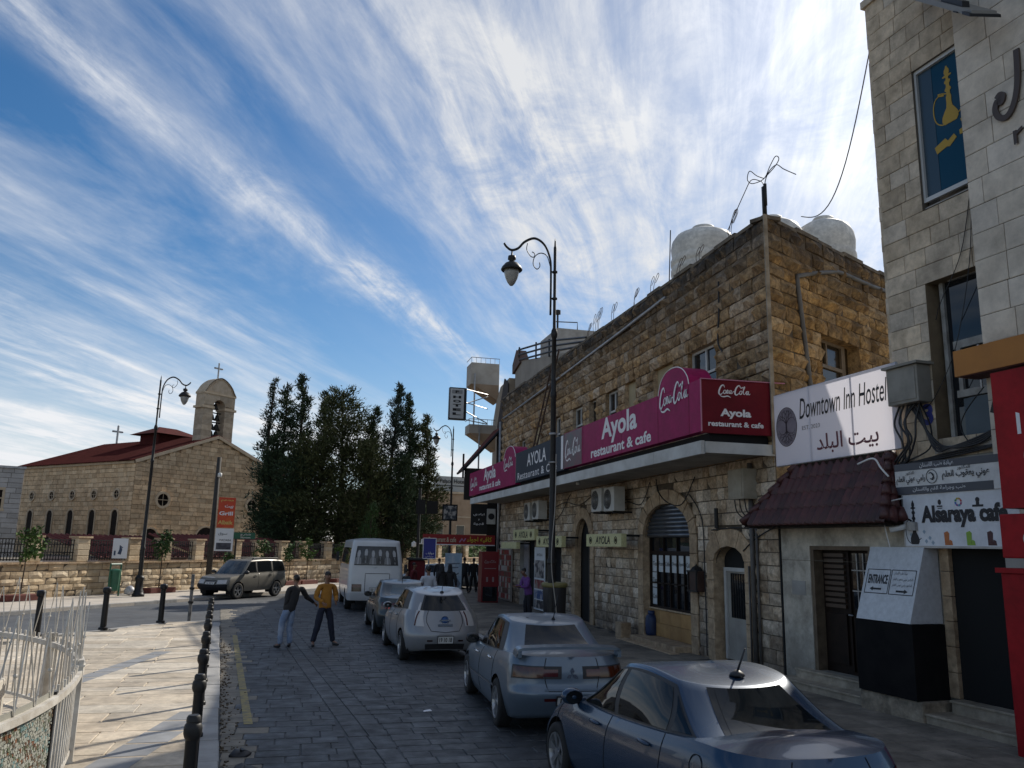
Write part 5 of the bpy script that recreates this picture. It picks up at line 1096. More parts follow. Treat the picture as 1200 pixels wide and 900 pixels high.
for i, y in enumerate(ys):
    t = proto if i == 0 else copy_tree(proto); t.location = (kerbx(y)-.265, y, .12); t.scale = (.76, .76, 1); t["label"] = "black " + names[i]
def slim_tree():
    t = thing("bollard", (0, 0, 0), "x", "bollard", "slim black bollards at the plaza edge")
    b = MB(); b.lathe([(.12, 0), (.12, .05), (.08, .07), (.072, .95)], n=14); b.build("post", BLACK, t, 2, local=True)
    b = MB(); b.lathe([(.072, .93), (.10, .95), (.11, .99), (.11, 1.05), (.09, 1.08), (0, 1.10)], n=14); b.build("cap", BLACK, t, 2, local=True); return t
proto = slim_tree()
for i, (x, y, l) in enumerate(((-6.0, 22.75, "slim black bollard behind the white railing"), (-4.85, 24.35, "slim black bollard between the railing and the green bin"), (-3.72, 26.25, "slim black bollard in front of the church wall lamp"))):
    t = proto if i == 0 else copy_tree(proto); t.location = (x, y, .12); t["label"] = l
t = thing("marker_post", (-3.0, 26.75, .12), "thin worn grey marker post with bands at the plaza corner", "post")
b = MB(); b.lathe([(.05, 0), (.05, 1.35), (.0, 1.36)], (-3.0, 26.75, .12), 10); b.build("pole", mat("worn_grey_post", (.16, .155, .15), (.07, .07, .07), rough=.6, scale=6), t, 2)
b = MB()
for z in (.5, .9): b.lathe([(.05, z), (.075, z+.01), (.075, z+.07), (.05, z+.08)], (-3.0, 26.75, .12), 10)
b.build("collar", IRON, t, 2)

# ---------------------------------------------------------------- white railing round the planted bay, lower left
WI = mat("white_railing_paint", (.60, .57, .51), (.40, .36, .30), rough=.55, scale=5, det=8)
fr = [(-5.8, 15.2), (-4.9, 14.85), (-4.0, 14.1), (-3.25, 13.1), (-2.75, 12.1), (-2.42, 11.1), (-2.25, 10.26), (-2.12, 9.3), (-2.08, 8.4), (-2.16, 7.5), (-2.4, 6.6)]
FP = [Vector((p.x, p.y, 0)) for p in spline([(x, y, 0) for x, y in fr], 8)]
cum = [0.0]
for a, c in zip(FP, FP[1:]): cum.append(cum[-1]+(c-a).length)
def fat(s):
    s = max(0, min(cum[-1]-1e-6, s))
    for i in range(len(cum)-1):
        if cum[i+1] > s: return FP[i].lerp(FP[i+1], (s-cum[i])/(cum[i+1]-cum[i]))
def sof(y):
    best = min(range(len(FP)), key=lambda i: abs(FP[i].y-y)); return cum[best]
rl = thing("railing", tuple(FP[24]+Vector((0, 0, .12))), "curved white metal railing with a zigzag top and mosaic panels, lower left", "railing")
ZB, ZR = .12, 1.05
up = Vector((0, 0, 1)); SL = cum[-1]
b = MB(); b2 = MB(); N_ = 90
for i in range(N_):
    p, q = fat(SL*i/N_), fat(SL*(i+1)/N_); d = (q-p).normalized(); nn = Vector((-d.y, d.x, 0))
    b.obox(p-nn*.05+up*(ZR-.045), q-p, nn*.10, up*.065); b2.obox(p-nn*.02+up*(ZB+.10), q-p, nn*.04, up*.04)
b.build("handrail", WI, rl); b2.build("bottom_rail", WI, rl)
sposts = [sof(14.85), sof(13.1), sof(10.26), sof(6.8)]
for k, s in enumerate(sposts):
    p = fat(s); d = (fat(s+.05)-fat(s-.05)).normalized(); b = MB(); b.box(p+up*(ZB+.53), (.11, .11, 1.06), rz=atan2(d.y, d.x)); b.box(p+up*(ZR+.07), (.14, .14, .02), rz=atan2(d.y, d.x)); b.build("corner_post", WI, rl)
s = .1; k = 0
panels = [(sof(8.75)+.03, sof(6.8)-.05)]
b = MB(); b.box(fat(sof(8.75))+up*(ZB+.5), (.035, .035, .95)); b.build("dark_upright", IRON, rl)
while s < SL:
    inp = any(a < s < c for a, c in panels)
    if not inp and all(abs(s-q) > .09 for q in sposts):
        p = fat(s); b = MB(); b.box(p+up*(ZB+.56), (.024, .024, .92)); b.build("baluster", WI, rl)
    s += .155; k += 1
# zigzag rods above the rail, each V a pair of rods
s = .15; k = 0; r = random.Random(9)
while s < SL-.2:
    w = .42; h = .74+.10*sin(k*1.9); a, c, e = fat(s), fat(s+w/2), fat(s+w)
    b = MB(); out = Vector((r.uniform(-.05, .05), r.uniform(-.05, .05), 0)); topp = c+up*(ZR+h)+out
    b.tube([a+up*ZR, topp], .007, 5); b.tube([topp, e+up*ZR], .007, 5)
    b.lathe([(0, 0), (.02, .015), (.02, .03), (0, .045)], a.lerp(topp-up*0, .42)*1.0+up*(ZR*.58-.02), 6) if k % 2 else None
    b.build("zigzag_rod", WI, rl); s += w; k += 1
# crossing rods behind the balusters
s = .2; k = 0
while s < SL-9:
    a, c = fat(s), fat(s+.45); b = MB(); b.tube([a+up*(ZB+.12), c+up*(ZR-.02)], .008, 5); b.tube([c+up*(ZB+.12), a+up*(ZR-.02)], .008, 5); b.build("cross_rod", WI, rl); s += .45; k += 1
# mosaic panel of coloured glass chips
MOS = [mat("mosaic_"+n, c, rough=.25) for n, c in (("pale", (.42, .42, .36)), ("aqua", (.20, .30, .29)), ("blue", (.15, .23, .26)), ("moss", (.15, .17, .11)), ("umber", (.17, .12, .08)), ("rust", (.24, .11, .06)))]
for a0, a1 in panels:
    cols = int((a1-a0)/.034); bb = {i: MB() for i in range(6)}
    for i in range(cols):
        for j in range(23):
            s0 = a0+(i+.5)*(a1-a0)/cols; p = fat(s0); d = (fat(s0+.02)-fat(s0-.02)).normalized(); nn = Vector((-d.y, d.x, 0)); z = ZB+.15+j*.033
            v = .5+.5*sin(i*.23+3*sin(j*.21)); kk = (0 if r.random() < .68 else 1 if v > .62 and j > 9 else 2 if v > .75 else 4 if v < .3 and r.random() < .6 else 3 if r.random() < .7 else 5)
            bb[kk].box(p+up*z+nn*r.uniform(-.004, .004), (.021*r.uniform(.6, 1.3), .012, .024*r.uniform(.6, 1.3)), rz=atan2(d.y, d.x)+r.uniform(-.1, .1), ry=r.uniform(-.5, .5))
    for kk, m_ in bb.items(): tag(m_.build("mosaic_chip", MOS[kk], rl), kind='stuff')
    b = MB(); n = 12
    for i in range(n):
        p, q = fat(a0+(a1-a0)*i/n), fat(a0+(a1-a0)*(i+1)/n); d = (q-p).normalized(); nn = Vector((-d.y, d.x, 0)); b.obox(p+nn*-.012+up*(ZB+.13), q-p, nn*.006, up*.87)
    b.build("panel_backing", mat("mosaic_grout", (.26, .25, .21), rough=.8), rl)
# things inside the bay
t = thing("planter", (-3.75, 11.4, .12), "cream planter ledge inside the white railing", "planter")
b = MB(); b.box((-4.3, 11.6, .42), (1.6, 1.3, .6)); bev(b.build("wall", mat("cream_plaster", (.55, .51, .44), (.42, .38, .32), rough=.8, scale=3), t), .03); b = MB(); b.box((-4.3, 11.6, .735), (1.45, 1.15, .04)); b.build("soil", DUST, t)
t = thing("mosaic_jar", (-4.25, 12.0, .75), "black and white speckled mosaic jar standing in the cream planter", "jar")
b = MB(); prof = [(.0, 0), (.18, .02), (.34, .22), (.40, .45), (.34, .68), (.2, .82), (.16, .9), (.2, .96)]; b.lathe(prof, (-4.28, 12.0, .75), 20); b.build("body", BLACK, t, True)
b = MB()
for k in range(420):
    z = r.uniform(.08, .8); 
    R_ = [p_ for p_ in prof]; 
    for (ra, ha), (rb, hb) in zip(prof, prof[1:]):
        if ha <= z <= hb: rr = ra+(rb-ra)*(z-ha)/(hb-ha); break
    a = r.uniform(0, 2*pi); b.box((-4.28+(rr+.004)*cos(a), 12+(rr+.004)*sin(a), .75+z), (.012, .05*r.uniform(.5, 1.2), .05*r.uniform(.5, 1.2)), rz=a, ry=-(atan2(rb-ra, hb-ha)))
tag(b.build("mosaic_chips", mat("mosaic_white", (.55, .55, .52), rough=.4), t), kind='stuff')
t = thing("clay_pot", (-3.5, 10.75, .12), "orange brown clay pot with a crown rim beside the cream planter", "pot")
b = MB(); b.lathe([(.11, 0), (.14, .04), (.2, .2), (.21, .34), (.18, .44), (.15, .46), (.15, .3)], (-3.38, 10.6, .38), 18); b.build("body", mat("ochre_clay", (.36, .17, .045), (.24, .105, .03), rough=.7, scale=6), t, True)
b = MB()
for k in range(10): b.lathe([(.035, .44), (0, .58)], (-3.38+.165*cos(k*pi/5), 10.6+.165*sin(k*pi/5), .38), 5)
b.build("rim", MATS["ochre_clay"], t); b = MB(); b.box((-3.45, 10.7, .25), (.55, .55, .26)); b.build("plinth", MATS["cream_plaster"], t)

# ---------------------------------------------------------------- utility pole with boards, street name sign, bin, boards
def wall_at(px): pass
t = thing("utility_pole", tuple(wp(11.5, 1.0, .12)), "leaning dark utility pole carrying a red and orange board and a white board", "utility pole")
ub = wp(9.7, 1.1, .12); ut = ub + Vector((.02, 0, 6.4))
b = MB(); b.tube([ub, ut], [.15, .105], 10); b.build("pole", mat("dark_pole", (.025, .022, .02), (.04, .035, .03), rough=.8, scale=6), t, True)
b = MB(); b.lathe([(0, 0), (.10, .02), (.10, .2), (0, .24)], ub+Vector((.12, -.1, 5.4)), 10); b.build("lamp_head", WHITEP, t, True)
VX = Vector((.96, .28, 0)).normalized(); VN = Vector((VX.y, -VX.x, 0))
def board(t, c, w, h, m, name="board", dp=.04):
    b = MB(); b.obox(c-VX*w/2-Vector((0, 0, h/2))-VN*dp, VX*w, VN*dp, (0, 0, h)); return b.build(name, m, t)
c1 = ub+VX*.55+VN*.16+Vector((0, 0, 3.75)); board(t, c1+Vector((0, 0, .38)), .80, .62, mat("orange_red_board", (.52, .06, .02), rough=.5)); board(t, c1+Vector((0, 0, -.35)), .80, .85, mat("red_orange_board", (.55, .10, .02), (.5, .05, .02), rough=.5, scale=3))
board(t, c1+Vector((0, 0, -1.35)), .86, 1.08, mat("white_board", (.66, .67, .68), rough=.5))
up_ = lambda dx, dz: c1+VX*dx+VN*.003+Vector((0, 0, dz))
YW = mat("board_yellow", (.6, .42, .12), rough=.5)
text("مطعم", up_(-.3, .45), VX, UZ, VN, w=.6, h=.17, m=YW, parent=t, ar=True, bold=.03); text("بيت", up_(-.1, .16), VX, UZ, VN, w=.4, h=.17, m=LETW, parent=t, ar=True, bold=.03)
text("Grill", up_(-.34, -.18), VX, UZ, VN, w=.65, h=.19, m=LETW, parent=t, bold=.03); text("Albaik", up_(-.36, -.62), VX, UZ, VN, w=.7, h=.2, m=YW, parent=t, bold=.03)
text("سوق", up_(-.3, -1.15), VX, UZ, VN, w=.42, h=.15, m=INK, parent=t, ar=True); text("MADABA", up_(-.22, -1.42), VX, UZ, VN, w=.55, h=.10, m=INK, parent=t)
b = MB(); b.obox(up_(-.36, -1.82)-VN*.002, VX*.7, VN*.003, (0, 0, .32)); b.build("photo_print", mat("night_photo", (.02, .022, .03), (.1, .1, .12), rough=.4, scale=4), t)
t = thing("street_sign", tuple(wp(14, 1.4, .12)), "green street name sign on a thin dark post beside the parked off-roader", "street sign")
sb = wp(11.2, 1.3, .12); b = MB(); b.tube([sb, sb+Vector((0, 0, 2.75))], .05, 8); b.build("post", IRON, t)
c1 = sb+Vector((.15, -.05, 2.62)); board(t, c1, 1.55, .32, mat("sign_green", (.02, .10, .06), rough=.5)); text("شارع", c1+VX*.05+VN*.003+Vector((0, 0, -.02)), VX, UZ, VN, w=.5, h=.13, m=LETW, parent=t, ar=True); text("Street", c1+VX*.05+VN*.003+Vector((0, 0, -.13)), VX, UZ, VN, w=.5, h=.08, m=LETW, parent=t)
t = thing("litter_bin", tuple(wp(4.1, 1.4, .12)), "green litter bin hung in a dark frame on the far footpath", "bin")
gb = wp(4.0, 1.3, .12); GR = mat("bin_green", (.02, .12, .07), (.015, .09, .055), rough=.45)
b = MB(); b.lathe([(.16, .22), (.18, .25), (.21, .95), (.225, 1.0), (.225, 1.06), (.15, 1.1), (0, 1.12)], gb, 14); b.build("drum", GR, t, 2)
b = MB(); e1, e2 = gb+WD*.27, gb-WD*.27
for e in (e1, e2): b.tube([e, e+Vector((0, 0, 1.3))], .035, 6)
b.tube([e1+Vector((0, 0, 1.3)), e2+Vector((0, 0, 1.3))], .05, 6); b.build("frame", GR, t)
b = MB(); b.lathe([(.0, 0), (.2, .05), (.24, .2), (.14, .34), (.05, .4), (0, .4)], gb+WD*.85, 9); o = b.build("rubbish_bag", mat("pale_plastic_bag", (.5, .5, .52), (.3, .3, .32), rough=.4, scale=8), None, True, loc=tuple(gb+WD*.85)); tag(o, "pale plastic rubbish bag on the footpath beside the green bin", "bag")
t = thing("notice_board", tuple(wp(5.2, .1, 2.0)), "small white notice with a dark figure on the church railing", "notice")
nb = wp(5.2, .12, 2.05); board(t, nb+VX*0, .60, .86, mat("notice_white", (.68, .69, .70), rough=.5)); b = MB(); b.ribbon([(-.02, -.25), (.03, -.05), (.0, .12), (.1, .02)], [.14, .12, .08, .05], nb+VN*.003, VX, UZ, VN, .002); b.ribbon([(-.2, -.1), (-.2, -.3)], .07, nb+VN*.003, VX, UZ, VN, .002); b.build("figure_print", mat("dark_blue_print", (.03, .05, .10), rough=.5), t)
# blue sign, banner across the side street, black shop boards, cooler, light-blue stand
def face_sign(name, c, w, h, m, label, cat, az=0, dp=.06):
    t = thing(name, tuple(c), label, cat); ux = Vector((cos(az), sin(az), 0)); un = Vector((ux.y, -ux.x, 0))
    b = MB(); b.obox(Vector(c)-ux*w/2-Vector((0, 0, h/2)), ux*w, -un*dp, (0, 0, h)); b.build("panel", m, t); return t, ux, un
BLUE = mat("road_sign_blue", (.018, .022, .19), rough=.4)
t, ux, un = face_sign("blue_sign", (4.65, 30.2, 2.36), .46, .72, BLUE, "blue parking sign with white Arabic lettering beyond the parked cars", "road sign")
text("موقف", (4.52, 30.195, 2.12), ux, UZ, un, w=.30, h=.12, m=LETW, parent=t, ar=True); text("سياحي", (4.50, 30.195, 2.02), ux, UZ, un, w=.30, h=.08, m=LETW, parent=t, ar=True)
b = MB()
for dx, dz, w_, h_ in ((0, .365, .48, .02), (0, -.365, .48, .02), (-.235, 0, .02, .74), (.235, 0, .02, .74)): b.box((4.65+dx, 30.19, 2.36+dz), (w_, .02, h_))
b.build("border", LETW, t); b = MB(); b.tube([(4.65, 30.28, .0), (4.65, 30.28, 2.7)], .03, 6); b.build("post", STEEL, t)
t, ux, un = face_sign("street_banner", (6.95, 36.5, 2.74), 3.3, .43, mat("banner_red", (.26, .012, .012), rough=.5), "red banner with yellow and white lettering hung across the footpath", "banner", .05)
text("Restaurant & cafe", (5.55, 36.42, 2.62), ux, UZ, un, w=1.25, h=.22, m=mat("pale_gold", (.5, .42, .3), rough=.5), parent=t, bold=.02); text("كافيه اجواء", (7.3, 36.49, 2.6), ux, UZ, un, w=1.15, h=.28, m=mat("banner_yellow", (.55, .42, .04), rough=.5), parent=t, ar=True, bold=.02)
b = MB(); b.ribbon([(0, 0), (.12, .16), (.2, .05), (.28, .18)], .06, (6.95, 36.49, 2.62), ux, UZ, un); b.build("round_emblem", mat("banner_lilac", (.4, .2, .35), rough=.5), t); b = MB(); b.obox((5.3, 36.41, 2.49), ux*3.3, un*.012, (0, 0, .04)); b.build("lower_edge", LETW, t)
t, ux, un = face_sign("shop_board", (8.15, 38.0, 3.72), .80, 1.4, mat("board_black", (.012, .012, .014), rough=.5), "black hanging shop board with two lines of white lettering under the canopy end", "shop board")
text("ايادي", (7.85, 37.99, 3.85), ux, UZ, un, w=.55, h=.14, m=LETW, parent=t, ar=True, bold=.02); text("و", (8.10, 37.99, 3.65), ux, UZ, un, w=.06, h=.08, m=LETW, parent=t, ar=True); text("قهوة", (7.88, 37.99, 3.42), ux, UZ, un, w=.5, h=.14, m=LETW, parent=t, ar=True, bold=.02)
t = thing("air_conditioner", (8.7, 38.1, 3.5), "white air conditioner beside the black hanging board at the far end", "air conditioner")
b = MB(); b.box((8.72, 38.2, 3.85), (.42, .5, .72)); bev(b.build("case", MATS["ac_white"], t), .02); b = MB(); b.lathe([(0, .26), (.15, .26), (.15, .24)], (8.72, 38.2, 3.85), 14, M=Matrix.Rotation(pi/2, 3, 'X')); b.build("fan", PLASTIC, t)
t = thing("drinks_cooler", (7.95, 34.7, .15), "red drinks cooler with a dark glass base on the footpath under the canopy", "drinks cooler")
b = MB(); b.box((7.95, 34.9, 1.2), (.74, .7, 2.1)); bev(b.build("cabinet", mat("cooler_red", (.20, .012, .016), rough=.4), t), .02); b = MB(); b.box((7.95, 34.54, .5), (.62, .02, .6)); b.build("glass_panel", GLASSD, t)
script_logo(t, (7.68, 34.54, 1.75), (1, 0, 0), UZ, (0, -1, 0), .55, mat("faded_white", (.3, .22, .22), rough=.5), h=.16); b = MB(); b.box((7.95, 34.54, 1.55), (.5, .01, .03)); b.box((7.82, 34.54, 1.1), (.08, .01, .2)); b.box((8.08, 34.54, 1.1), (.08, .01, .2)); b.build("print", MATS["faded_white"], t)
t, ux, un = face_sign("stand_banner", (6.08, 33.0, 1.30), .68, 1.75, mat("light_blue_banner", (.26, .36, .46), (.42, .47, .52), rough=.5, scale=3.5, lo=.45, hi=.6), "pale blue and white standing banner on the far footpath", "banner")
b = MB(); b.ribbon([(-.05, -.75), (.2, -.3), (.05, .0), (.22, .1)], [.1, .22, .1, .06], (6.08, 32.995, 1.3), ux, UZ, un); b.ribbon([(-.25, .45), (.25, .48)], .05, (6.08, 32.995, 1.3), ux, UZ, un); b.ribbon([(-.2, .3), (.2, .32)], .05, (6.08, 32.995, 1.3), ux, UZ, un); b.build("figure_print", mat("grey_blue_print", (.12, .15, .2), rough=.5), t)
b = MB(); b.box((6.08, 33.1, .29), (.5, .3, .28)); b.build("foot", PLASTIC, t)
t = thing("red_stall", (4.6, 33, .15), "red cloth covered stall under the blue sign", "stall")
b = MB(); b.box((4.62, 33.2, 1.0), (.62, .6, 1.75)); bev(b.build("cloth", mat("stall_red", (.17, .012, .018), (.10, .01, .012), rough=.8, scale=5), t), .06); b = MB(); b.box((4.62, 33.2, 1.92), (.75, .7, .08)); b.build("top", PLASTIC, t)
t = thing("signal_post", (7.68, 55, .1), "dark post with boxy dark signs at the right edge of the trees", "post")
b = MB(); b.tube([(7.68, 55, .1), (7.68, 55, 6.2)], .10, 8); b.build("pole", IRON, t); b = MB(); b.box((7.75, 54.9, 4.95), (.6, .3, .95)); b.box((8.55, 55, 4.95), (.75, .06, .85)); b.build("sign_box", BLACK, t)
b = MB(); b.tube([(7.68, 55, 2.55), (8.0, 54.9, 2.55)], .04, 5); b.lathe([(0, 0), (.16, .05), (.16, .3), (0, .4)], (7.4, 54.9, 2.3), 10); b.lathe([(0, 0), (.14, .05), (.14, .3), (0, .4)], (8.0, 54.9, 2.5), 10); b.build("globe", WHITEP, t)
t, ux, un = face_sign("picture_board", (8.45, 47.6, 4.35), .9, .95, BLACK, "black framed picture board on the distant lamp post", "picture board")
b = MB(); b.box((8.45, 47.58, 4.35), (.74, .02, .78)); b.build("picture", PH[0], t)
# hanging wire from the pale building to the stone roof
b = MB(); A, B = pp(3.1, .0, 11.4), Vector((10.3, 14.9, 9.8)); pts = [A.lerp(B, k/20)-Vector((0, 0, 1.1*sin(pi*k/20))) for k in range(21)]; b.tube(pts, .012, 5); b.build
tag(b.build("overhead_wire", mat("grey_wire", (.12, .12, .12), rough=.6), None, True, loc=tuple(A)), "slack grey wire hanging between the pale building and the stone roof", "wire")
# ================================================================ church wall, church, trees, far buildings
WST = mat("sunny_wall_stone", (.56, .44, .285), (.38, .275, .165), rough=.85, scale=2.2, bump=.02, bscale=9, isl=.24, c3=(.60, .50, .36), det=9)
wall = thing("church_wall", tuple(wp(0)), "long low wall of rough cream blocks with pillars and iron railings, below the church", "wall")
wref = (0, 0, 2.5)
stone_wall(wall, wp(-6), WD, WN, 58, courses(.1, 1.42, .262, .05, seed=41), (.40, .85), [], WST, MORTAR, n_ind=300, depth=.05, gap=.014, seed=43, jitter=.01)
b = MB(); b.obox(wp(-6, -.4, .1), WD*58, WN*.35, (0, 0, 1.3)); b.build("core", MORTAR, wall)
for k in range(48): 
    b = MB(); b.obox(wp(-6+k*1.2, -.43, 1.42), WD*1.19, WN*.53, (0, 0, .075)); b.build("coping", TRIM, wall)
pil = [-2.4, 1.15, 3.4, 6.1, 8.0, 10.15, 12.9, 14.75, 16.8, 18.7, 21.2, 23.7, 26.2, 28.7, 31.2, 33.7, 36.2, 38.7, 41.2]
for s in pil:
    for j in range(4):
        b = MB(); e = random.uniform(-.015, .015); b.obox(wp(s-.30+e, -.40-e, 1.5+j*.24), WD*(.60-2*e), WN*(.44+e), (0, 0, .232)); bev(b.build("pillar_stone", WST, wall), .02, 1)
    b = MB(); b.obox(wp(s-.36, -.46, 2.46), WD*.72, WN*.56, (0, 0, .08)); b.build("pillar_cap", TRIM, wall)
for s0, s1 in zip(pil, pil[1:]):
    b = MB(); n = int((s1-s0-.6)/.125)
    for z in (1.58, 1.85, 2.16, 2.36): b.obox(wp(s0+.3, -.2, z), WD*(s1-s0-.6), WN*.035, (0, 0, .035))
    for k in range(n): b.obox(wp(s0+.36+k*(s1-s0-.7)/max(1, n-1), -.195, 1.55), WD*.028, WN*.025, (0, 0, .85))
    b.build("railing_panel", IRON, wall)
    if s0 < 24:
        b = MB(); k2 = int((s1-s0-.7)/.2)
        for k in range(k2):
            for z in (1.78, 2.22): b.tube([wp(s0+.45+k*.2+.05*cos(a*pi/4), -.16, z+.05*sin(a*pi/4)) for a in range(8)], .012, 4, closed=True)
        b.build("railing_ring", IRON, wall)
# garden bed and red annex roofs behind the railing
b = MB(); b.obox(wp(-30, -60, 1.1), WD*130, WN*59.6, (0, 0, .1)); tag(b.build("terrace", GRND), kind='structure')
rr = thing("low_annex", tuple(wp(14, -5, 1.2)), "low church annex with striped red tile roofs seen through the railings", "building")
RT = mat("red_roof_tile", (.16, .035, .024), (.10, .022, .016), rough=.75, scale=5, isl=.15)
def ribbed_roof(parent, a, bb_, c, d, n, m=RT, name="roof", r=.06):
    """roof plane a-b eave, d-c ridge, with n ribs running up the slope"""
    a, bb_, c, d = map(Vector, (a, bb_, c, d)); b = MB(); b.add([a, bb_, c, d], [(0, 1, 2, 3)])
    for k in range(n+1): b.tube([a.lerp(bb_, k/n)+Vector((0, 0, .02)), d.lerp(c, k/n)+Vector((0, 0, .02))], r, 4, cap=False)
    return b.build(name, m, parent)
for s0, s1, zr in ((6.6, 12.5, 2.95), (13.2, 19.5, 3.1), (20, 27, 3.0)):
    ribbed_roof(rr, wp(s0, -2.6, 1.6), wp(s1, -2.6, 1.6), wp(s1, -6.5, zr-.35), wp(s0, -6.5, zr-.35), 18); b = MB(); b.obox(wp(s0+.1, -6.4, 1.1), WD*(s1-s0-.2), WN*3.6, (0, 0, .45)); b.build("wall", mat("pinkish_render", (.40, .28, .22), rough=.9, scale=2), rr)

# ---------------------------------------------------------------- the church
CH = mat("church_stone", (.60, .425, .255), (.45, .31, .18), rough=.9, scale=1.2, isl=.15, c3=(.62, .46, .29), det=8, bump=.01, bscale=6, grit=(3, .25))
chu = thing("church", (-11.43, 62.03, 1.2), "tan stone church with a red tiled gable roof and round windows", "church")
CO = Vector((-11.43, 62.03, 0)); CF = Vector((.7216, .6923, 0)); CS = Vector((-.6923, .7216, 0)); NF = Vector((.6923, -.7216, 0)); NS = Vector((-.7216, -.6923, 0))
HL = 6.66; EV_, RG_ = 7.85, 10.3
# body
def gable(o): return [(0, 0), (2*HL, 0), (2*HL, EV_), (HL, RG_-.12), (0, EV_)]
b = MB(); b.prism(gable(0), CO-NF*.12-NS*0+CF*0, CF, UZ, -NF, 14.6); b.build("core", CH, chu)
side_ops = []
for k in range(5):
    u = 1.75+2.75*k; side_ops += [(u-.38, u+.38, 2.0, 4.3, .42), (u-.36, u+.36, 5.45, 5.80, .36)]
zc = courses(1.1, EV_-.15, .33, .1, seed=51)
stone_wall(chu, CO+NS*.0, CS, NS, 14.6, zc, (.35, .8), [], CH, MORTAR, n_ind=0, depth=.035, gap=.025, kind='smooth', name="side_stone", seed=52)
zf = courses(1.1, RG_-.2, .33, .1, seed=53)
class _F: pass
fr_items = MB(); rq = random.Random(55)
for z0, z1 in zip(zf, zf[1:]):
    zm = z1; a0 = 0.0; a1 = 2*HL
    if zm > EV_: t_ = (zm-EV_)/(RG_-EV_); a0, a1 = HL*t_+.05, 2*HL-HL*t_-.05
    x = a0
    while x < a1-.1:
        w_ = rq.uniform(.35, .85); x2 = min(x+w_, a1); d_ = rq.uniform(.03, .06); fr_items.obox(CO+CF*(x+.012)+Vector((0, 0, z0+.012))-NF*.02, CF*(x2-x-.024), NF*d_, (0, 0, z1-z0-.024)); x = x2
tag(fr_items.build("front_stone", CH, chu), kind='stuff')
CTR = mat("church_trim", (.50, .40, .28), (.40, .31, .21), rough=.85, scale=3)
CGL = mat("church_window", (.022, .015, .012), (.012, .009, .008), rough=.7, scale=4, spec=.1)
def oculus(c, n, u, R=.38):
    Mx = Vector((0, 0, 1)).rotation_difference(n).to_matrix(); w = MB(); w.lathe([(R*.72, .075), (0, .075)], c, 16, M=Mx); o = w.build("round_window", CGL, chu)
    b = MB(); b.lathe([(R*.70, .06), (R*.72, .13), (R, .13), (R*1.02, .0)], c, 18, M=Mx, cap=False); b.build("frame", CTR, o); b = MB(); b.tube([c+u*R*.7+n*.08, c-u*R*.7+n*.08], .025, 4); b.tube([c+Vector((0, 0, R*.7))+n*.08, c-Vector((0, 0, R*.7))+n*.08], .025, 4); b.build("tracery", CTR, o)
def lancet(c, n, u, w_, h_):
    o = None; poly = [(-w_/2, 0), (w_/2, 0), (w_/2, h_)] + [(w_/2*cos(a*pi/8), h_+w_/2*sin(a*pi/8)) for a in range(1, 8)] + [(-w_/2, h_)]
    b = MB(); b.prism(poly, c+n*.02, u, UZ, n, .04); o = b.build("arched_window", CGL, chu)
    P = [(-w_/2-.09, 0), (-w_/2-.09, h_)] + [(-(w_/2+.09)*cos(a*pi/8), h_+(w_/2+.09)*sin(a*pi/8)) for a in range(1, 8)] + [(w_/2+.09, h_), (w_/2+.09, 0)]
    b = MB(); b.ribbon(P, .12, c+n*.0, u, UZ, n, .10); b.build("frame", CTR, o)
for k in range(5):
    u = 1.75+2.75*k; lancet(CO+CS*u+Vector((0, 0, 2.0)), NS, CS, .66, 2.1); oculus(CO+CS*u+Vector((0, 0, 5.55)), NS, CS, .40)
oculus(CO+CF*2.35+Vector((0, 0, 5.25)), NF, CF, .62); oculus(CO+CF*10.4+Vector((0, 0, 5.25)), NF, CF, .62)
lancet(CO+CF*1.6+Vector((0, 0, 1.2)), NF, CF, 1.15, 1.4); lancet(CO+CF*6.3+Vector((0, 0, 1.2)), NF, CF, 1.7, 1.35)
# cornice and roof
b = MB(); b.obox(CO+NS*.0+Vector((0, 0, EV_-.16)), CS*14.6, NS*.18, (0, 0, .2))
b.ribbon([(-.15, EV_-.05), (HL, RG_+.02)], .22, CO, CF, UZ, NF, .16); b.ribbon([(HL, RG_+.02), (2*HL+.15, EV_-.05)], .22, CO, CF, UZ, NF, .16); b.build("cornice", CTR, chu)
CRT = mat("church_roof_tile", (.088, .02, .018), (.058, .014, .012), rough=.95, spec=.1, scale=2)
e0 = CO+NS*.38+NF*.05; 
ribbed_roof(chu, e0+Vector((0, 0, EV_)), e0+CS*14.9+Vector((0, 0, EV_)), CO+CF*HL+CS*14.9+Vector((0, 0, RG_+.12)), CO+CF*HL+NF*.05+Vector((0, 0, RG_+.12)), 60, CRT)
e1 = CO+CF*2*HL-NS*.38+NF*.05; ribbed_roof(chu, e1+Vector((0, 0, EV_)), e1+CS*14.9+Vector((0, 0, EV_)), CO+CF*HL+CS*14.9+Vector((0, 0, RG_+.12)), CO+CF*HL+NF*.05+Vector((0, 0, RG_+.12)), 60, CRT)
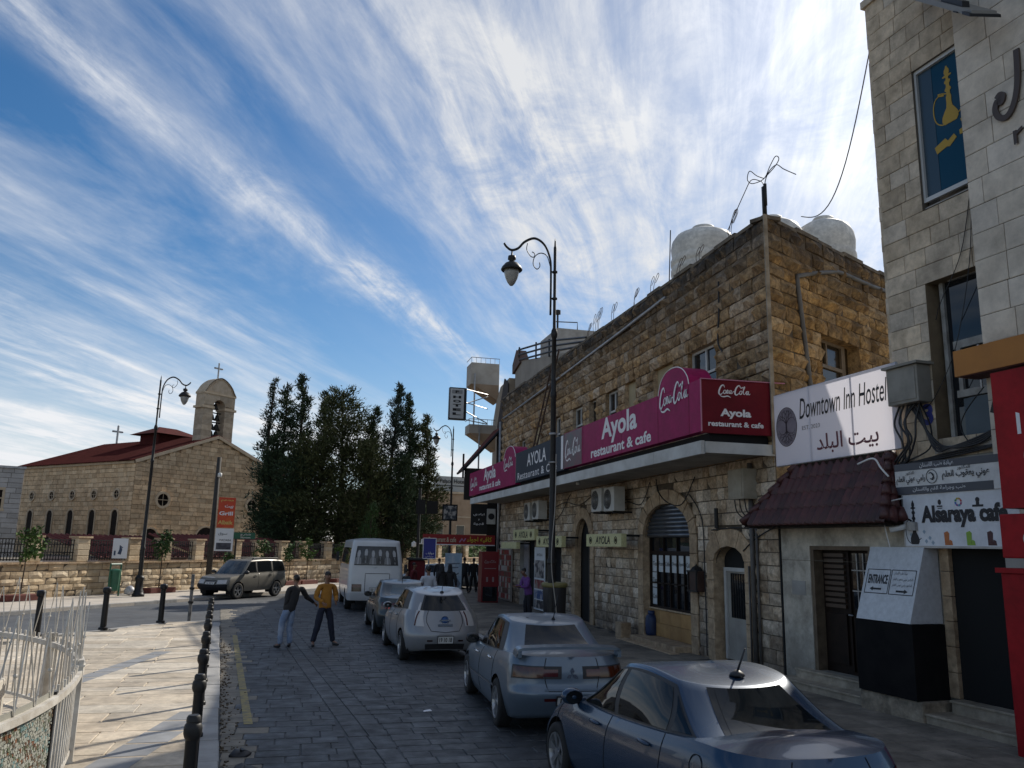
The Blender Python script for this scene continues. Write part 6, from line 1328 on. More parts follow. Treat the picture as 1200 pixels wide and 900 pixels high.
# raised lantern roof and far cross
lc = CO+CF*HL+CS*6.3; b = MB(); b.obox(lc-CF*1.6-CS*1.2+Vector((0, 0, 9.4)), CF*3.2, CS*2.4, (0, 0, 1.3)); b.build("roof_lantern", CRT, chu)
b = MB(); q_ = [lc-CF*2.2-CS*1.8+Vector((0, 0, 10.68)), lc+CF*2.2-CS*1.8+Vector((0, 0, 10.68)), lc+CF*2.2+CS*1.8+Vector((0, 0, 10.68)), lc-CF*2.2+CS*1.8+Vector((0, 0, 10.68)), lc-CF*.8+Vector((0, 0, 11.4)), lc+CF*.8+Vector((0, 0, 11.4))]
b.add(q_, [(0, 1, 5, 4), (1, 2, 5), (2, 3, 4, 5), (3, 0, 4), (3, 2, 1, 0)]); b.build("lantern_roof", CRT, chu)
def cross(c, h, parent, u=CF, m=None):
    b = MB(); t_ = h*.085; b.box(c+Vector((0, 0, h/2)), (t_, t_, h)); b.obox(c-u*h*.26+Vector((0, 0, h*.66)), u*h*.52, Vector((-u.y, u.x, 0))*t_, (0, 0, t_))
    for p in (c-u*h*.27+Vector((0, 0, h*.7)), c+u*h*.27+Vector((0, 0, h*.7)), c+Vector((0, 0, h))): b.lathe([(0, -.07), (.08, 0), (0, .07)], p, 6)
    b.build("cross", m or STEEL, parent)
cross(CO+CF*HL+CS*13.2+Vector((0, 0, RG_)), 1.7, chu)
# bell gable
TWM = mat("bell_gable_stone", (.42, .34, .25), (.31, .24, .165), rough=.9, scale=2.5, isl=.18, det=8, bump=.01, bscale=6)
tc_ = CO+CF*HL-NF*.15; TB_ = RG_-.75; tw, td = 1.45, 1.0
def tbox(b, x0, x1, y0, y1, z0, z1): b.obox(tc_+CF*x0-NF*y0+Vector((0, 0, z0)), CF*(x1-x0), -NF*(y1-y0), (0, 0, z1-z0))
for sg in (-1, 1):
    z = TB_
    while z < 12.75:
        b = MB(); o_ = random.uniform(-.01, .01); x0, x1 = (-tw, -.56) if sg < 0 else (.56, tw); tbox(b, x0+o_, x1+o_, 0, td, z, z+.40); b.build("bell_gable_stone", TWM, chu); z += .41
b = MB(); 
for sg in (-1, 1): tbox(b, sg*1.05-.56, sg*1.05+.56, -.06, td+.06, 12.50, 12.68)
tbox(b, -tw-.05, tw+.05, -.06, td+.06, 13.62, 13.76); b.build("bell_gable_band", CTR, chu)
ring = [(.56*cos(a*pi/10), 12.7+.56*sin(a*pi/10)) for a in range(11)]
for sg in (0, 1):
    pr = ring[:6] if sg == 0 else ring[5:]
    poly = (pr + [(0, 13.65), (tw, 13.65), (tw, 12.7)]) if sg == 0 else (pr + [(-tw, 12.7), (-tw, 13.65), (0, 13.65)])
    b = MB(); b.prism(poly, tc_, CF, UZ, -NF, td); b.build("bell_arch", TWM, chu)
cp = [p for p in spline([(-tw, 13.7, 0), (-1.25, 13.98, 0), (-1.05, 14.3, 0), (-.72, 14.62, 0), (-.35, 14.85, 0), (0, 14.95, 0), (.35, 14.85, 0), (.72, 14.62, 0), (1.05, 14.3, 0), (1.25, 13.98, 0), (tw, 13.7, 0)], 3)]
b = MB(); b.prism([(p.x, p.y) for p in cp], tc_, CF, UZ, -NF, td); b.build("bell_gable_top", TWM, chu); b = MB(); b.ribbon([(p.x, p.y) for p in cp], .14, tc_+NF*.06, CF, UZ, -NF, td+.12); b.build("bell_gable_moulding", CTR, chu)
cross(tc_-NF*td*.5+Vector((0, 0, 14.9)), 1.35, chu)
BELL = mat("bronze_bell", (.03, .025, .018), rough=.5, metal=.6)
for z, r_ in ((12.6, .27), (11.75, .24), (11.0, .30), (10.45, .26)):
    for sx in ((0,) if z in (12.6,) else (-.22, .24)):
        b = MB(); b.lathe([(r_, 0), (r_*.8, .08), (r_*.6, .25), (r_*.45, .40), (.05, .46), (.03, .58), (0, .58)], tc_-NF*td*.5+CF*sx+Vector((0, 0, z-.05)), 12); b.build("bell", BELL, chu, True)
    b = MB(); tbox(b, -.56, .56, td*.45, td*.55, z+.48, z+.56); b.build("bell_beam", IRON, chu)

# ---------------------------------------------------------------- grey house at the left edge
gh = thing("grey_house", (-24, 58, 1.1), "flat roofed grey stone house at the left edge beside the church", "house")
GST = mat("grey_house_stone", (.42, .40, .38), (.30, .285, .265), rough=.9, scale=1.4, isl=.14, det=8)
ga, gb_ = Vector((-16.9, 57.0, 0)), Vector((-30, 52, 0)); gu = (ga-gb_).normalized(); gn = Vector((gu.y, -gu.x, 0)); GL = (ga-gb_).length
wu = GL-1.75
gops = [(wu-.75, wu+.75, 4.1, 5.25, 0), (wu-3.2, wu-1.7, 4.1, 5.25, 0), (wu-7, wu-5.5, 4.1, 5.25, 0)]
b = MB(); b.obox(gb_+Vector((0, 0, 1.0))-gn*8.05, gu*GL, gn*8, (0, 0, 5.6)); b.build("core", GST, gh)
stone_wall(gh, gb_, gu, gn, GL, courses(1.1, 6.6, .30, .08, seed=61), (.5, 1.0), gops, GST, MATS["mortar"], n_ind=0, depth=.03, gap=.02, kind='smooth', name="stone", seed=62)
stone_wall(gh, ga, -gn, gu, 8, courses(1.1, 6.6, .30, .08, seed=63), (.5, 1.0), [], GST, MATS["mortar"], n_ind=0, depth=.03, gap=.02, kind='smooth', name="flank_stone", seed=64)
for op in gops:
    w = fill(gh, gb_, gu, gn, op, -.01, CGL, "window"); u0, u1, z0, z1, _ = op; bars(w, gb_, gu, gn, [(u0-.14, u1+.14, z1, z1+.16), (u0-.14, u0, z0, z1), (u1, u1+.14, z0, z1), (u0-.2, u1+.2, z0-.14, z0), (u0, u1, z0+.62, z0+.69), ((u0+u1)/2-.03, (u0+u1)/2+.03, z0+.69, z1)], 0, .06, CTR, "window_frame")
b = MB(); b.obox(gb_+Vector((0, 0, 6.6))-gn*8.1, gu*(GL+.1), gn*8.2, (0, 0, .14)); b.obox(gb_+gu*(GL-6)+Vector((0, 0, 6.74))-gn*4, gu*4.2, gn*3.5, (0, 0, .28)); b.build("roof", MATS["galvanised_steel"], gh)

# ---------------------------------------------------------------- dark conifers
NEED = [mat("needles_"+n, c, c2, rough=.85, spec=.15, scale=1.2, isl=.5) for n, c, c2 in (("dark", (.028, .045, .025), (.045, .064, .030)), ("olive", (.050, .060, .024), (.068, .074, .030)), ("blue", (.034, .050, .038), (.047, .066, .047)))]
BARK = mat("bark", (.06, .042, .03), (.03, .022, .016), rough=.95, scale=8)
def conifer(x, y, h, rad, m, label, seed, leaf=900, name="conifer", z0=1.2, droop=.25, bare=.1, slim=1.0, shape=.8, cat="tree", group="dark conifers beside the church"):
    rn = random.Random(seed); t = thing(name, (x, y, z0), label, cat, group)
    b = MB(); lean = rn.uniform(-.04, .04); tp = lambda f: Vector((x+lean*h*f+.15*sin(f*5+seed), y+.1*sin(f*4), z0+h*f))
    P = [tp(k/8) for k in range(9)]; b.tube(P, [h*.018*(1-k/8.6)+.015 for k in range(9)], 7)
    limbs = []; n = int(26+h*3.2)
    for i in range(n):
        f = bare+(1-bare)*(i/n)**.92; L = rad*((1-f)**shape*1.0+.05)*rn.uniform(.55, 1.18); a = rn.uniform(0, 2*pi); up_ = rn.uniform(.05, .7)+.5*f
        A = tp(f); d = Vector((cos(a), sin(a), up_)).normalized(); mid = A+d*L*.55; end = A+d*L+Vector((0, 0, -droop*L*(1-f)))
        b.tube([A, mid, end], [h*.005*(1-f)+.012, .012, .006], 4, cap=False); limbs.append((A, mid, end, L))
    b.build("trunk", BARK, t, True)
    c = MB(); tot = sum(l[3]+.3 for l in limbs)
    for A, mid, end, L in limbs:
        k = max(6, int(2.9*leaf*(L+.3)/tot))
        for _ in range(k):
            s = rn.random()**.7; p = A.lerp(mid, s*2) if s < .5 else mid.lerp(end, s*2-1)
            sp = .10+.16*L*(1-.4*s); p = p+Vector((rn.gauss(0, sp), rn.gauss(0, sp), rn.gauss(0, sp*.8)))
            d = (end-A).normalized()+Vector((rn.gauss(0, .5), rn.gauss(0, .5), rn.gauss(.25, .5))); d.normalize(); sd = d.cross(Vector((rn.gauss(0, 1), rn.gauss(0, 1), rn.gauss(0, 1)))).normalized()
            l = rn.uniform(.13, .32)*slim; w_ = l*rn.uniform(.10, .20); q = len(c.v)
            c.v += [p-d*l*.3, p+sd*w_+d*l*.1, p+d*l, p-sd*w_+d*l*.1]; c.f.append((q, q+1, q+2, q+3)); c.mi.append(0)
    c.build("crown", m, t)
    return t
for i, (x, y, h, rad, k, lf, sh_, lab) in enumerate((
    (-2.9, 63.5, 13.5, 2.1, 2, 1800, 1.05, "tall thin dark conifer at the left end of the group, with sky showing through"),
    (-1.9, 61.5, 8.8, 2.3, 0, 2000, .6, "shorter broad dark conifer whose boughs sweep over the church front"),
    (-1.3, 62.5, 12.7, 2.4, 0, 2900, .8, "dark spire shaped conifer, second spire from the left of the group"),
    (-.35, 62.0, 13.6, 2.4, 0, 3300, .8, "tallest dark spire in the left half of the conifer group"),
    (1.0, 62.4, 12.4, 2.5, 0, 3200, .75, "dark conifer spire just left of the rounded bushy tree"),
    (2.6, 60.0, 12.0, 3.5, 1, 6500, .38, "broad rounded olive green tree in the middle of the conifer group"),
    (1.0, 58.5, 8.2, 3.2, 1, 3600, .35, "lower bushy olive tree in front of the conifers"),
    (4.7, 62.2, 11.5, 2.4, 0, 3000, .8, "dark conifer spire just right of the rounded bushy tree"),
    (6.3, 62.0, 13.3, 2.5, 2, 3500, .85, "tall feathery conifer with pale tips in the right half of the group"),
    (4.6, 58.0, 8.0, 3.0, 1, 3300, .4, "low dark bushy tree in front of the right hand conifers"),
    (7.75, 62.3, 12.6, 2.2, 0, 3200, .8, "slender dark conifer, second from the right end of the group"),
    (9.0, 61.5, 11.0, 1.9, 1, 2700, .75, "olive tinted conifer at the right end of the group"),
    (7.0, 58.6, 7.0, 2.4, 0, 2600, .4, "low dark tree below the right end of the conifer group"),
    (-.6, 58.8, 7.2, 2.4, 0, 2600, .45, "low dark tree below the left spires of the conifer group"))):
    conifer(x, y, h, rad, NEED[k], lab, 70+i, lf, shape=sh_, bare=.06 if sh_ < .5 else .1)
# young street trees in red planters below the wall
YL = [mat("young_leaf", (.075, .13, .03), (.045, .085, .022), rough=.8, spec=.2, scale=3, isl=.4), mat("deep_leaf", (.05, .095, .03), (.03, .06, .02), spec=.2, rough=.8, scale=3, isl=.4)]
PLR = mat("planter_red", (.14, .035, .025), (.09, .025, .02), rough=.8, scale=4)
def young(s, off, h, cr, n, m, label, zc=None, planter=True):
    p = wp(s, off, .12); rn = random.Random(int(s*10)+3); t = thing("young_tree", tuple(p), label, "tree", "young street trees by the church wall")
    b = MB(); tp_ = p+Vector((rn.uniform(-.1, .1), 0, h)); b.tube([p, p.lerp(tp_, .5)+Vector((.04, 0, 0)), tp_], [.03, .022, .012], 6)
    br = []
    for k in range(9): a = rn.uniform(0, 2*pi); f = rn.uniform(.55, .95); A = p.lerp(tp_, f); e = A+Vector((cos(a)*cr*rn.uniform(.5, 1), sin(a)*cr*rn.uniform(.5, 1), rn.uniform(-.1, .5)*cr)); b.tube([A, e], [.012, .005], 4); br.append((A, e))
    b.build("trunk", BARK, t, True); c = MB()
    for _ in range(n):
        A, e = rn.choice(br); q_ = A.lerp(e, rn.random()**.6)+Vector((rn.gauss(0, .11*cr+.04), rn.gauss(0, .11*cr+.04), rn.gauss(0, .14*cr+.04))); d = Vector((rn.gauss(0, 1), rn.gauss(0, 1), rn.gauss(-.2, .8))).normalized(); sd = d.cross(Vector((rn.gauss(0, 1), rn.gauss(0, 1), 1))).normalized(); l = rn.uniform(.09, .17); w_ = l*.33; q = len(c.v)
        c.v += [q_-d*l*.4, q_+sd*w_, q_+d*l, q_-sd*w_]; c.f.append((q, q+1, q+2, q+3)); c.mi.append(0)
    c.build("crown", m, t)
    if planter:
        b = MB(); b.obox(p-WD*.75-WN*.3+Vector((0, 0, -.02)), WD*1.5, WN*.6, (0, 0, .24)); bev(b.build("planter", PLR, t), .02)
young(.2, .75, 2.5, .62, 420, YL[0], "bright green young tree at the left edge in front of the church wall")
young(7.0, .75, 2.7, .5, 380, YL[1], "green young tree in front of the wall just left of the tall street lamp")
young(10.9, 1.2, 1.9, .35, 150, YL[1], "small leafy sapling beside the leaning utility pole", planter=False)
young(14.2, .6, 2.4, .5, 300, YL[1], "thin green young tree behind the parked off-roader")
young(16.6, .6, 2.3, .45, 260, YL[1], "scrawny young tree on the wall behind the two standing men")
young(18.3, .55, 2.4, .5, 300, YL[0], "young tree in front of the wall between the two men and the minibus")
young(21.5, .7, 2.2, .4, 200, YL[0], "young tree half hidden behind the white minibus")
# spiky tree with pale flowers above the minibus
conifer(4.6, 55.2, 4.3, 1.1, YL[1], "small pale flecked bushy tree above the roof of the white minibus", 140, 900, "bushy_tree", .8, .1, .1, .6, .7, "tree", None)

# ---------------------------------------------------------------- buildings that close the side street
def block(name, loc, label, cat, a, bq, depth, z0, z1, m, wins=(), wm=None, n=None, roof=None):
    t = thing(name, loc, label, cat); a, bq = Vector(a), Vector(bq); u = (bq-a).normalized(); nn = Vector((u.y, -u.x, 0)); l = (bq-a).length
    b = MB(); b.obox(a+Vector((0, 0, z0)), u*l, -nn*depth, (0, 0, z1-z0)); b.build("wall", m, t)
    for u0, u1, w0, w1 in wins:
        w = MB(); w.obox(a+u*u0+Vector((0, 0, w0))-nn*.2, u*(u1-u0), nn*.205, (0, 0, w1-w0)); wo = w.build("window", wm or GLASSD, t); bars(wo, a, u, nn, [(u0-.1, u1+.1, w1, w1+.12), (u0-.12, u1+.12, w0-.12, w0), (u0-.1, u0, w0, w1), (u1, u1+.1, w0, w1)], 0, .07, CTR, "window_frame")
    if roof: b = MB(); b.obox(a+Vector((0, 0, z1))+nn*.2, u*l, -nn*(depth+.4), (0, 0, roof)); b.build("roof_edge", CTR, t)
    return t, u, nn
OCH = mat("ochre_house_stone", (.36, .255, .165), (.27, .185, .115), rough=.9, scale=.9, det=8)
t, u, nn = block("ochre_house", (18, 105, 0), "ochre stone house closing the view beyond the trees", "house", (8, 105, 0), (30, 111, 0), 10, 0, 9.2, OCH, [(9.5, 10.6, 3.0, 5.0), (12.6, 13.7, 3.0, 5.0)], roof=.25)
for z in (3.2, 6.1): b = MB(); b.obox(Vector((8, 105, z))+nn*.0, u*22, nn*.06, (0, 0, .15)); b.build("string_course", CTR, t)
t2, u, nn = block("roof_sign", (18, 108, 9.4), "pale grey lettered sign box on the roof of the ochre house", "roof sign", (17.3, 109.2, 0), (22.6, 110.2, 0), .6, 9.6, 11.6, mat("grey_sign", (.33, .33, .31), rough=.6)); text("Palace Hotel", Vector((17.9, 109.25, 10.7)), u, UZ, nn, w=3.6, h=.55, m=PLASTIC, parent=t2, bold=.02)
b = MB(); b.obox(Vector((17.3, 109.2, 10.3))+nn*.01, u*5.3, nn*.02, (0, 0, .12)); b.build("divider", PLASTIC, t2)
t, u, nn = block("stair_house", (15.5, 112, 9), "dark rooftop structure left of the grey roof sign", "rooftop room", (14.2, 111, 0), (17.0, 111.5, 0), 4, 9.2, 10.6, mat("dark_roof_room", (.10, .085, .075), rough=.9))
gm = MB(); rn = random.Random(77)
for _ in range(2600):
    p = Vector((rn.uniform(9.5, 22), rn.uniform(78, 82), 0)); hh = 2.3+1.2*sin(p.x*.9)+.6*sin(p.x*2.3); p.z = rn.uniform(.6, max(.8, hh)); d = Vector((rn.gauss(0, 1), rn.gauss(0, 1), rn.gauss(0, 1))).normalized(); sd = d.orthogonal().normalized(); l = rn.uniform(.15, .35); q = len(gm.v); gm.v += [p-d*l, p+sd*l*.4, p+d*l, p-sd*l*.4]; gm.f.append((q, q+1, q+2, q+3)); gm.mi.append(0)
tag(gm.build("shrubbery", YL[0]), kind='stuff')
# hotel and its neighbour just past the stone building
hot = thing("hotel_building", (10.4, 42, 0), "tall building past the cafe with balconies and a vertical HOTEL sign", "building")
HPL = mat("hotel_render", (.36, .29, .21), (.28, .22, .16), rough=.9, scale=1)
b = MB(); b.prism([(9.35, 37.55), (22, 37.55), (22, 52), (11.9, 52), (10.35, 44.5), (9.5, 40)], (0, 0, .1), (1, 0, 0), (0, 1, 0), UZ, 10.4); b.prism([(11.0, 41), (22, 41), (22, 52), (12.2, 52)], (0, 0, 10.5), (1, 0, 0), (0, 1, 0), UZ, 1.2); b.build("wall", HPL, hot)
b = MB(); b.prism([(37.5, 6.0), (37.5, 10.2), (38.3, 10.6), (39.6, 8.4), (39.6, 6.0)], (9.28, 0, 0), (0, 1, 0), UZ, (1, 0, 0), .06); b.build("dark_screen", mat("dark_screen", (.03, .022, .018), (.05, .035, .028), rough=.8, scale=3), hot)
def balcony(x0, x1, y0, y1, zb, zt, label):
    b = MB(); b.obox((x0, y0, zb), (x1-x0, 0, 0), (0, y1-y0, 0), (0, 0, (zt-zb))); o = b.build("balcony", mat("balcony_render", (.46, .42, .36), (.36, .32, .27), rough=.85, scale=1.5), hot)
    b = MB(); b.add([(x0+.05, y0, zb), (x1, y0, zb), (x1, y0, zb-.95), (x0+.05, y1, zb), (x1, y1, zb), (x1, y1, zb-.95)], [(0, 1, 2), (3, 5, 4), (0, 2, 5, 3), (1, 4, 5, 2)]); b.build("bracket", MATS["ochre_house_stone"], o)
    b = MB(); b.tube([(x0, y0, zt+.3), (x1, y0, zt+.3)], .02, 5); b.tube([(x0, y0, zt+.3), (x0, y1, zt+.3)], .02, 5)
    for k in range(7): b.tube([(x0+(x1-x0)*k/6, y0, zt), (x0+(x1-x0)*k/6, y0, zt+.3)], .012, 4)
    b.build("balcony_rail", STEEL, o)
balcony(8.95, 10.6, 45, 46.4, 11.6, 12.85, ""); balcony(8.92, 10.5, 45, 46.2, 8.75, 9.25, "")
b = MB(); b.tube([(9.15, 44.9, 9.2), (9.15, 44.9, 12.2)], .05, 5); b.tube([(9.5, 44.9, 6), (9.5, 44.9, 9.2)], .05, 5); b.build("pipe", STEEL, hot)
t = thing("hotel_sign", (7.5, 42, 9.1), "tall pale box sign reading HOTEL on steel arms", "hotel sign")
b = MB(); b.box((7.68, 42.15, 9.86), (.92, .32, 1.72)); b.build("box", BLACK, t); b = MB(); b.box((7.62, 41.98, 9.86), (.74, .03, 1.6)); b.build("panel", mat("sign_grey_white", (.42, .42, .41), rough=.5), t)
for k, ch in enumerate("HOTEL"): text(ch, (7.62, 41.96, 10.13-k*.225), (1, 0, 0), UZ, (0, -1, 0), w=.44, h=.14, m=BLACK, parent=t, bold=.06, center=True)
b = MB(); b.box((7.62, 41.962, 10.48), (.56, .01, .2)); b.build("emblem", mat("emblem_grey", (.2, .2, .2), rough=.5), t); text("F", (7.62, 41.955, 10.41), (1, 0, 0), UZ, (0, -1, 0), w=.2, h=.14, m=BLACK, parent=t, center=True, bold=.05)
b = MB()
for z, z2 in ((10.7, 10.7), (9.9, 10.6), (9.98, 9.9), (9.5, 9.1), (9.05, 9.05)): b.tube([(8.1, 42.2, z), (9.6, 43.4, z2)], .03, 5)
b.build("arm", STEEL, t)
# pitched red awning at the far end of the cafe canopy
t = thing("corrugated_awning", (8, 38, 6), "dark corrugated lean-to roof with a reddish underside past the canopy end", "awning")
CRED = mat("rusty_red_sheet", (.13, .032, .02), (.075, .022, .016), rough=.7, scale=3)
ribbed_roof(t, (7.35, 38, 6.05), (7.5, 40.2, 6.05), (9.28, 40.2, 8.2), (9.28, 38, 8.2), 14, CRED, "sheet", .05)
b = MB(); b.tube([(7.3, 37.95, 6.0), (9.3, 37.95, 8.25)], .07, 5); b.tube([(7.3, 37.95, 5.6), (7.3, 37.95, 6.75)], .05, 5); b.tube([(7.3, 38, 6.0), (7.45, 40.2, 6.0)], .06, 5); b.build("frame", BLACK, t)
b = MB(); b.obox((7.4, 38.1, 4.6), (1.9, 0, 0), (0, .06, 0), (0, 0, 1.5)); b.build("end_panel", mat("very_dark_brown", (.016, .012, .010), rough=.8), t)
b = MB(); b.obox((8.55, 38.05, .15), (.75, 0, 0), (0, .1, 0), (0, 0, 4.5)); b.build("end_wall", mat("very_dark_brown", (.016, .012, .010)), t)
# ================================================================ vehicles
def paint(name, c, rough=.28, metal=.55):
    rough, metal = rough+.06, metal*.55
    M = mat(name, c, tuple(v*.9 for v in c), rough=rough, metal=metal, scale=1.5, coat=.4)
    return M
CGLASS = mat("car_glass", (.006, .008, .010), rough=.04, spec=.3)
CGLASS.node_tree.nodes["Principled BSDF"].inputs["IOR"].default_value = 1.5
SEAM = mat("panel_gap", (.006, .006, .007), rough=.8)
CHROME = mat("bright_chrome", (.62, .62, .62), rough=.15, metal=1)
ALLOY = mat("alloy_silver", (.42, .43, .44), (.33, .34, .35), rough=.32, metal=.8, scale=8)
TAILR = mat("tail_light_red", (.06, .003, .004), rough=.15, coat=.3); TAILD = mat("tail_light_smoked", (.022, .004, .004), rough=.15, coat=.3); TAILO = mat("indicator_amber", (.06, .014, .004), rough=.15, coat=.3); TAILW = mat("clear_lens", (.45, .44, .43), rough=.1, coat=1)
PLATE = mat("plate_white", (.58, .58, .56), rough=.4)
def interp(tab, x):
    """smooth monotone-ish interpolation through (x, y) pairs"""
    if x <= tab[0][0]: return tab[0][1]
    for (a, p), (b, q) in zip(tab, tab[1:]):
        if x <= b:
            t = (x-a)/(b-a); i = tab.index((a, p)); m0 = (q-p)/(b-a) if i == 0 else (q-tab[i-1][1])/(b-tab[i-1][0]); m1 = (q-p)/(b-a) if i+2 >= len(tab) else (tab[i+2][1]-p)/(tab[i+2][0]-a)
            h = b-a; return (2*t**3-3*t*t+1)*p + (t**3-2*t*t+t)*h*m0 + (-2*t**3+3*t*t)*q + (t**3-t*t)*h*m1
    return tab[-1][1]
class Car:
    def __init__(c, P): c.P = P; c.h2 = P['W']/2
    def ring(c, yr, yf, w, r, taper, bowr, bowf, s):
        """point (x, y) at parameter s in [0,8) of a rounded plan outline"""
        s %= 8; k = int(s); f = s-k; iw = w-r; L2 = (yf-yr)/2; ym = (yf+yr)/2
        if k == 0: x, y = -iw+2*iw*f, yr
        elif k == 1: a = -pi/2+f*pi/2; x, y = iw+r*cos(a), yr+r+r*sin(a)
        elif k == 2: x, y = w, yr+r+(yf-yr-2*r)*f
        elif k == 3: a = f*pi/2; x, y = iw+r*cos(a), yf-r+r*sin(a)
        elif k == 4: x, y = iw-2*iw*f, yf
        elif k == 5: a = pi/2+f*pi/2; x, y = -iw+r*cos(a), yf-r+r*sin(a)
        elif k == 6: x, y = -w, yf-r-(yf-yr-2*r)*f
        else: a = pi+f*pi/2; x, y = -iw+r*cos(a), yr+r+r*sin(a)
        d = (y-ym)/L2; x2 = x*(1-taper*abs(d)**3); q = (x/w)**2
        y += (bowr*q if d < 0 else -bowf*q)*min(1, abs(d)**4)
        return x2, y
    def low(c, s, t):
        P = c.P; L = P['L']; yr = -L/2+interp(P['rearp'], t); yf = L/2-interp(P['frontp'], t); w = c.h2*interp(P['widp'], t)
        x, y = c.ring(yr, yf, w, P.get('cr', .32), P.get('taper', .10), P.get('bowr', .10), P.get('bowf', .22), s)
        n = (y+L/2)/L; zb = interp(P['sill'], n); return Vector((x, y, zb+(interp(P['belt'], n)-zb)*t))
    def hi(c, s, t):
        P = c.P; L = P['L']; g = P['gh']; e = t**g.get('pw', 1.12); yr = -L/2+L*(g['r0']+(g['r1']-g['r0'])*e); yf = -L/2+L*(g['f0']+(g['f1']-g['f0'])*e); w = c.h2*(g['w0']+(g['w1']-g['w0'])*t**1.3)
        x, y = c.ring(yr, yf, w, g.get('cr', .14), g.get('taper', .08), g.get('bowr', .10), g.get('bowf', .16), s); n = (y+L/2)/L; zb = interp(P['belt'], n)-.02
        zr = P['H']-g['arch']*((n-(g['r1']+g['f1'])/2)/(g['f1']-g['r1'])*2)**2; return Vector((x, y, zb+(zr-zb)*t))
    def side(c, fn, sg, y, t):
        a, b = (fn(2, t), fn(3, t)) if sg > 0 else (fn(6.9999, t), fn(6, t)); f = (y-a.y)/(b.y-a.y); f = max(-.3, min(1.3, f)); return (2+f) if sg > 0 else (7-f)
    def nrm(c, fn, s, t):
        e = .004; a = fn(s+e, t)-fn(s-e, t); b = fn(s, min(1, t+e))-fn(s, max(0, t-e)); n = a.cross(b); n.normalize(); return n
    def patch(c, fn, cs, off, m, name, parent, nu=8, nv=4):
        """curved panel between four (s, t) corners: rear-low, front-low, front-high, rear-high"""
        (a, b, d, e) = cs; mb = MB(); V = []
        for j in range(nv+1):
            for i in range(nu+1):
                u, v = i/nu, j/nv; s = (a[0]*(1-u)+b[0]*u)*(1-v)+(e[0]*(1-u)+d[0]*u)*v; t = (a[1]*(1-u)+b[1]*u)*(1-v)+(e[1]*(1-u)+d[1]*u)*v
                V.append(fn(s, t)+c.nrm(fn, s, t)*off)
        mb.add(V, [(j*(nu+1)+i, j*(nu+1)+i+1, (j+1)*(nu+1)+i+1, (j+1)*(nu+1)+i) for j in range(nv) for i in range(nu)])
        o = mb.build(name, m, parent, True, local=True); return o
    def sp(c, fn, sg, pts, off, m, name, parent, nu=8, nv=5):
        """side panel from four (y, t) corners"""
        return c.patch(fn, [(c.side(fn, sg, y, t), t) for y, t in pts], off, m, name, parent, nu, nv)
    def line(c, fn, st, off, r, m, name, parent, n=10):
        P = []
        for (a, b), (a2, b2) in zip(st, st[1:]): P += [(a+(a2-a)*k/n, b+(b2-b)*k/n) for k in range(n)]
        P.append(st[-1]); mb = MB(); mb.tube([fn(s, t)+c.nrm(fn, s, t)*off for s, t in P], r, 4); return mb.build(name, m, parent, True, local=True)
    def body(c, t, m, glassm=CGLASS, roofm=None):
        P = c.P; L = P['L']; NT = 16
        S = []
        for k in range(8):
            n = {0: 14, 4: 14, 2: 90, 6: 90}.get(k, 8); S += [k+i/n for i in range(n)]
        N = len(S); mb = MB(); V = [c.low(s, j/NT) for j in range(NT+1) for s in S]
        wy = [-L/2+P['ro'], -L/2+P['ro']+P['wb']]; R = P['wr']+.055
        keep = []
        for j in range(NT):
            for i in range(N):
                q = (j*N+i, j*N+(i+1) % N, (j+1)*N+(i+1) % N, (j+1)*N+i); ins = False
                if 2 <= S[i] <= 3 or 6 <= S[i] <= 7:
                    ct = sum((V[k] for k in q), Vector())/4
                    ins = any(hypot(ct.y-y0, ct.z-P['wr']) < R for y0 in wy)
                if not ins: keep.append(q)
        used = {}
        for q in keep:
            for k in q: used[k] = used.get(k, 0)+1
        for k, n in used.items():
            v = V[k]; 
            for y0 in wy:
                d = hypot(v.y-y0, v.z-P['wr'])
                if abs(v.x) > c.h2*.7 and n < 4 and k >= N and d < R+.05 and d > 1e-3: f = R/d; v.y = y0+(v.y-y0)*f; v.z = P['wr']+(v.z-P['wr'])*f
        mb.add(V, keep)
        # deck: fills the top of the lower shell
        M = 90; D = 14
        def deck(u, v):
            i = .5-.5*cos(pi*v)
            tt = 1.0; y0, y1 = c.low(.5, 1).y, c.low(4.5, 1).y; y = y0+(y1-y0)*i
            # half width of the top ring at y, by search along the right half outline
            lo, hi_ = .5, 4.5
            for _ in range(24):
                md = (lo+hi_)/2
                if c.low(md, 1).y < y: lo = md
                else: hi_ = md
            p = c.low(lo, 1); x = p.x*(2*u-1); q = 1-(2*u-1)**2
            n = (y+L/2)/L; return Vector((x, p.y, interp(P['belt'], n)+P.get('crown', .045)*q*(lambda k: k*k*(3-2*k))(min(1, min(i, 1-i)/.10))))
        mb.grid(deck, D, M)
        fl = []
        for k in range(13): fl.append(c.low(0+k/12, 0))
        mb.add([c.low(s, 0) for s in S], [tuple(range(N))[::-1]])
        bo = mb.build("body", m, t, True, local=True); sharp(bo.data, 62)
        # greenhouse
        g = MB(); S2 = []
        for k in range(8): n = {0: 12, 4: 12, 2: 24, 6: 24}.get(k, 6); S2 += [k+i/n for i in range(n)]
        N2 = len(S2); NT2 = 10; V = [c.hi(s, j/NT2) for j in range(NT2+1) for s in S2]; fs = [(j*N2+i, j*N2+(i+1) % N2, (j+1)*N2+(i+1) % N2, (j+1)*N2+i) for j in range(NT2) for i in range(N2)]
        top = V[-N2:]; cx = sum((p.y for p in top), 0)/N2; rings = [.965, .9, .78, .6, .38, .15]; base = len(V); zc = P.get('rcrown', .045)
        for q in rings:
            for p in top: V.append(Vector((p.x*q, cx+(p.y-cx)*q, p.z+(P['H']-p.z)*(1-q**2)*.6+zc*(1-q**2)**.9*.8)))
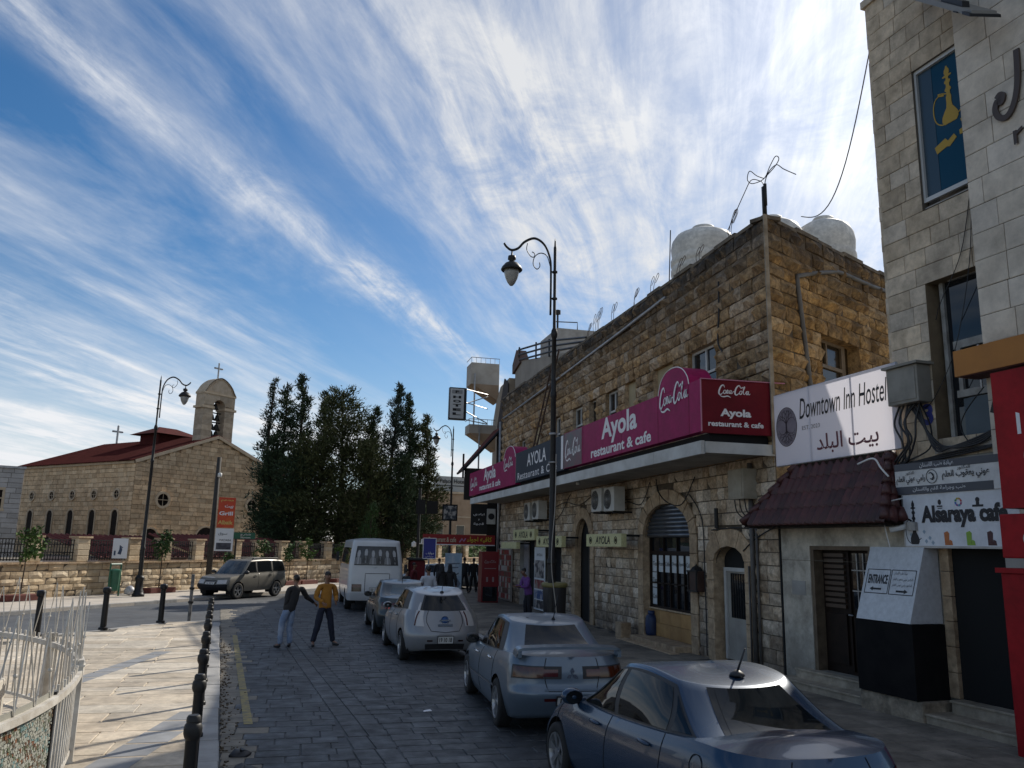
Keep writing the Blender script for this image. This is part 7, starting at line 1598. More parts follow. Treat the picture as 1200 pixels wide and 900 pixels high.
        for r_ in range(len(rings)):
            b0 = base+(r_-1)*N2 if r_ else base-N2; b1 = base+r_*N2
            fs += [(b0+i, b0+(i+1) % N2, b1+(i+1) % N2, b1+i) for i in range(N2)]
        fs.append(tuple(base+(len(rings)-1)*N2+i for i in range(N2)))
        g.add(V, fs); go = g.build("roof", roofm or m, t, True, local=True); sharp(go.data, 85)
        # wheel housings, wheels
        for y0 in wy:
            for sg in (-1, 1):
                w = MB()
                xo = sg*(c.h2*.985); n = 18
                pts = [(y0+R*cos(pi*k/n), P['wr']+R*sin(pi*k/n)) for k in range(-2, n+3)]
                for (a, z), (a2, z2) in zip(pts, pts[1:]): w.quad((xo*.97, a, z), (xo*.97, a2, z2), (xo*.62, a2, z2), (xo*.62, a, z))
                w.add([(xo*.62, a, z) for a, z in pts], [tuple(range(len(pts)))]); w.build("wheel_housing", SEAM, t, local=True)
    def wheels(c, t, rimm=ALLOY, spokes=7, dark=BLACK, steer=0, style='spoke'):
        P = c.P; L = P['L']; r = P['wr']; tw = P.get('tw', .20)
        for y0 in (-L/2+P['ro'], -L/2+P['ro']+P['wb']):
            for sg in (-1, 1):
                M = Matrix.Rotation(sg*pi/2, 3, 'Y'); cc = Vector((sg*(c.h2*.985-tw), y0, r)); b = MB()
                b.lathe([(r*.62, 0), (r*.93, .0), (r, .03), (r, tw-.03), (r*.95, tw-.005), (r*.72, tw+.004), (r*.66, tw-.012)], cc, 28, M=M, cap=False); wo = b.build("wheel", RUBBER, t, True, local=True)
                b = MB(); b.lathe([(r*.67, tw-.01), (r*.66, tw+.004), (r*.62, tw+.002), (r*.58, tw-.05)], cc, 28, M=M, cap=False)
                X = Vector((sg, 0, 0))
                for k in range(spokes):
                    for dd in ((-.11, .11) if style == 'twin' else (0,)):
                        a = 2*pi*k/spokes+.3; a0, a1 = a+dd*.6, a+dd; p0 = Vector((0, cos(a0), sin(a0)))*r*.10; p1 = Vector((0, cos(a1), sin(a1)))*r*.62; wd = r*(.10 if style == 'twin' else .15)
                        pv = Vector((0, -sin(a), cos(a))); o_ = cc+X*(tw-.022); b.add([o_+p0-pv*wd*.5, o_+p1-pv*wd*.62+X*.016, o_+p1+pv*wd*.62+X*.016, o_+p0+pv*wd*.5, o_+p0-pv*wd*.5-X*.03, o_+p1-pv*wd*.62-X*.02, o_+p1+pv*wd*.62-X*.02, o_+p0+pv*wd*.5-X*.03], [(0, 1, 2, 3), (0, 4, 5, 1), (3, 2, 6, 7)])
                b.lathe([(r*.16, tw-.03), (r*.15, tw-.005), (0, tw)], cc, 14, M=M); b.build("rim", rimm, wo, local=True)
                b = MB(); b.lathe([(r*.62, tw-.07), (0, tw-.07)], cc, 20, M=M); b.build("brake_disc", dark, wo, local=True)
    def mirror(c, t, m, y, zt=.15, sgs=(-1, 1)):
        for sg in sgs:
            p = c.hi(c.side(c.hi, sg, y, .08), .08); b = MB(); o = p+Vector((sg*.14, .02, .05))
            prof = []
            for j in range(7):
                a = -pi/2+pi*j/6
                for i in range(12):
                    th = 2*pi*i/12; prof.append(o+Vector((.12*cos(th)*abs(cos(a))**.5*sg, .075*sin(a), .085*sin(th)*abs(cos(a))**.5)))
            b.add(prof, [(j*12+i, j*12+(i+1) % 12, (j+1)*12+(i+1) % 12, (j+1)*12+i) for j in range(6) for i in range(12)]); b.tube([p+Vector((-sg*.02, .03, 0)), o+Vector((0, .02, -.04))], .03, 6); mo = b.build("wing_mirror", m, t, True, local=True)
            b = MB(); b.add([o+Vector((.095*cos(k*pi/6)*sg, -.072, .065*sin(k*pi/6))) for k in range(12)], [tuple(range(12))]); b.build("mirror_glass", CGLASS, mo, local=True)
    def handles(c, t, ys, m, tv=.86, sgs=(-1, 1)):
        for sg in sgs:
            for y in ys:
                s = c.side(c.low, sg, y, tv); p = c.low(s, tv); n = c.nrm(c.low, s, tv); b = MB(); b.tube([p+n*.01+Vector((0, -.10, 0)), p+n*.035+Vector((0, -.07, 0)), p+n*.04+Vector((0, .05, .004)), p+n*.01+Vector((0, .10, .006))], [.012, .016, .016, .012], 6); b.build("door_handle", m, t, True, local=True)
    def plate(c, t, y_end, z, txt, w=.46, h=.125, sg=-1, x=0):
        s = .5+x if sg < 0 else 4.5; best = min((abs(c.low(s, k/60).z-z), k/60) for k in range(61))[1]; p = c.low(s, best); n = c.nrm(c.low, s, best); u = Vector((1, 0, 0)) if sg < 0 else Vector((-1, 0, 0)); v = n.cross(u)*1; v = v if v.z > 0 else -v
        b = MB(); b.obox(p-u*w/2-v*h/2+n*.004, u*w, v*h, n*.012); po = b.build("number_plate", PLATE, t, local=True)
        b = MB()
        for e in (0, 1): b.obox(p-u*(w/2+.006)+v*(-h/2-.006+e*(h+.0))+n*.003, u*(w+.012), v*.012, n*.018); b.obox(p+u*(-w/2-.006+e*w)-v*h/2+n*.003, u*.012, v*h, n*.018)
        b.build("plate_frame", PLASTIC, po, local=True)
        k = text(txt, p-u*w*.40-v*h*.30+n*.018, u, v, n, w=w*.8, h=h*.6, m=BLACK, parent=None, bold=.02, depth=.001); bpy.data.objects[k.name].parent = po; return po
    def seams(c, t, ys, m=SEAM, t0=.12, sgs=(-1, 1)):
        for sg in sgs:
            for y, dy in ys: c.line(c.low, [(c.side(c.low, sg, y, t0), t0), (c.side(c.low, sg, y+dy*.4, .55), .55), (c.side(c.low, sg, y+dy, 1), 1)], .0005, .0045, m, "door_gap", t)
def car_thing(name, x, y, rz, label, cat): return thing(name, (x, y, .012), label, cat, None, rz)

# ---------------------------------------------------------------- the near blue-grey saloon
SEDAN = dict(L=4.38, W=1.73, H=1.425, ro=.985, wb=2.58, wr=.31, crown=.05, rearp=[(0, .16), (.2, .04), (.4, 0), (.55, .05), (.8, .07), (1, .12)], frontp=[(0, .18), (.25, .02), (.45, 0), (.7, .10), (1, .34)],
    widp=[(0, .90), (.15, .955), (.45, 1.0), (.72, .985), (.88, .955), (1, .90)], sill=[(0, .30), (.1, .22), (.5, .19), (.9, .2), (1, .26)], belt=[(0, .985), (.06, 1.03), (.16, 1.035), (.3, .985), (.5, .935), (.68, .915), (.74, .90), (.86, .81), (.95, .70), (1, .60)],
    gh=dict(r0=.115, r1=.272, f0=.79, f1=.59, w0=.875, w1=.67, arch=.085, cr=.19, taper=.10, bowr=.12, bowf=.2))
def sedan_common(c, t, m, win, handle_m):
    c.body(t, m)
    for sg in (-1, 1):
        for pts in win: c.sp(c.hi, sg, pts, .006, CGLASS, "side_window", t)
def frames_black(c, t, pts, off=.0035, sgs=(-1, 1)):
    for sg in sgs: c.sp(c.hi, sg, pts, off, PLASTIC, "window_surround", t, 12, 5)
P = dict(SEDAN); c = Car(P); pm = paint("blue_grey_car_paint", (.018, .046, .092), .20, .6)
t = car_thing("saloon_car", 3.77, 7.67, .054, "dark blue grey saloon car, the nearest of the parked row", "car"); hyu = t
c.body(t, pm)
frames_black(c, t, [(-1.40, .07), (1.06, .07), (.34, .93), (-.88, .93)])
for sg in (-1, 1):
    c.sp(c.hi, sg, [(.02, .10), (.97, .10), (.31, .89), (.02, .89)], .007, CGLASS, "side_window", t); c.sp(c.hi, sg, [(-.92, .10), (-.06, .10), (-.06, .89), (-.80, .86)], .007, CGLASS, "side_window", t); c.sp(c.hi, sg, [(-1.30, .14), (-.99, .12), (-.90, .78), (-.93, .74)], .007, CGLASS, "quarter_window", t)
c.patch(c.hi, [(.03, .05), (.97, .05), (.93, .95), (.07, .95)], .006, CGLASS, "rear_window", t, 12, 8); c.patch(c.hi, [(-.06, .02), (1.06, .02), (1.03, .975), (-.03, .975)], .003, CGLASS, "window_surround", t, 14, 8)
c.patch(c.hi, [(4.03, .04), (4.97, .04), (4.95, .95), (4.05, .95)], .006, CGLASS, "windscreen", t, 12, 8)
for sg, s0 in ((-1, (7.35, 8.24)), (1, (.76, 1.65))):
    c.patch(c.low, [(s0[0], .58), (s0[1], .60), (s0[1], .84), (s0[0], .83)], .006, TAILD, "tail_light", t, 10, 3)
c.line(c.low, [(.12, .98), (.13, .60), (.25, .45), (.75, .45), (.87, .60), (.88, .98)], .001, .005, SEAM, "boot_gap", t)
c.seams(t, [(1.35, -.02), (.05, -.04), (-.98, .0)]); c.handles(t, [.28, -.72], pm); c.mirror(t, pm, .95); c.wheels(t, ALLOY, 6, style='twin')
c.plate(t, -2.2, .55, "10 5512")
for sg in (-1,):
    s = c.side(c.low, sg, -1.52, .80); p = c.low(s, .80); n = c.nrm(c.low, s, .8); b = MB(); Mx = Vector((0, 0, 1)).rotation_difference(n).to_matrix(); b.tube([p+Mx @ Vector((.085*cos(k*pi/10), .085*sin(k*pi/10), .001)) for k in range(20)], .004, 4, closed=True); b.build("fuel_flap", SEAM, t, local=True)
p = c.hi(.5, 1.0)+Vector((.06, .22, .055)); b = MB(); b.lathe([(.07, 0), (.06, .025), (.02, .05), (0, .05)], p, 10); b.tube([p+Vector((0, 0, .03)), p+Vector((.05, -.06, .24))], [.011, .007], 6); b.build("aerial", PLASTIC, t, True, local=True)
for x in (-.60, .60): c.line(c.hi, [], 0, 0, PLASTIC, "x", t) if False else None

# ---------------------------------------------------------------- pale blue saloon with a boot spoiler
P = dict(SEDAN); P.update(L=4.55, W=1.76, H=1.44, ro=1.0, wb=2.63, wr=.325, rearp=[(0, .14), (.25, .03), (.42, 0), (.50, .06), (.75, .08), (1, .13)], belt=[(0, 1.02), (.05, 1.045), (.15, 1.04), (.3, .985), (.5, .93), (.68, .91), (.74, .90), (.86, .83), (.95, .74), (1, .62)], gh=dict(SEDAN['gh'], r0=.125, r1=.27, f0=.77, f1=.575, w0=.87, w1=.67))
c = Car(P); pm = paint("pale_blue_car_paint", (.12, .16, .205), .27, .55)
t = car_thing("saloon_car", 3.76, 13.08, -.042, "pale blue saloon car with a boot spoiler, second in the parked row", "car")
c.body(t, pm)
frames_black(c, t, [(-1.12, .07), (1.02, .07), (.28, .93), (-.84, .93)])
for sg in (-1, 1):
    c.sp(c.hi, sg, [(.02, .10), (.92, .10), (.25, .89), (.02, .89)], .007, CGLASS, "side_window", t); c.sp(c.hi, sg, [(-.90, .10), (-.06, .10), (-.06, .89), (-.66, .88)], .007, CGLASS, "side_window", t)
    c.sp(c.low, sg, [(-1.1, .40), (1.05, .40), (1.05, .44), (-1.1, .44)], .008, CHROME, "side_moulding", t, 16, 1)
c.patch(c.hi, [(.03, .05), (.97, .05), (.93, .95), (.07, .95)], .006, CGLASS, "rear_window", t, 12, 8); c.patch(c.hi, [(-.06, .02), (1.06, .02), (1.03, .975), (-.03, .975)], .003, CGLASS, "window_surround", t, 14, 8)
c.patch(c.hi, [(4.03, .04), (4.97, .04), (4.95, .95), (4.05, .95)], .006, CGLASS, "windscreen", t, 12, 8)
for a, b2, m_, nm in (((7.32, 8.10), (.66, .83), TAILO, "tail_light"), ((8.10, 8.30), (.68, .80), TAILR, "tail_light"), ((.90, 1.68), (.66, .83), TAILO, "tail_light"), ((.70, .90), (.68, .80), TAILR, "tail_light")):
    c.patch(c.low, [(a[0], b2[0]), (a[1], b2[0]), (a[1], b2[1]), (a[0], b2[1])], .007, m_, nm, t, 10, 3)
for a in ((7.26, 8.35), (.65, 1.74)): c.patch(c.low, [(a[0], .64), (a[1], .64), (a[1], .85), (a[0], .85)], .004, PLASTIC, "light_bezel", t, 12, 3)
for a in ((.10, .27), (.73, .90)): c.patch(c.low, [(a[0], .27), (a[1], .27), (a[1], .32), (a[0], .32)], .006, TAILR, "reflector", t, 4, 1)
c.line(c.low, [(.10, .98), (.13, .62), (.17, .44), (.83, .44), (.87, .62), (.90, .98)], .001, .006, SEAM, "boot_gap", t)
c.patch(c.low, [(.12, .44), (.88, .44), (.88, .47), (.12, .47)], .006, pm, "boot_lip", t, 10, 1)
b = MB(); e_ = c.low(.5, .72)+Vector((0, -.008, 0))
for k in range(3): a = pi/2+k*2*pi/3; d_ = Vector((cos(a), 0, sin(a))); n_ = Vector((-sin(a), 0, cos(a))); b.prism([(0, 0), (.045, .025), (.09, 0), (.045, -.025)], e_, d_, n_, (0, -1, 0), .006)
b.build("badge", CHROME, t, local=True)
b = MB(); S_ = spline([(-.74, -2.02, 1.05), (-.71, -2.10, 1.135), (-.55, -2.14, 1.16), (0, -2.19, 1.175), (.55, -2.14, 1.16), (.71, -2.10, 1.135), (.74, -2.02, 1.05)], 6)
for p_, q_ in zip(S_, S_[1:]):
    h_ = Vector((0, .20, .012)); d_ = Vector((0, 0, -.035)); b.add([p_, q_, q_+h_, p_+h_, p_+d_, q_+d_, q_+h_+d_*.6, p_+h_+d_*.6], [(0, 1, 2, 3), (4, 7, 6, 5), (0, 4, 5, 1), (3, 2, 6, 7)])
for x in (-.70, .70): b.box((x, -2.02, 1.07), (.05, .16, .09))
b.build("boot_spoiler", pm, t, local=True)
c.seams(t, [(1.35, -.02), (.05, -.04), (-.98, .0)]); c.handles(t, [.28, -.75], CHROME); c.mirror(t, PLASTIC, .95); c.wheels(t, ALLOY, 5, style='twin')
c.plate(t, -2.2, .50, "13 7741")
p = c.hi(.5, 1.0)+Vector((.10, .25, .055)); b = MB(); b.lathe([(.03, 0), (.02, .025), (0, .04)], p, 8); b.tube([p, p+Vector((.04, -.10, .36))], [.008, .005], 5); b.build("aerial", PLASTIC, t, True, local=True)
b = MB(); b.lathe([(.035, 0), (.03, .03), (0, .035)], c.hi(.25, 1.0)+Vector((-.1, .35, .04)), 8); b.build("roof_sensor", PLASTIC, t, True, local=True)

# ---------------------------------------------------------------- silver hatchback
P = dict(L=4.44, W=1.77, H=1.50, ro=.78, wb=2.70, wr=.315, crown=.03, cr=.42, taper=.09, bowr=.16, rearp=[(0, .10), (.2, .02), (.4, 0), (.55, .05), (.75, .13), (1, .24)], frontp=[(0, .18), (.25, .02), (.45, 0), (.7, .12), (1, .5)],
    widp=[(0, .90), (.15, .96), (.42, 1.0), (.7, .985), (.88, .94), (1, .87)], sill=[(0, .30), (.1, .22), (.5, .19), (.9, .2), (1, .26)], belt=[(0, 1.05), (.1, 1.08), (.2, 1.07), (.35, 1.02), (.55, .97), (.7, .95), (.8, .90), (.9, .78), (1, .62)],
    gh=dict(r0=.058, r1=.135, f0=.84, f1=.60, w0=.865, w1=.66, arch=.12, cr=.20, taper=.16, bowr=.14, bowf=.22))
c = Car(P); pm = paint("silver_car_paint", (.25, .26, .275), .28, .5)
t = car_thing("hatchback_car", 3.12, 20.12, .027, "silver rounded hatchback car with a dark rear window, behind the pale blue saloon", "car")
c.body(t, pm)
frames_black(c, t, [(-1.42, .08), (1.10, .08), (.42, .92), (-1.20, .92)])
for sg in (-1, 1):
    c.sp(c.hi, sg, [(.08, .11), (1.0, .11), (.38, .88), (.08, .88)], .007, CGLASS, "side_window", t); c.sp(c.hi, sg, [(-.95, .11), (0, .11), (0, .88), (-.85, .88)], .007, CGLASS, "side_window", t)
c.patch(c.hi, [(.02, .12), (.98, .12), (1.02, .92), (-.02, .92)], .006, CGLASS, "rear_window", t, 14, 8); c.patch(c.hi, [(-.12, .06), (1.12, .06), (1.16, .97), (-.16, .97)], .003, PLASTIC, "window_surround", t, 14, 8)
c.patch(c.hi, [(4.03, .04), (4.97, .04), (4.95, .95), (4.05, .95)], .006, CGLASS, "windscreen", t, 12, 8)
for a in ((7.55, 7.95), (1.05, 1.45)):
    c.patch(c.low, [(a[0]+.1*(a[0] > 5)-.0, .62), (a[1]-.0, .62), (a[1]-.12*(a[0] > 5), 1.0), (a[0], 1.0)], .006, TAILW, "tail_light", t, 6, 6); c.patch(c.hi, [(a[0]+.1, .0), (a[1]-.1, .0), (a[1]-.12, .55), (a[0]+.16, .55)], .008, TAILW, "tail_light", t, 5, 6)
    c.line(c.low, [(a[0]+.08, .64), (a[0]+.12, .98)], .012, .016, TAILR, "light_strip", t)
c.line(c.low, [(7.96, 1.0), (.02, .72) if False else (8.02, .72), (8.14, .50), (8.5, .46), (8.86, .50), (8.98, .72), (9.04, 1.0)], .001, .007, SEAM, "tailgate_gap", t)
b = MB(); e_ = c.low(.5, .78)+Vector((0, -.012, 0)); Mx = Vector((0, 0, 1)).rotation_difference(Vector((0, -1, .2)).normalized()).to_matrix(); b.lathe([(0, .012), (.06, .010), (.078, 0)], e_, 18, M=Mx); b.build("badge", mat("badge_blue", (.02, .07, .2), rough=.2, metal=.4), t, True, local=True)
b = MB(); b.lathe([(.075, 0), (.088, .014), (.094, 0)], e_, 18, M=Mx, cap=False); b.box(e_+Vector((0, -.02, 0)), (.24, .012, .03)); b.build("badge_ring", CHROME, t, local=True)
b = MB(); b.box(c.low(.5, .66)+Vector((0, -.01, 0)), (.32, .03, .05)); b.build("handle_strip", CHROME, t, local=True)
c.patch(c.low, [(.30, .24), (.70, .24), (.66, .44), (.34, .44)], .003, mat("plate_recess", (.22, .225, .235), rough=.4, metal=.3), "plate_recess", t, 6, 3)
c.patch(c.low, [(-.10, .02), (1.1, .02), (1.06, .16), (-.06, .16)], .005, PLASTIC, "bumper_insert", t, 12, 2)
for a in ((.02, .16), (.84, .98)): c.patch(c.low, [(a[0], .22), (a[1], .22), (a[1], .26), (a[0], .26)], .006, TAILD, "reflector", t, 4, 1)
c.plate(t, -2.2, .50, "19 10 18", w=.34, h=.16)
c.seams(t, [(1.30, -.02), (.10, -.04), (-.92, .0)]); c.handles(t, [.32, -.66], pm); c.mirror(t, pm, 1.05); c.wheels(t, ALLOY, 5, style='twin')
p = c.hi(.5, 1.0)+Vector((.05, .25, .05)); b = MB(); b.lathe([(.045, 0), (.035, .03), (0, .035)], p, 8); b.tube([p, p+Vector((.01, -.06, .22))], [.008, .005], 5); b.build("aerial", PLASTIC, t, True, local=True)
for x in (): b = MB(); b.tube([c.hi(.5, 1)+Vector((x, .2, .055)), c.hi(.5, 1)+Vector((x*1.02, .9, .095)), c.hi(.5, 1)+Vector((x, 1.6, .06))], .006, 4); b.build("roof_groove", SEAM, t, local=True)

# ---------------------------------------------------------------- dark grey saloon further on
P = dict(SEDAN); P.update(L=4.5, W=1.72, H=1.43, ro=1.0, wb=2.6); c = Car(P); pm = paint("dark_grey_car_paint", (.035, .046, .052), .28, .5)
t = car_thing("saloon_car", 3.02, 25.3, 0, "dark grey saloon car with a lit red tail light, in front of the silver hatchback", "car")
c.body(t, pm); frames_black(c, t, [(-1.22, .07), (1.02, .07), (.30, .93), (-.70, .93)])
for sg in (-1, 1): c.sp(c.hi, sg, [(.02, .10), (.92, .10), (.27, .89), (.02, .89)], .007, CGLASS, "side_window", t); c.sp(c.hi, sg, [(-1.0, .10), (-.06, .10), (-.06, .89), (-.68, .88)], .007, CGLASS, "side_window", t)
c.patch(c.hi, [(.03, .05), (.97, .05), (.93, .95), (.07, .95)], .006, mat("pale_car_glass", (.05, .075, .08), rough=.08, spec=.8), "rear_window", t, 12, 8); c.patch(c.hi, [(4.03, .04), (4.97, .04), (4.95, .95), (4.05, .95)], .006, CGLASS, "windscreen", t, 12, 8)
LIT = mat("lit_tail_light", (.5, .02, .02), rough=.2); LIT.node_tree.nodes["Principled BSDF"].inputs["Emission Color"].default_value = (1, .06, .05, 1); LIT.node_tree.nodes["Principled BSDF"].inputs["Emission Strength"].default_value = .5
c.patch(c.low, [(7.45, .60), (8.2, .62), (8.2, .86), (7.45, .84)], .006, TAILR, "tail_light", t, 8, 3); c.patch(c.low, [(7.75, .66), (8.05, .66), (8.05, .80), (7.75, .80)], .010, LIT, "brake_light", t, 5, 2); c.patch(c.low, [(.8, .62), (1.55, .60), (1.55, .84), (.8, .86)], .006, TAILR, "tail_light", t, 8, 3)
c.seams(t, [(1.35, -.02), (.05, -.04), (-.98, .0)]); c.handles(t, [.28, -.75], pm); c.mirror(t, PLASTIC, .95); c.wheels(t, ALLOY, 8); c.plate(t, -2.2, .62, "12 3390")
p = c.hi(.5, 1.0)+Vector((0, .3, .05)); b = MB(); b.tube([p, p+Vector((0, -.08, .25))], [.01, .006], 5); b.build("aerial", PLASTIC, t, True, local=True)

# ---------------------------------------------------------------- beige off-roader on the cross street
P = dict(L=4.35, W=1.75, H=1.66, ro=.90, wb=2.62, wr=.345, crown=.03, cr=.20, taper=.07, bowr=.05, bowf=.12, rearp=[(0, .08), (.3, 0), (.5, .03), (1, .06)], frontp=[(0, .14), (.25, .0), (.45, 0), (.7, .06), (1, .16)],
    widp=[(0, .92), (.2, .98), (.5, 1.0), (.8, .98), (1, .93)], sill=[(0, .42), (.1, .36), (.5, .32), (.9, .34), (1, .40)], belt=[(0, 1.10), (.2, 1.10), (.5, 1.07), (.68, 1.05), (.75, 1.02), (.9, .94), (.97, .88), (1, .80)],
    gh=dict(r0=.02, r1=.05, f0=.76, f1=.62, w0=.91, w1=.76, arch=.05, cr=.10, taper=.04, bowr=.04, bowf=.12))
c = Car(P); pm = paint("beige_car_paint", (.15, .14, .118), .35, .35); pm2 = mat("grey_cladding", (.075, .075, .07), rough=.6)
cx_, cy_ = -2.3, 39.7
t = car_thing("off_roader", cx_, cy_, pi-radians(36), "beige off-roader with dark bumper turning on the street below the church wall", "car")
c.body(t, pm)
frames_black(c, t, [(-2.0, .10), (1.0, .10), (.50, .92), (-1.92, .92)])
for sg in (-1, 1):
    c.sp(c.hi, sg, [(.05, .12), (.9, .12), (.45, .88), (.05, .88)], .007, CGLASS, "side_window", t); c.sp(c.hi, sg, [(-.95, .12), (-.05, .12), (-.05, .88), (-.95, .88)], .007, CGLASS, "side_window", t); c.sp(c.hi, sg, [(-1.95, .12), (-1.08, .12), (-1.08, .88), (-1.85, .88)], .007, CGLASS, "side_window", t)
    c.sp(c.hi, sg, [(-1.04, .08), (-.98, .08), (-.98, .93), (-1.04, .93)], .009, pm, "door_pillar", t, 2, 4)
    c.sp(c.low, sg, [(-1.9, .02), (1.9, .02), (1.9, .36), (-1.9, .36)], .0, pm2, "cladding", t, 20, 3) if False else None
c.patch(c.hi, [(4.0, .04), (5.0, .04), (4.98, .94), (4.02, .94)], .006, mat("clearer_glass", (.06, .075, .08), (.015, .018, .02), rough=.04, spec=1, scale=3), "windscreen", t, 12, 8); c.patch(c.hi, [(.0, .1), (1.0, .1), (.98, .92), (.02, .92)], .006, CGLASS, "rear_window", t, 8, 5)
c.patch(c.low, [(3.35, .0), (5.65, .0), (5.65, .50), (3.35, .50)], .022, mat("dark_bumper", (.012, .013, .017), rough=.7, spec=.15), "front_bumper", t, 24, 4)
c.patch(c.low, [(7.3, .05), (9.7, .05), (9.7, .45), (7.3, .45)], .03, MATS["dark_bumper"], "rear_bumper", t, 20, 3)
for a in ((3.55, 4.22), (4.78, 5.45)): c.patch(c.low, [(a[0], .56), (a[1], .56), (a[1], .84), (a[0], .84)], .012, TAILW, "headlight", t, 8, 3)
c.patch(c.low, [(4.27, .60), (4.73, .60), (4.73, .82), (4.27, .82)], .010, PLASTIC, "grille", t, 6, 3); c.line(c.low, [(4.28, .72), (4.72, .72)], .016, .012, CHROME, "grille_bar", t)
c.plate(t, 2.1, .66, "14 2276", w=.5, h=.11, sg=1)
c.seams(t, [(1.25, -.02), (0, -.0), (-1.02, .0)]); c.handles(t, [.2, -.8], PLASTIC); c.mirror(t, PLASTIC, .92); c.wheels(t, ALLOY, 5)
for sg in (-1, 1):
    b = MB(); b.tube([c.hi(.5, 1)+Vector((sg*.52, .25, .06)), c.hi(.5, 1)+Vector((sg*.52, .3, .10)), c.hi(.5, 1)+Vector((sg*.52, 2.0, .12)), c.hi(.5, 1)+Vector((sg*.52, 2.1, .06))], .022, 6); b.build("roof_rail", PLASTIC, t, True, local=True)
b = MB(); b.lathe([(.33, -.1), (.34, .08), (.30, .1), (0, .1)], c.low(.5, .72)+Vector((0, -.12, .05)), 20, M=Matrix.Rotation(pi/2, 3, 'X')); b.build("spare_wheel", RUBBER, t, True, local=True)

# ---------------------------------------------------------------- white minibus
P = dict(L=6.9, W=2.06, H=2.60, ro=1.55, wb=3.9, wr=.37, tw=.24, crown=.02, cr=.16, taper=.02, bowr=.05, bowf=.2, rearp=[(0, .06), (.15, 0), (.5, .01), (1, .05)], frontp=[(0, .1), (.3, 0), (1, .2)],
    widp=[(0, .97), (.2, 1.0), (.7, 1.0), (1, .985)], sill=[(0, .42), (.5, .38), (1, .4)], belt=[(0, 1.62), (.5, 1.58), (.9, 1.5), (1, 1.4)], gh=dict(r0=.006, r1=.03, f0=.965, f1=.88, w0=.985, w1=.86, arch=.03, cr=.18, taper=.02, bowr=.06, bowf=.2, pw=1.8), rcrown=.12)
c = Car(P); pm = mat("white_bus_paint", (.56, .57, .58), (.48, .49, .50), rough=.35, scale=1.2, coat=.5)
t = car_thing("minibus", 2.87, 34.85, 0, "white minibus with portrait photos across its rear window, driving away past the trees", "minibus")
c.body(t, pm)
for sg in (-1, 1): c.sp(c.hi, sg, [(-3.1, .10), (3.0, .10), (2.7, .72), (-3.05, .72)], .006, CGLASS, "side_window", t, 30, 4)
c.patch(c.hi, [(-.02, .08), (1.02, .08), (1.0, .80), (0, .80)], .005, PLASTIC, "window_surround", t, 14, 6); ro = c.patch(c.hi, [(.01, .11), (.99, .11), (.97, .77), (.03, .77)], .009, mat("bus_window", (.05, .052, .055), (.035, .036, .038), rough=.2, scale=2), "rear_window", t, 14, 6)
rn = random.Random(8); GRY = [mat("photo_grey_%s" % n, (v, v, v*1.02), rough=.4) for n, v in (("light", .38), ("mid", .2), ("dark", .03))]
def bus_pt(x, tt, off=.014): s = .5+x/(2*.82); return c.hi(s, tt)+c.nrm(c.hi, s, tt)*off
for k in range(6):
    x0 = -.70+k*.28; y0 = rn.uniform(-.03, .03)
    for m_, poly in ((GRY[2] if k % 2 else GRY[1], [(-.13, .14), (.13, .14), (.10, .36), (.04, .42), (-.05, .42), (-.11, .34)]), (GRY[0], [(-.05, .42), (.05, .42), (.065, .56), (.03, .66), (-.035, .66), (-.065, .56)]), (GRY[2], [(-.065, .60), (.065, .60), (.05, .72), (-.05, .72)]), (GRY[0] if k % 2 == 0 else GRY[1], [(-.02, .14), (.03, .14), (.02, .40), (-.02, .40)])):
        b = MB(); b.add([bus_pt(x0+px_, min(.76, pz_+y0), .012+.002*(m_ is GRY[0])) for px_, pz_ in poly], [tuple(range(len(poly)))]); b.build("portrait_print", m_, ro, local=True)
c.patch(c.low, [(.27, .24), (.80, .24), (.80, .80), (.27, .80)], .004, pm, "engine_lid", t, 8, 6); c.line(c.low, [(.27, .24), (.27, .80), (.80, .80), (.80, .24), (.27, .24)], .004, .010, SEAM, "lid_gap", t)
for a in ((-.06, .20), (.80, 1.06)): c.patch(c.low, [(a[0], .26), (a[1], .26), (a[1], .48), (a[0], .48)], .012, TAILD, "tail_light", t, 6, 3); c.patch(c.low, [(a[0]+.02, .38), (a[1]-.02, .38), (a[1]-.02, .47), (a[0]+.02, .47)], .016, TAILR, "light_lens", t, 6, 1)
c.patch(c.low, [(7.2, .0), (9.8, .0), (9.8, .22), (7.2, .22)], .03, mat("bus_bumper", (.42, .43, .44), rough=.5), "rear_bumper", t, 20, 2); c.plate(t, -3.4, .80, "50 1127", w=.44, h=.14)
c.wheels(t, STEEL, 8, steer=0)
for q_ in (((1.14, -3.1, 1.55), (.12, .06, .34)), ((-1.14, 2.9, 1.9), (.12, .1, .4))): b = MB(); b.box(*q_); b.build("wing_mirror", PLASTIC, t, local=True)
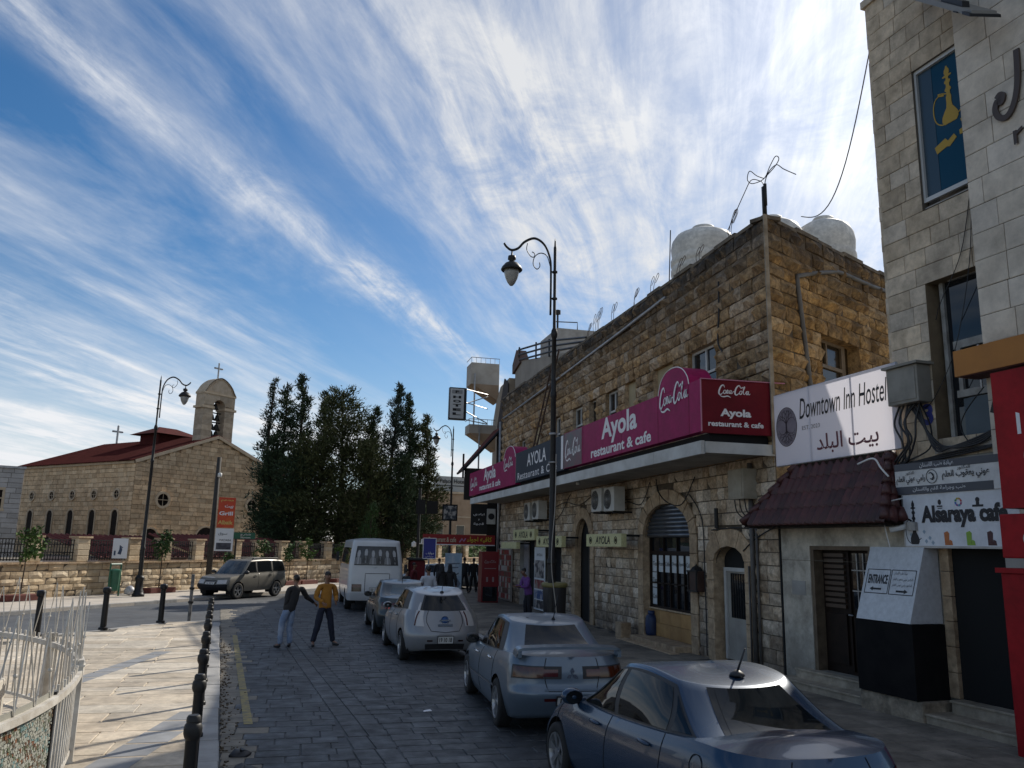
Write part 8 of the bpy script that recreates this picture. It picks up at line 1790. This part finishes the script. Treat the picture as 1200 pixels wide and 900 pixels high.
# ---------------------------------------------------------------- far parked cars seen between the stalls
for x, y, a, colr, lab in ((7.3, 46.5, pi/2-.6, (.42, .43, .44), "pale car parked across the far end of the street, left of two"), (9.6, 47.2, pi/2-.6, (.40, .40, .38), "pale car at the far end of the street behind the dark standing figures")):
    c = Car(dict(SEDAN)); pm = paint("far_car_paint_%d" % int(x*10), colr, .35, .3); t = car_thing("saloon_car", x, y, a, lab, "car"); c.body(t, pm)
    for sg in (-1, 1): c.sp(c.hi, sg, [(.02, .10), (.92, .10), (.27, .89), (.02, .89)], .007, CGLASS, "side_window", t); c.sp(c.hi, sg, [(-1.0, .10), (-.06, .10), (-.06, .89), (-.68, .88)], .007, CGLASS, "side_window", t)
    c.patch(c.hi, [(.03, .05), (.97, .05), (.93, .95), (.07, .95)], .006, CGLASS, "rear_window", t, 8, 5); c.patch(c.hi, [(4.03, .04), (4.97, .04), (4.95, .95), (4.05, .95)], .006, CGLASS, "windscreen", t, 8, 5); c.wheels(t, ALLOY, 5)
# ================================================================ people
SKIN = mat("skin", (.20, .105, .065), (.17, .088, .054), rough=.55, scale=8)
HAIR = mat("black_hair", (.010, .008, .007), rough=.6)
def skin_mesh(name, chains, m, parent, sub=2, root=0):
    """chains: lists of (point, radius or (rx, ry)); chains sharing a point are joined there. Grown with a Skin modifier and applied."""
    vs = []; rs = []; es = []
    def vid(p, r):
        p = Vector(p)
        for i, q in enumerate(vs):
            if (q-p).length < 1e-4: return i
        vs.append(p); rs.append(r if isinstance(r, tuple) else (r, r)); return len(vs)-1
    for ch in chains:
        ids = [vid(p, r) for p, r in ch]; es += [(a, c) for a, c in zip(ids, ids[1:]) if a != c]
    me = bpy.data.meshes.new(name); me.from_pydata(vs, es, []); o = bpy.data.objects.new(name, me); COL.objects.link(o)
    md = o.modifiers.new("skin", 'SKIN'); md.use_smooth_shade = True; md.branch_smoothing = .6
    for i, r in enumerate(rs): me.skin_vertices[0].data[i].radius = r
    for i in range(len(vs)): me.skin_vertices[0].data[i].use_root = (i == root)
    s = o.modifiers.new("sub", 'SUBSURF'); s.levels = sub; s.render_levels = sub
    dg = bpy.context.evaluated_depsgraph_get(); nm = bpy.data.meshes.new_from_object(o.evaluated_get(dg)); bpy.data.objects.remove(o)
    if name in ('shirt', 'trousers', 'robe'):
        from mathutils import noise
        for v in nm.vertices:
            q = v.co; v.co = q + v.normal*(.013*noise.noise(Vector((q.x*7, q.y*7, q.z*11+len(vs)))) + .008*noise.noise(q*22))
    nm.name = name; nm.materials.clear(); nm.materials.append(m); nm.polygons.foreach_set("use_smooth", [True]*len(nm.polygons))
    ob = bpy.data.objects.new(name, nm); return link(ob, parent)
def person(x, y, z, rz, label, group=None, h=1.75, top=None, legs=None, shoe=PLASTIC, hair=HAIR, skin=SKIN, cap=None, robe=None, scarf=None, armL=None, armR=None, lean=0, stance=.11, step=0, headtilt=0, fingers=True, hipshift=0, bend=0):
    """a standing figure facing local -Y; arms are given as (elbow, wrist) offsets from the shoulder"""
    k = h/1.75; t = thing("person", (x, y, z), label, "person", group, rz)
    V = lambda a, b_, c: Vector((a*k, b_*k, c*k))
    hip = V(hipshift, 0, .93); sh_ = V(hipshift+lean, -bend, 1.42); nk = V(hipshift+lean*1.1, -bend*1.15, 1.49); hd = V(hipshift+lean*1.2, -bend*1.5-.02-headtilt*.06, 1.62-bend*.18); wst = V(hipshift+lean*.4, -bend*.35, 1.08); ch_ = V(hipshift+lean*.8, -bend*.75, 1.28)
    SLs = {-1: sh_+V(-.185, 0, -.03), 1: sh_+V(.185, 0, -.03)}
    arms = {-1: armL or (V(-.06, .02, -.28), V(-.07, -.06, -.53)), 1: armR or (V(.06, .02, -.28), V(.07, -.06, -.53))}
    hips = {-1: hip+V(-.09, 0, -.04), 1: hip+V(.09, 0, -.04)}; kn = {}; an = {}; toe = {}
    for s in (-1, 1): kn[s] = V(s*(.09+stance*.45), -.03+s*step*.5, .49); an[s] = V(s*(.09+stance), s*step, .085); toe[s] = an[s]+V(s*.05, -.17, -.05)
    ch = [[(hip, (.095*k, .07*k)), (wst, (.095*k, .066*k)), (ch_, (.105*k, .072*k)), (sh_, (.06*k, .048*k)), (nk, .048*k), (hd-V(0, .0, .06), .065*k), (hd+V(0, .01, .035), (.078*k, .088*k)), (hd+V(0, .015, .10), .055*k)]]
    for s in (-1, 1):
        e, w_ = arms[s]; S_ = SLs[s]; ch.append([(sh_, (.06*k, .048*k)), (S_, .046*k), (S_+e, .04*k), (S_+w_, .027*k)])
        d = (w_-e).normalized(); side = d.cross(Vector((0, 1, .3))).normalized(); pal = S_+w_+d*.055*k; ch[-1].append((pal, (.034*k, .018*k)))
        if fingers:
            up_ = side.cross(d).normalized()
            for i, (off, ln) in enumerate(((-.030, .062), (-.010, .075), (.010, .070), (.028, .055))):
                f0 = pal+d*.03*k+side*off*k; f1 = f0+d*ln*.5*k+up_*-.006*k; f2 = f0+d*ln*k+up_*-.02*k; ch.append([(pal, (.034*k, .018*k)), (f0, .0095*k), (f1, .0088*k), (f2, .007*k)])
            th0 = S_+w_+d*.02*k+side*-.03*k; ch.append([(S_+w_, .027*k), (th0, .012*k), (th0+d*.03*k-side*.018*k, .010*k), (th0+d*.055*k-side*.02*k, .008*k)])
        ch.append([(hip, (.095*k, .07*k)), (hips[s], .07*k), (kn[s], .05*k), (an[s], .035*k), (toe[s], (.038*k, .03*k))])
    fc = hd+V(0, -.085, .0); ch.append([(hd+V(0, .01, .035), (.078*k, .088*k)), (fc+V(0, .03, .0), .03*k), (fc+V(0, -.022, -.012), .014*k)])
    for s in (-1, 1): ch.append([(hd+V(0, .01, .035), (.078*k, .088*k)), (hd+V(s*.075, .02, .01), (.018*k, .022*k)), (hd+V(s*.092, .03, .012), (.008*k, .016*k))])
    skin_mesh("body", ch, skin, t)
    b = MB()
    for s in (-1, 1): b.lathe([(0, -.012*k), (.013*k, 0), (0, .012*k)], hd+V(s*.032, -.078, .03), 8)
    b.build("eyes", BLACK, t, True, local=True); b = MB(); b.box(hd+V(0, -.088, -.055), (.045*k, .012*k, .010*k)); b.build("mouth", mat("lip", (.12, .045, .035), rough=.5), t, local=True)
    hz = skin_mesh("hair", [[(hd+V(0, .035, -.03), .06*k), (hd+V(0, .03, .05), (.086*k, .092*k)), (hd+V(0, .012, .10), (.072*k, .08*k)), (hd+V(0, -.0, .125), .045*k)]], hair, t)
    if cap:
        skin_mesh("cap", [[(hd+V(0, .01, .055), (.092*k, .098*k)), (hd+V(0, .01, .10), (.085*k, .092*k)), (hd+V(0, .01, .14), .04*k)]], cap, t, 1)
        b = MB(); b.grid(lambda u, v: hd+V((u-.5)*.15*(1-v*.35), -.08-.085*v, .065-.02*(2*u-1)**2-.01*v), 6, 3); b.build("cap_peak", cap, t, True, local=True)
    if robe:
        ch = [[(V(hipshift*.5, 0, .10), (.27*k, .22*k)), (V(hipshift*.7, 0, .5), (.235*k, .185*k)), (hip, (.19*k, .145*k)), (wst, (.17*k, .13*k)), (ch_, (.185*k, .13*k)), (sh_, (.13*k, .085*k)), (nk-V(0, 0, .02), .062*k)]]
        for s in (-1, 1): e, w_ = arms[s]; S_ = SLs[s]; ch.append([(sh_, (.13*k, .085*k)), (S_, .082*k), (S_+e, .068*k), (S_+w_*.96, .06*k)])
        skin_mesh("robe", ch, robe, t)
        if scarf: skin_mesh("headscarf", [[(nk+V(0, .02, -.12), (.17*k, .12*k)), (nk, .10*k), (hd+V(0, .03, 0), (.10*k, .105*k)), (hd+V(0, .02, .09), (.088*k, .095*k)), (hd+V(0, .01, .14), .05*k)]], scarf, t, 1)
    else:
        ch = [[(hip-V(0, 0, .10), (.175*k, .13*k)), (hip+V(0, 0, .02), (.17*k, .128*k)), (wst, (.16*k, .122*k)), (ch_, (.172*k, .125*k)), (sh_, (.115*k, .088*k)), (nk-V(0, 0, .012), .07*k)]]
        for s in (-1, 1): e, w_ = arms[s]; S_ = SLs[s]; ch.append([(sh_, (.105*k, .078*k)), (S_, .076*k), (S_+e, .062*k), (S_+w_*.97, .046*k)])
        skin_mesh("shirt", ch, top, t)
        ch = [[(hip+V(0, 0, .12), (.14*k, .11*k)), (hip, (.128*k, .104*k))]]
        for s in (-1, 1): ch.append([(hip, (.128*k, .104*k)), (hips[s], .105*k), (kn[s], .082*k), (an[s]+V(0, .012, -.012), .066*k)])
        skin_mesh("trousers", ch, legs, t)
    for s in (-1, 1): skin_mesh("shoe", [[(an[s]+V(0, .03, -.03), (.044*k, .048*k)), (an[s]+V(0, -.05, -.042), (.046*k, .04*k)), (toe[s]+V(0, -.0, .0), (.042*k, .032*k)), (toe[s]+V(0, -.045, -.002), (.028*k, .022*k))]], shoe, t, 1)
    return t
def cloth(name, c, c2=None, sc=6): return mat(name, c, c2 or tuple(v*.75 for v in c), rough=.9, scale=sc, bump=.012, bscale=14)
JEANS = cloth("pale_jeans", (.13, .19, .30), (.26, .31, .40), 5); NAVYT = cloth("dark_jeans", (.014, .018, .036)); BLK = cloth("black_cloth", (.016, .016, .018), (.026, .025, .026)); MUST = cloth("mustard_knit", (.36, .165, .022), (.30, .13, .018)); DKT = cloth("dark_trousers", (.016, .015, .02)); PURP = cloth("purple_shirt", (.16, .06, .24), (.11, .04, .17)); TEAL = cloth("blue_shirt", (.03, .14, .29), (.02, .10, .21)); WROBE = cloth("white_robe", (.46, .47, .50), (.37, .38, .41)); REDC = cloth("dark_red_cloth", (.12, .015, .02))
k = 1.0
# the two men talking in the roadway
person(-.16, 21.0, .012, radians(205), "man in black top, cap and pale jeans reaching out his hand", h=1.70, top=BLK, legs=JEANS, cap=BLK, lean=-.14, hipshift=-.06, stance=.04, armL=(Vector((-.17, -.10, -.20)), Vector((-.44, -.20, -.36))), armR=(Vector((.05, .05, -.27)), Vector((.04, -.06, -.50))), bend=.02, headtilt=.3)
person(.74, 21.35, .012, radians(20), "man in a mustard jumper and dark trousers standing in the roadway facing the camera", h=1.78, top=MUST, legs=NAVYT, stance=.17, armL=(Vector((-.08, .03, -.27)), Vector((.03, -.20, -.38))), armR=(Vector((.09, .03, -.27)), Vector((-.02, -.22, -.36))), lean=.02, headtilt=.2)
# by the cafe doors
person(7.15, 25.6, .15, radians(-75), "man in a purple shirt bending over his phone by the cafe doorway", h=1.70, top=PURP, legs=DKT, bend=.10, headtilt=.8, stance=.06, armL=(Vector((-.03, -.08, -.26)), Vector((.05, -.28, -.24))), armR=(Vector((.03, -.08, -.26)), Vector((-.05, -.28, -.24))))
person(7.75, 25.2, .15, radians(80), "person in a blue shirt half hidden behind the lamp post by the cafe", h=1.66, top=TEAL, legs=DKT, stance=.08)
# among the parked cars and the stalls
person(4.22, 27.4, .012, radians(178), "man in a white robe seen from behind beyond the silver hatchback", h=1.78, robe=WROBE, stance=.08)
person(5.15, 30.3, .15, radians(-150), "person in long black clothes and headscarf left of the pale blue banner", h=1.68, robe=BLK, scarf=BLK, fingers=False)
person(5.62, 31.2, .15, radians(160), "person in long black clothes and headscarf right beside the pale blue banner", h=1.64, robe=BLK, scarf=BLK, fingers=False)
person(4.35, 31.9, .15, radians(60), "person in dark red clothes by the stall under the blue sign", h=1.66, top=REDC, legs=DKT, fingers=False)
person(3.95, 30.9, .012, radians(120), "dark clothed person beside the minibus corner, left of the red stall", h=1.6, top=BLK, legs=DKT, fingers=False)
person(8.15, 41.2, .15, radians(170), "dark figure walking away at the far end, left of two by the red cooler", h=1.75, top=BLK, legs=DKT, stance=.12, step=.12, fingers=False)
person(8.75, 41.8, .15, radians(190), "dark figure at the far end right beside the red cooler", h=1.72, top=BLK, legs=BLK, stance=.08, fingers=False)
person(6.75, 40.5, .15, radians(150), "dark figure standing at the far end just right of the pale blue banner", h=1.7, top=BLK, legs=DKT, fingers=False)
# a scrap of litter on the roadway and dirt in the gutter
b = MB(); b.add([(2.0, 12.95, .02), (2.14, 12.99, .022), (2.12, 13.08, .03), (2.02, 13.06, .02)], [(0, 1, 2, 3)]); tag(b.build("paper_scrap", LETW, None, loc=(2.05, 13, .02)), "white scrap of paper lying on the roadway", "litter")
for x, y, s, l in ((-.50, 10.75, .12, "black rag lying in the gutter below the kerb, the farther of two"), (-.42, 9.95, .16, "bigger black rag in the gutter below the kerb at the bottom edge")):
    b = MB(); rn = random.Random(int(y*7)); b.lathe([(s, 0), (s*.9, s*.25), (s*.4, s*.5), (0, s*.45)], (x, y, .01), 7); b.v = [Vector((p.x+rn.uniform(-.03, .03), p.y+rn.uniform(-.03, .03), max(.012, p.z+rn.uniform(-.02, .02)))) for p in b.v]; tag(b.build("rag", PLASTIC, None, True, loc=(x, y, .01)), l, "rag")
b = MB(); rn = random.Random(3)
for _ in range(260):
    y = rn.uniform(8.5, 22); x = kerbx(y)+.02+abs(rn.gauss(0, .12)); s = rn.uniform(.006, .018); b.box((x, y, .016+s*.3), (s*2, s*1.4, s), rz=rn.uniform(0, 3))
tag(b.build("gutter_debris", mat("leaf_litter", (.14, .10, .055), (.05, .04, .03), rough=.9, scale=20)), kind='stuff')
